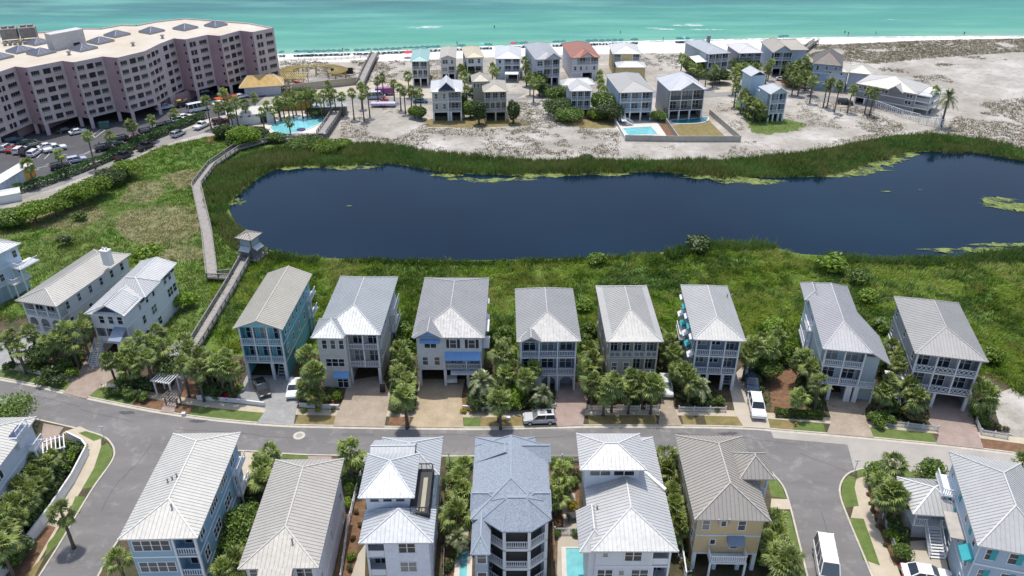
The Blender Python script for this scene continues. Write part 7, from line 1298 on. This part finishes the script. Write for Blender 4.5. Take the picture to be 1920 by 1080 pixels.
# golden pergolas on the plaza
M['gold'] = paint((.42,.32,.10), .6); c = P(532,162); r = empty("golden_pergola", (c.x,c.y,0), .05, "long golden slatted pergola next to the tiki kiosk", "pergola"); m = MB()
for i in range(26): m.box(-8+i*.62,-8+i*.62+.22,-4,4,3.4,3.6)
m.build("slats", M['gold'], r); m = MB()
for y in (-3.6,0,3.6): m.box(-8.2,8.2,y-.12,y+.12,3.15,3.38)
m.build("beam", M['gold'], r)
for x in (-7.5,-2.5,2.5,7.5):
    for y in (-3.6,3.6): m = MB(); m.box(x-.12,x+.12,y-.12,y+.12,0,3.15); m.build("post", M['gold'], r)
c = P(590,151); r = empty("curved_pergola", (c.x,c.y,0), 0, "curved golden slatted pergola ringing the plaza", "pergola"); m = MB(); m2 = MB()
for i in range(44):
    a = math.radians(-40+i*5.6); ca, sa = math.cos(a), math.sin(a); m.bar((7.0*ca,4.6*sa,3.5),(11.5*ca,8.2*sa,3.5),.22,.18)
    b = math.radians(-40+(i+1)*5.6)
    for R1, R2 in ((7.4,4.9),(11,7.8)): m2.bar((R1*ca,R2*sa,3.32),(R1*math.cos(b),R2*math.sin(b),3.32),.2,.16)
m.build("slats", M['gold'], r); m2.build("beam", M['gold'], r)
for i in range(0,44,6):
    a = math.radians(-40+i*5.6); 
    for R1, R2 in ((7.4,4.9),(11,7.8)): m = MB(); m.box(-.13,.13,-.13,.13,0,3.3); m.build("post", M['gold'], r, loc=(R1*math.cos(a),R2*math.sin(a),0))
flat("plaza", [(556,158),(590,148),(640,140),(668,142),(676,152),(660,158),(600,162)], .03, 'lane'); M['redring'] = paint((.42,.12,.08), .8)
c = P(598,153); r = empty("seat_wall", (c.x,c.y,.0), 0, "curved red seat wall inside the plaza's pergola", "seat wall"); m = MB()
for i in range(20):
    a, b = math.radians(-165+i*9), math.radians(-165+(i+1)*9); m.bar((8*math.cos(a),4.6*math.sin(a),.4),(8*math.cos(b),4.6*math.sin(b),.4),.7,.8)
m.build("wall", M['redring'], r); fence([(550,172),(610,165),(676,158)], "long beige retaining wall under the plaza", 2.4, 'solid', 0, paint((.45,.40,.30),.8), name="retaining_wall", cat="wall"); fence([(622,139),(662,138)], "dark wall at the beach side of the plaza", 2.0, 'solid', 0, M['dark'], name="plaza_wall", cat="wall"); fence([(520,117),(560,114),(640,112),(700,107)], "thin sand fence along the top of the beach", .8, 'rail', 0, M['wood'])
k = MB(); k.box(-6,6,-.12,.12,0,2.3); 
for i in range(7): k.box(-6+i*2-.06,-6+i*2+.06,-.2,.2,0,2.4)
c = P(549,207); tag(k.build("mustard_screen", paint((.36,.24,.05), .8), None, loc=(c.x,c.y,0), rotz=.12), "mustard fabric screen standing by the pool road", "screen")
def trailer(px, py, hd, L, W_, H, c, label, name, cat):
    p = P(px, py); r = empty(name, (p.x,p.y,.04), hd, label, cat); m = MB(); m.box(-L/2,L/2,-W_/2,W_/2,.6,H); m.box(-L/2+.1,L/2-.1,-W_/2+.1,W_/2-.1,H,H+.08); m.bar((L/2,0,.6),(L/2+1.2,0,.5),.15,.12); m.build("body", paint(c, .5), r)
    for x in (-.6,.4):
        for y in (-1,1): w = MB(); w.tube([(x,y*W_/2-.15,.35),(x,y*W_/2+.1,.35)],[.35,.35],12); w.build("wheel", M['rubber'], r)
    return r
trailer(722,178,.15,6,2.2,2.3,(.30,.10,.25),"purple box trailer behind the long pale van","box_trailer","trailer"); trailer(719,200,.02,7.5,2.2,1.2,(.55,.5,.68),"low lilac flatbed trailer at the lane's edge","flatbed_trailer","trailer")
for i, (x, y, s) in enumerate([(716,197,.6),(725,197,.6),(724,190,.8)]): p = P(x, y); m = MB(); m.box(-s*.7,s*.7,-s*.5,s*.5,.15,s*1.2); m.box(-s*.75,s*.75,-s*.55,s*.55,0,.15); m.box(-s*.75,s*.75,-s*.55,s*.55,s*1.2,s*1.28); tag(m.build("equipment_crate", paint((.55,.10,.05), .6), None, loc=(p.x,p.y,1.32 if i < 2 else .05)), ["red equipment crate on the lilac trailer, nearer the ramp","red equipment crate on the lilac trailer, nearer the hedges","red crate standing behind the lilac trailer"][i], "crate", "red equipment crates")
p = P(335,200); m = MB(); m.box(-1.4,1.4,-.7,.7,.5,1.2); m.box(-.2,1.0,-.6,.6,1.2,2.0); m.bar((1.0,0,1.2),(2.8,0,2.2),.25,.25); 
for x in (-.9,.9):
    for y in (-.6,.6): m.tube([(x,y-.15,.45),(x,y+.15,.45)],[.45,.45],10)
tag(m.build("yellow_lift", paint((.7,.4,.03), .5), None, loc=(p.x,p.y,.03), rotz=.3), "yellow lift machine parked by the hotel piers", "machine")
p = P(197,240); m = MB(); m.box(-1.3,1.3,-.8,.8,.1,1.6); m.box(-1.4,1.4,-.9,.9,1.6,1.75); m.box(-1.2,-1.0,-.85,-.8,.2,1.5); tag(m.build("waste_skip", paint((.06,.14,.12), .7), None, loc=(p.x,p.y,.03), rotz=.3), "dark green waste skip by the hotel's garage mouth", "skip")
# ------------------------------------------------------------ street details
p = P(561,817); m = MB(); m.tube([(0,0,0),(0,0,.012)],[.85,.85],28); o = m.build("manhole_apron", M['kerb'], None, loc=(p.x,p.y,.034)); tag(o, "concrete ring set in the road round an iron manhole lid", "manhole"); m = MB(); m.tube([(0,0,.012),(0,0,.03)],[.45,.45],20); m.build("lid", M['steel'], o)
for x, y, lab in [(239,774,"dark drain patch on the road before the arbor path"),(372,790,"dark drain patch on the road below the bright lawn"),(1365,813,"dark spill mark on the road behind the yellow house")]:
    p = P(x, y); q = poly2(ragged(p.x, p.y, 1.6, .45, 26, int(x)), .036); o = q.build("oil_stain", M['asphalt_dark']); o['kind'] = 'structure'
def sign(px, py, h, label):
    p = P(px, py); r = empty("street_sign", (p.x,p.y,.1), 0, label, "street sign"); m = MB(); m.tube([(0,0,0),(0,0,h)],[.05,.05],7); m.build("post", M['white'], r); m = MB(); m.box(-.32,.32,-.025,.025,h-.18,h); m.build("sign_panel", M['trim'], r); m = MB(); m.box(-.025,.025,-.32,.32,h-.4,h-.22); m.build("sign_panel", M['trim'], r)
sign(1600,892,2.6,"white street sign post at the concrete road's bend"); sign(198,828,2.6,"white street sign post on the corner's grass verge")
for x, y, lab in [(345,779,"small pale utility box on the bright lawn verge"),(953,787,"small pale utility box on the verge behind the silver suv")]: p = P(x, y); m = MB(); m.box(-.25,.25,-.2,.2,0,.35); m.box(-.28,.28,-.23,.23,.35,.4); tag(m.build("utility_box", M['trim'], None, loc=(p.x,p.y,.11)), lab, "utility box")
p = P(1491,800); m = MB(); m.tube([(0,0,0),(0,0,.55)],[.13,.12],8); m.tube([(0,0,.55),(0,0,.7)],[.15,.05],8); m.tube([(-.22,0,.42),(.22,0,.42)],[.07,.07],7); tag(m.build("fire_hydrant", M['redring'], None, loc=(p.x,p.y,.11)), "red fire hydrant on the verge by the clipped hedge", "hydrant")
p = P(718,735); m = MB(); m.box(-.35,.35,-.35,.35,.1,1.0); m.box(-.38,.38,-.4,.38,1.0,1.1); m.tube([(-.3,.3,.12),(.3,.3,.12)],[.12,.12],8); tag(m.build("waste_bin", M['dark'], None, loc=(p.x,p.y,.12)), "dark wheeled bin at the stucco house's garage corner", "bin")
# bicycles and outdoor furniture
def table_set(px, py, label, z=.12):
    p = P(px, py); r = empty("patio_table", (p.x,p.y,z), .2, label+" table", "table"); m = MB(); m.box(-.8,.8,-.5,.5,.7,.75); m.build("table_top", M['dark'], r)
    for x in (-.7,.7):
        for y in (-.4,.4): m = MB(); m.box(x-.04,x+.04,y-.04,y+.04,0,.7); m.build("leg", M['dark'], r)
table_set(1074,975,"dark patio dining"); table_set(1792,1024,"dark slatted bench by the gazebo steps,")
def lounger(px, py, rz, label, group, z=.1):
    p = P(px, py); r = empty("sun_lounger", (p.x,p.y,z), rz, label, "sun lounger", group); m = MB(); m.box(-.33,.33,-.9,.4,.28,.36); m.build("seat", M['white'], r); m = MB(); m.poly([(-.33,.4,.36),(.33,.4,.36),(.33,.9,.8),(-.33,.9,.8)]); m.build("backrest", M['white'], r)
    for x in (-.28,.28):
        for y in (-.8,.5): m = MB(); m.box(x-.03,x+.03,y-.03,y+.03,0,.3); m.build("leg", M['white'], r)
for i, (x, y) in enumerate([(1272,1035),(1279,1050),(1286,1065)]): lounger(x, y, .3, f"white lounger beside the tower house's screen, {ORD[i]} from the street", "white loungers by the lattice screen")
# ------------------------------------------------------------ the beach
cm = MB(); n = 8
for k in range(n):
    a, b = 2*math.pi*k/n, 2*math.pi*(k+1)/n; cm.poly([(1.15*math.cos(a),1.15*math.sin(a),1.75),(1.15*math.cos(b),1.15*math.sin(b),1.75),(0,0,2.2)]); cm.poly([(1.15*math.cos(a),1.15*math.sin(a),1.58),(1.15*math.cos(b),1.15*math.sin(b),1.58),(1.15*math.cos(b),1.15*math.sin(b),1.75),(1.15*math.cos(a),1.15*math.sin(a),1.75)])
pm = MB(); pm.tube([(0,0,0),(0,0,2.15)],[.035,.03],6)
CAN = {c: cm.mesh("canopy", paint(v, .7)) for c, v in {'teal':(.03,.16,.17),'navy':(.02,.03,.12),'red':(.55,.03,.05),'aqua':(.15,.5,.5)}.items()}; POLE = pm.mesh("pole", M['trim'])
ch = MB(); ch.box(-.33,.33,-.9,.4,.28,.36); ch.poly([(-.33,.4,.36),(.33,.4,.36),(.33,.95,.8),(-.33,.95,.8)]); ch.poly([(.33,.4,.33),(-.33,.4,.33),(-.33,.95,.77),(.33,.95,.77)])
for x in (-.28,.28):
    for y in (-.8,.5): ch.box(x-.03,x+.03,y-.03,y+.03,0,.28)
CHM = ch.mesh("beach_chair", paint((.03,.13,.16), .7))
xs = [530,557,563,572,577,583,590,598,607,617,626,638,651,669,681,692,704,715,726,738,749,760,771,782,793,803,812,821,862,869,905,911,917,962,968,978,985,1041,1047,1056,1103,1112,1116,1128,1140,1152,1164,1187,1190,1271,1276,1281,1287,1463,1468,1474]
def shore_y(x):
    for (a, ya), (b, yb) in zip(SHORE_PX, SHORE_PX[1:]):
        if a <= x <= b: return ya+(yb-ya)*(x-a)/(b-a)
for i, x in enumerate(xs):
    col = 'navy' if i in (1,) else ('red' if i in (33,) else ('aqua' if x in (905,1281) else 'teal')); c = P(x, shore_y(x)+2.8+(i % 3)*.25); r = empty("beach_umbrella", (c.x,c.y,.02), 0, f"{'dark green' if col == 'teal' else col} beach umbrella on the waterline, {ORD[i]} from the hotel end", "beach umbrella", "beach umbrellas along the waterline"); r.rotation_euler = (random.uniform(-.12,.12), random.uniform(-.12,.12), random.uniform(0,1)); link("canopy", CAN[col], r); link("pole", POLE, r)
    for s in (-1, 1): o = link("beach_chair", CHM, None, (c.x+s*.75, c.y-.6, .02), random.uniform(-.2,.2)+math.pi); tag(o, "dark green reclining beach chair in the waterline rows of umbrellas", "beach chair", "beach chairs along the waterline")
c = P(765,108); r = empty("beach_umbrella", (c.x,c.y,.02), 0, "red beach umbrella above the row, beside the turquoise roof", "beach umbrella", "beach umbrellas along the waterline"); link("canopy", CAN['red'], r); link("pole", POLE, r); r.scale = (1.6,1.6,1.2)
c = P(602,211); r = empty("pool_umbrella", (c.x,c.y,.05), 0, "pale teal umbrella beside the pool pavilion", "umbrella"); link("canopy", CAN['aqua'], r); link("pole", POLE, r); r.scale = (2,2,1.4)
c = P(566,254); r = empty("pool_umbrella", (c.x,c.y,.05), 0, "navy umbrella at the near edge of the hotel pool", "umbrella"); link("canopy", CAN['navy'], r); link("pole", POLE, r); r.scale = (1.1,1.1,1.0)
# small distant people, one skinned body each pose
def person_mesh(seed):
    me = bpy.data.meshes.new("person"); V = [(0,0,.95),(0,0,1.2),(0,0,1.42),(0,0,1.52),(0,0,1.66),(.1,0,.88),(.11,.05*seed,.5),(.12,-.06*seed,.06),(-.1,0,.88),(-.11,-.05*seed,.5),(-.12,.06*seed,.06),(.2,0,1.4),(.27,.03,1.12),(.28,.1,.88),(-.2,0,1.4),(-.27,.03,1.12),(-.28,.1,.88),(.13,.12,.02),(-.13,.16,.02)]
    E = [(0,1),(1,2),(2,3),(3,4),(0,5),(5,6),(6,7),(0,8),(8,9),(9,10),(2,11),(11,12),(12,13),(2,14),(14,15),(15,16),(7,17),(10,18)]; me.from_pydata(V, E, []); o = bpy.data.objects.new("tmp", me); COL.objects.link(o); m = o.modifiers.new("s", 'SKIN'); R = [.14,.13,.14,.06,.11,.1,.075,.045,.1,.075,.045,.065,.05,.035,.065,.05,.035,.04,.04]
    for k, sv in enumerate(me.skin_vertices[0].data): sv.radius = (R[k], R[k]); sv.use_root = (k == 0)
    o.modifiers.new("u", 'SUBSURF').levels = 1; dg = bpy.context.evaluated_depsgraph_get(); out = bpy.data.meshes.new_from_object(o.evaluated_get(dg)); bpy.data.objects.remove(o); out.name = "person"; return out
PM = [person_mesh(1), person_mesh(-1)]
SW = [paint((.03,.03,.05), .7), paint((.3,.06,.07), .7), paint((.05,.12,.25), .7)]; SKIN = paint((.45,.26,.17), .6)
for k, (x, y, lab) in enumerate([(643,97,"standing bather in dark swimwear on the waterline near the hotel's beach row"),(927,51,"bather standing waist-deep in the sea above the sky blue house"),(1163,61,"lone bather in dark swimwear out in the turquoise sea above the red roof"),(1243,76,"bather standing at the water's edge past the yellow house"),(1590,66,"bather in dark swimwear at the waterline by the open dunes"),(1584,61,"swimmer just off the waterline by the open dunes"),(1642,65,"person in red walking the waterline past the open dunes"),(1807,66,"distant person standing on the sand far along the dunes"),(857,84,"bather at the waterline behind the cream hipped roof"),(600,196,"person in dark clothes walking beneath the plaza palms")]):
    me = PM[k % 2].copy(); me.materials.clear(); me.materials.append(SKIN); me.materials.append(SW[k % 3])
    for pl in me.polygons:
        z = pl.center.z
        if .72 < z < 1.02 or (k % 3 == 1 and 1.02 < z < 1.42): pl.material_index = 1
        if z > 1.68: pl.material_index = 1
    c = P(x, y+1); o = link("person", me, None, (c.x,c.y,-.6 if k in (1,2,5) else .02), random.uniform(0,6)); o.scale = (1.05,)*3; tag(o, lab, "person", "people along the beach")
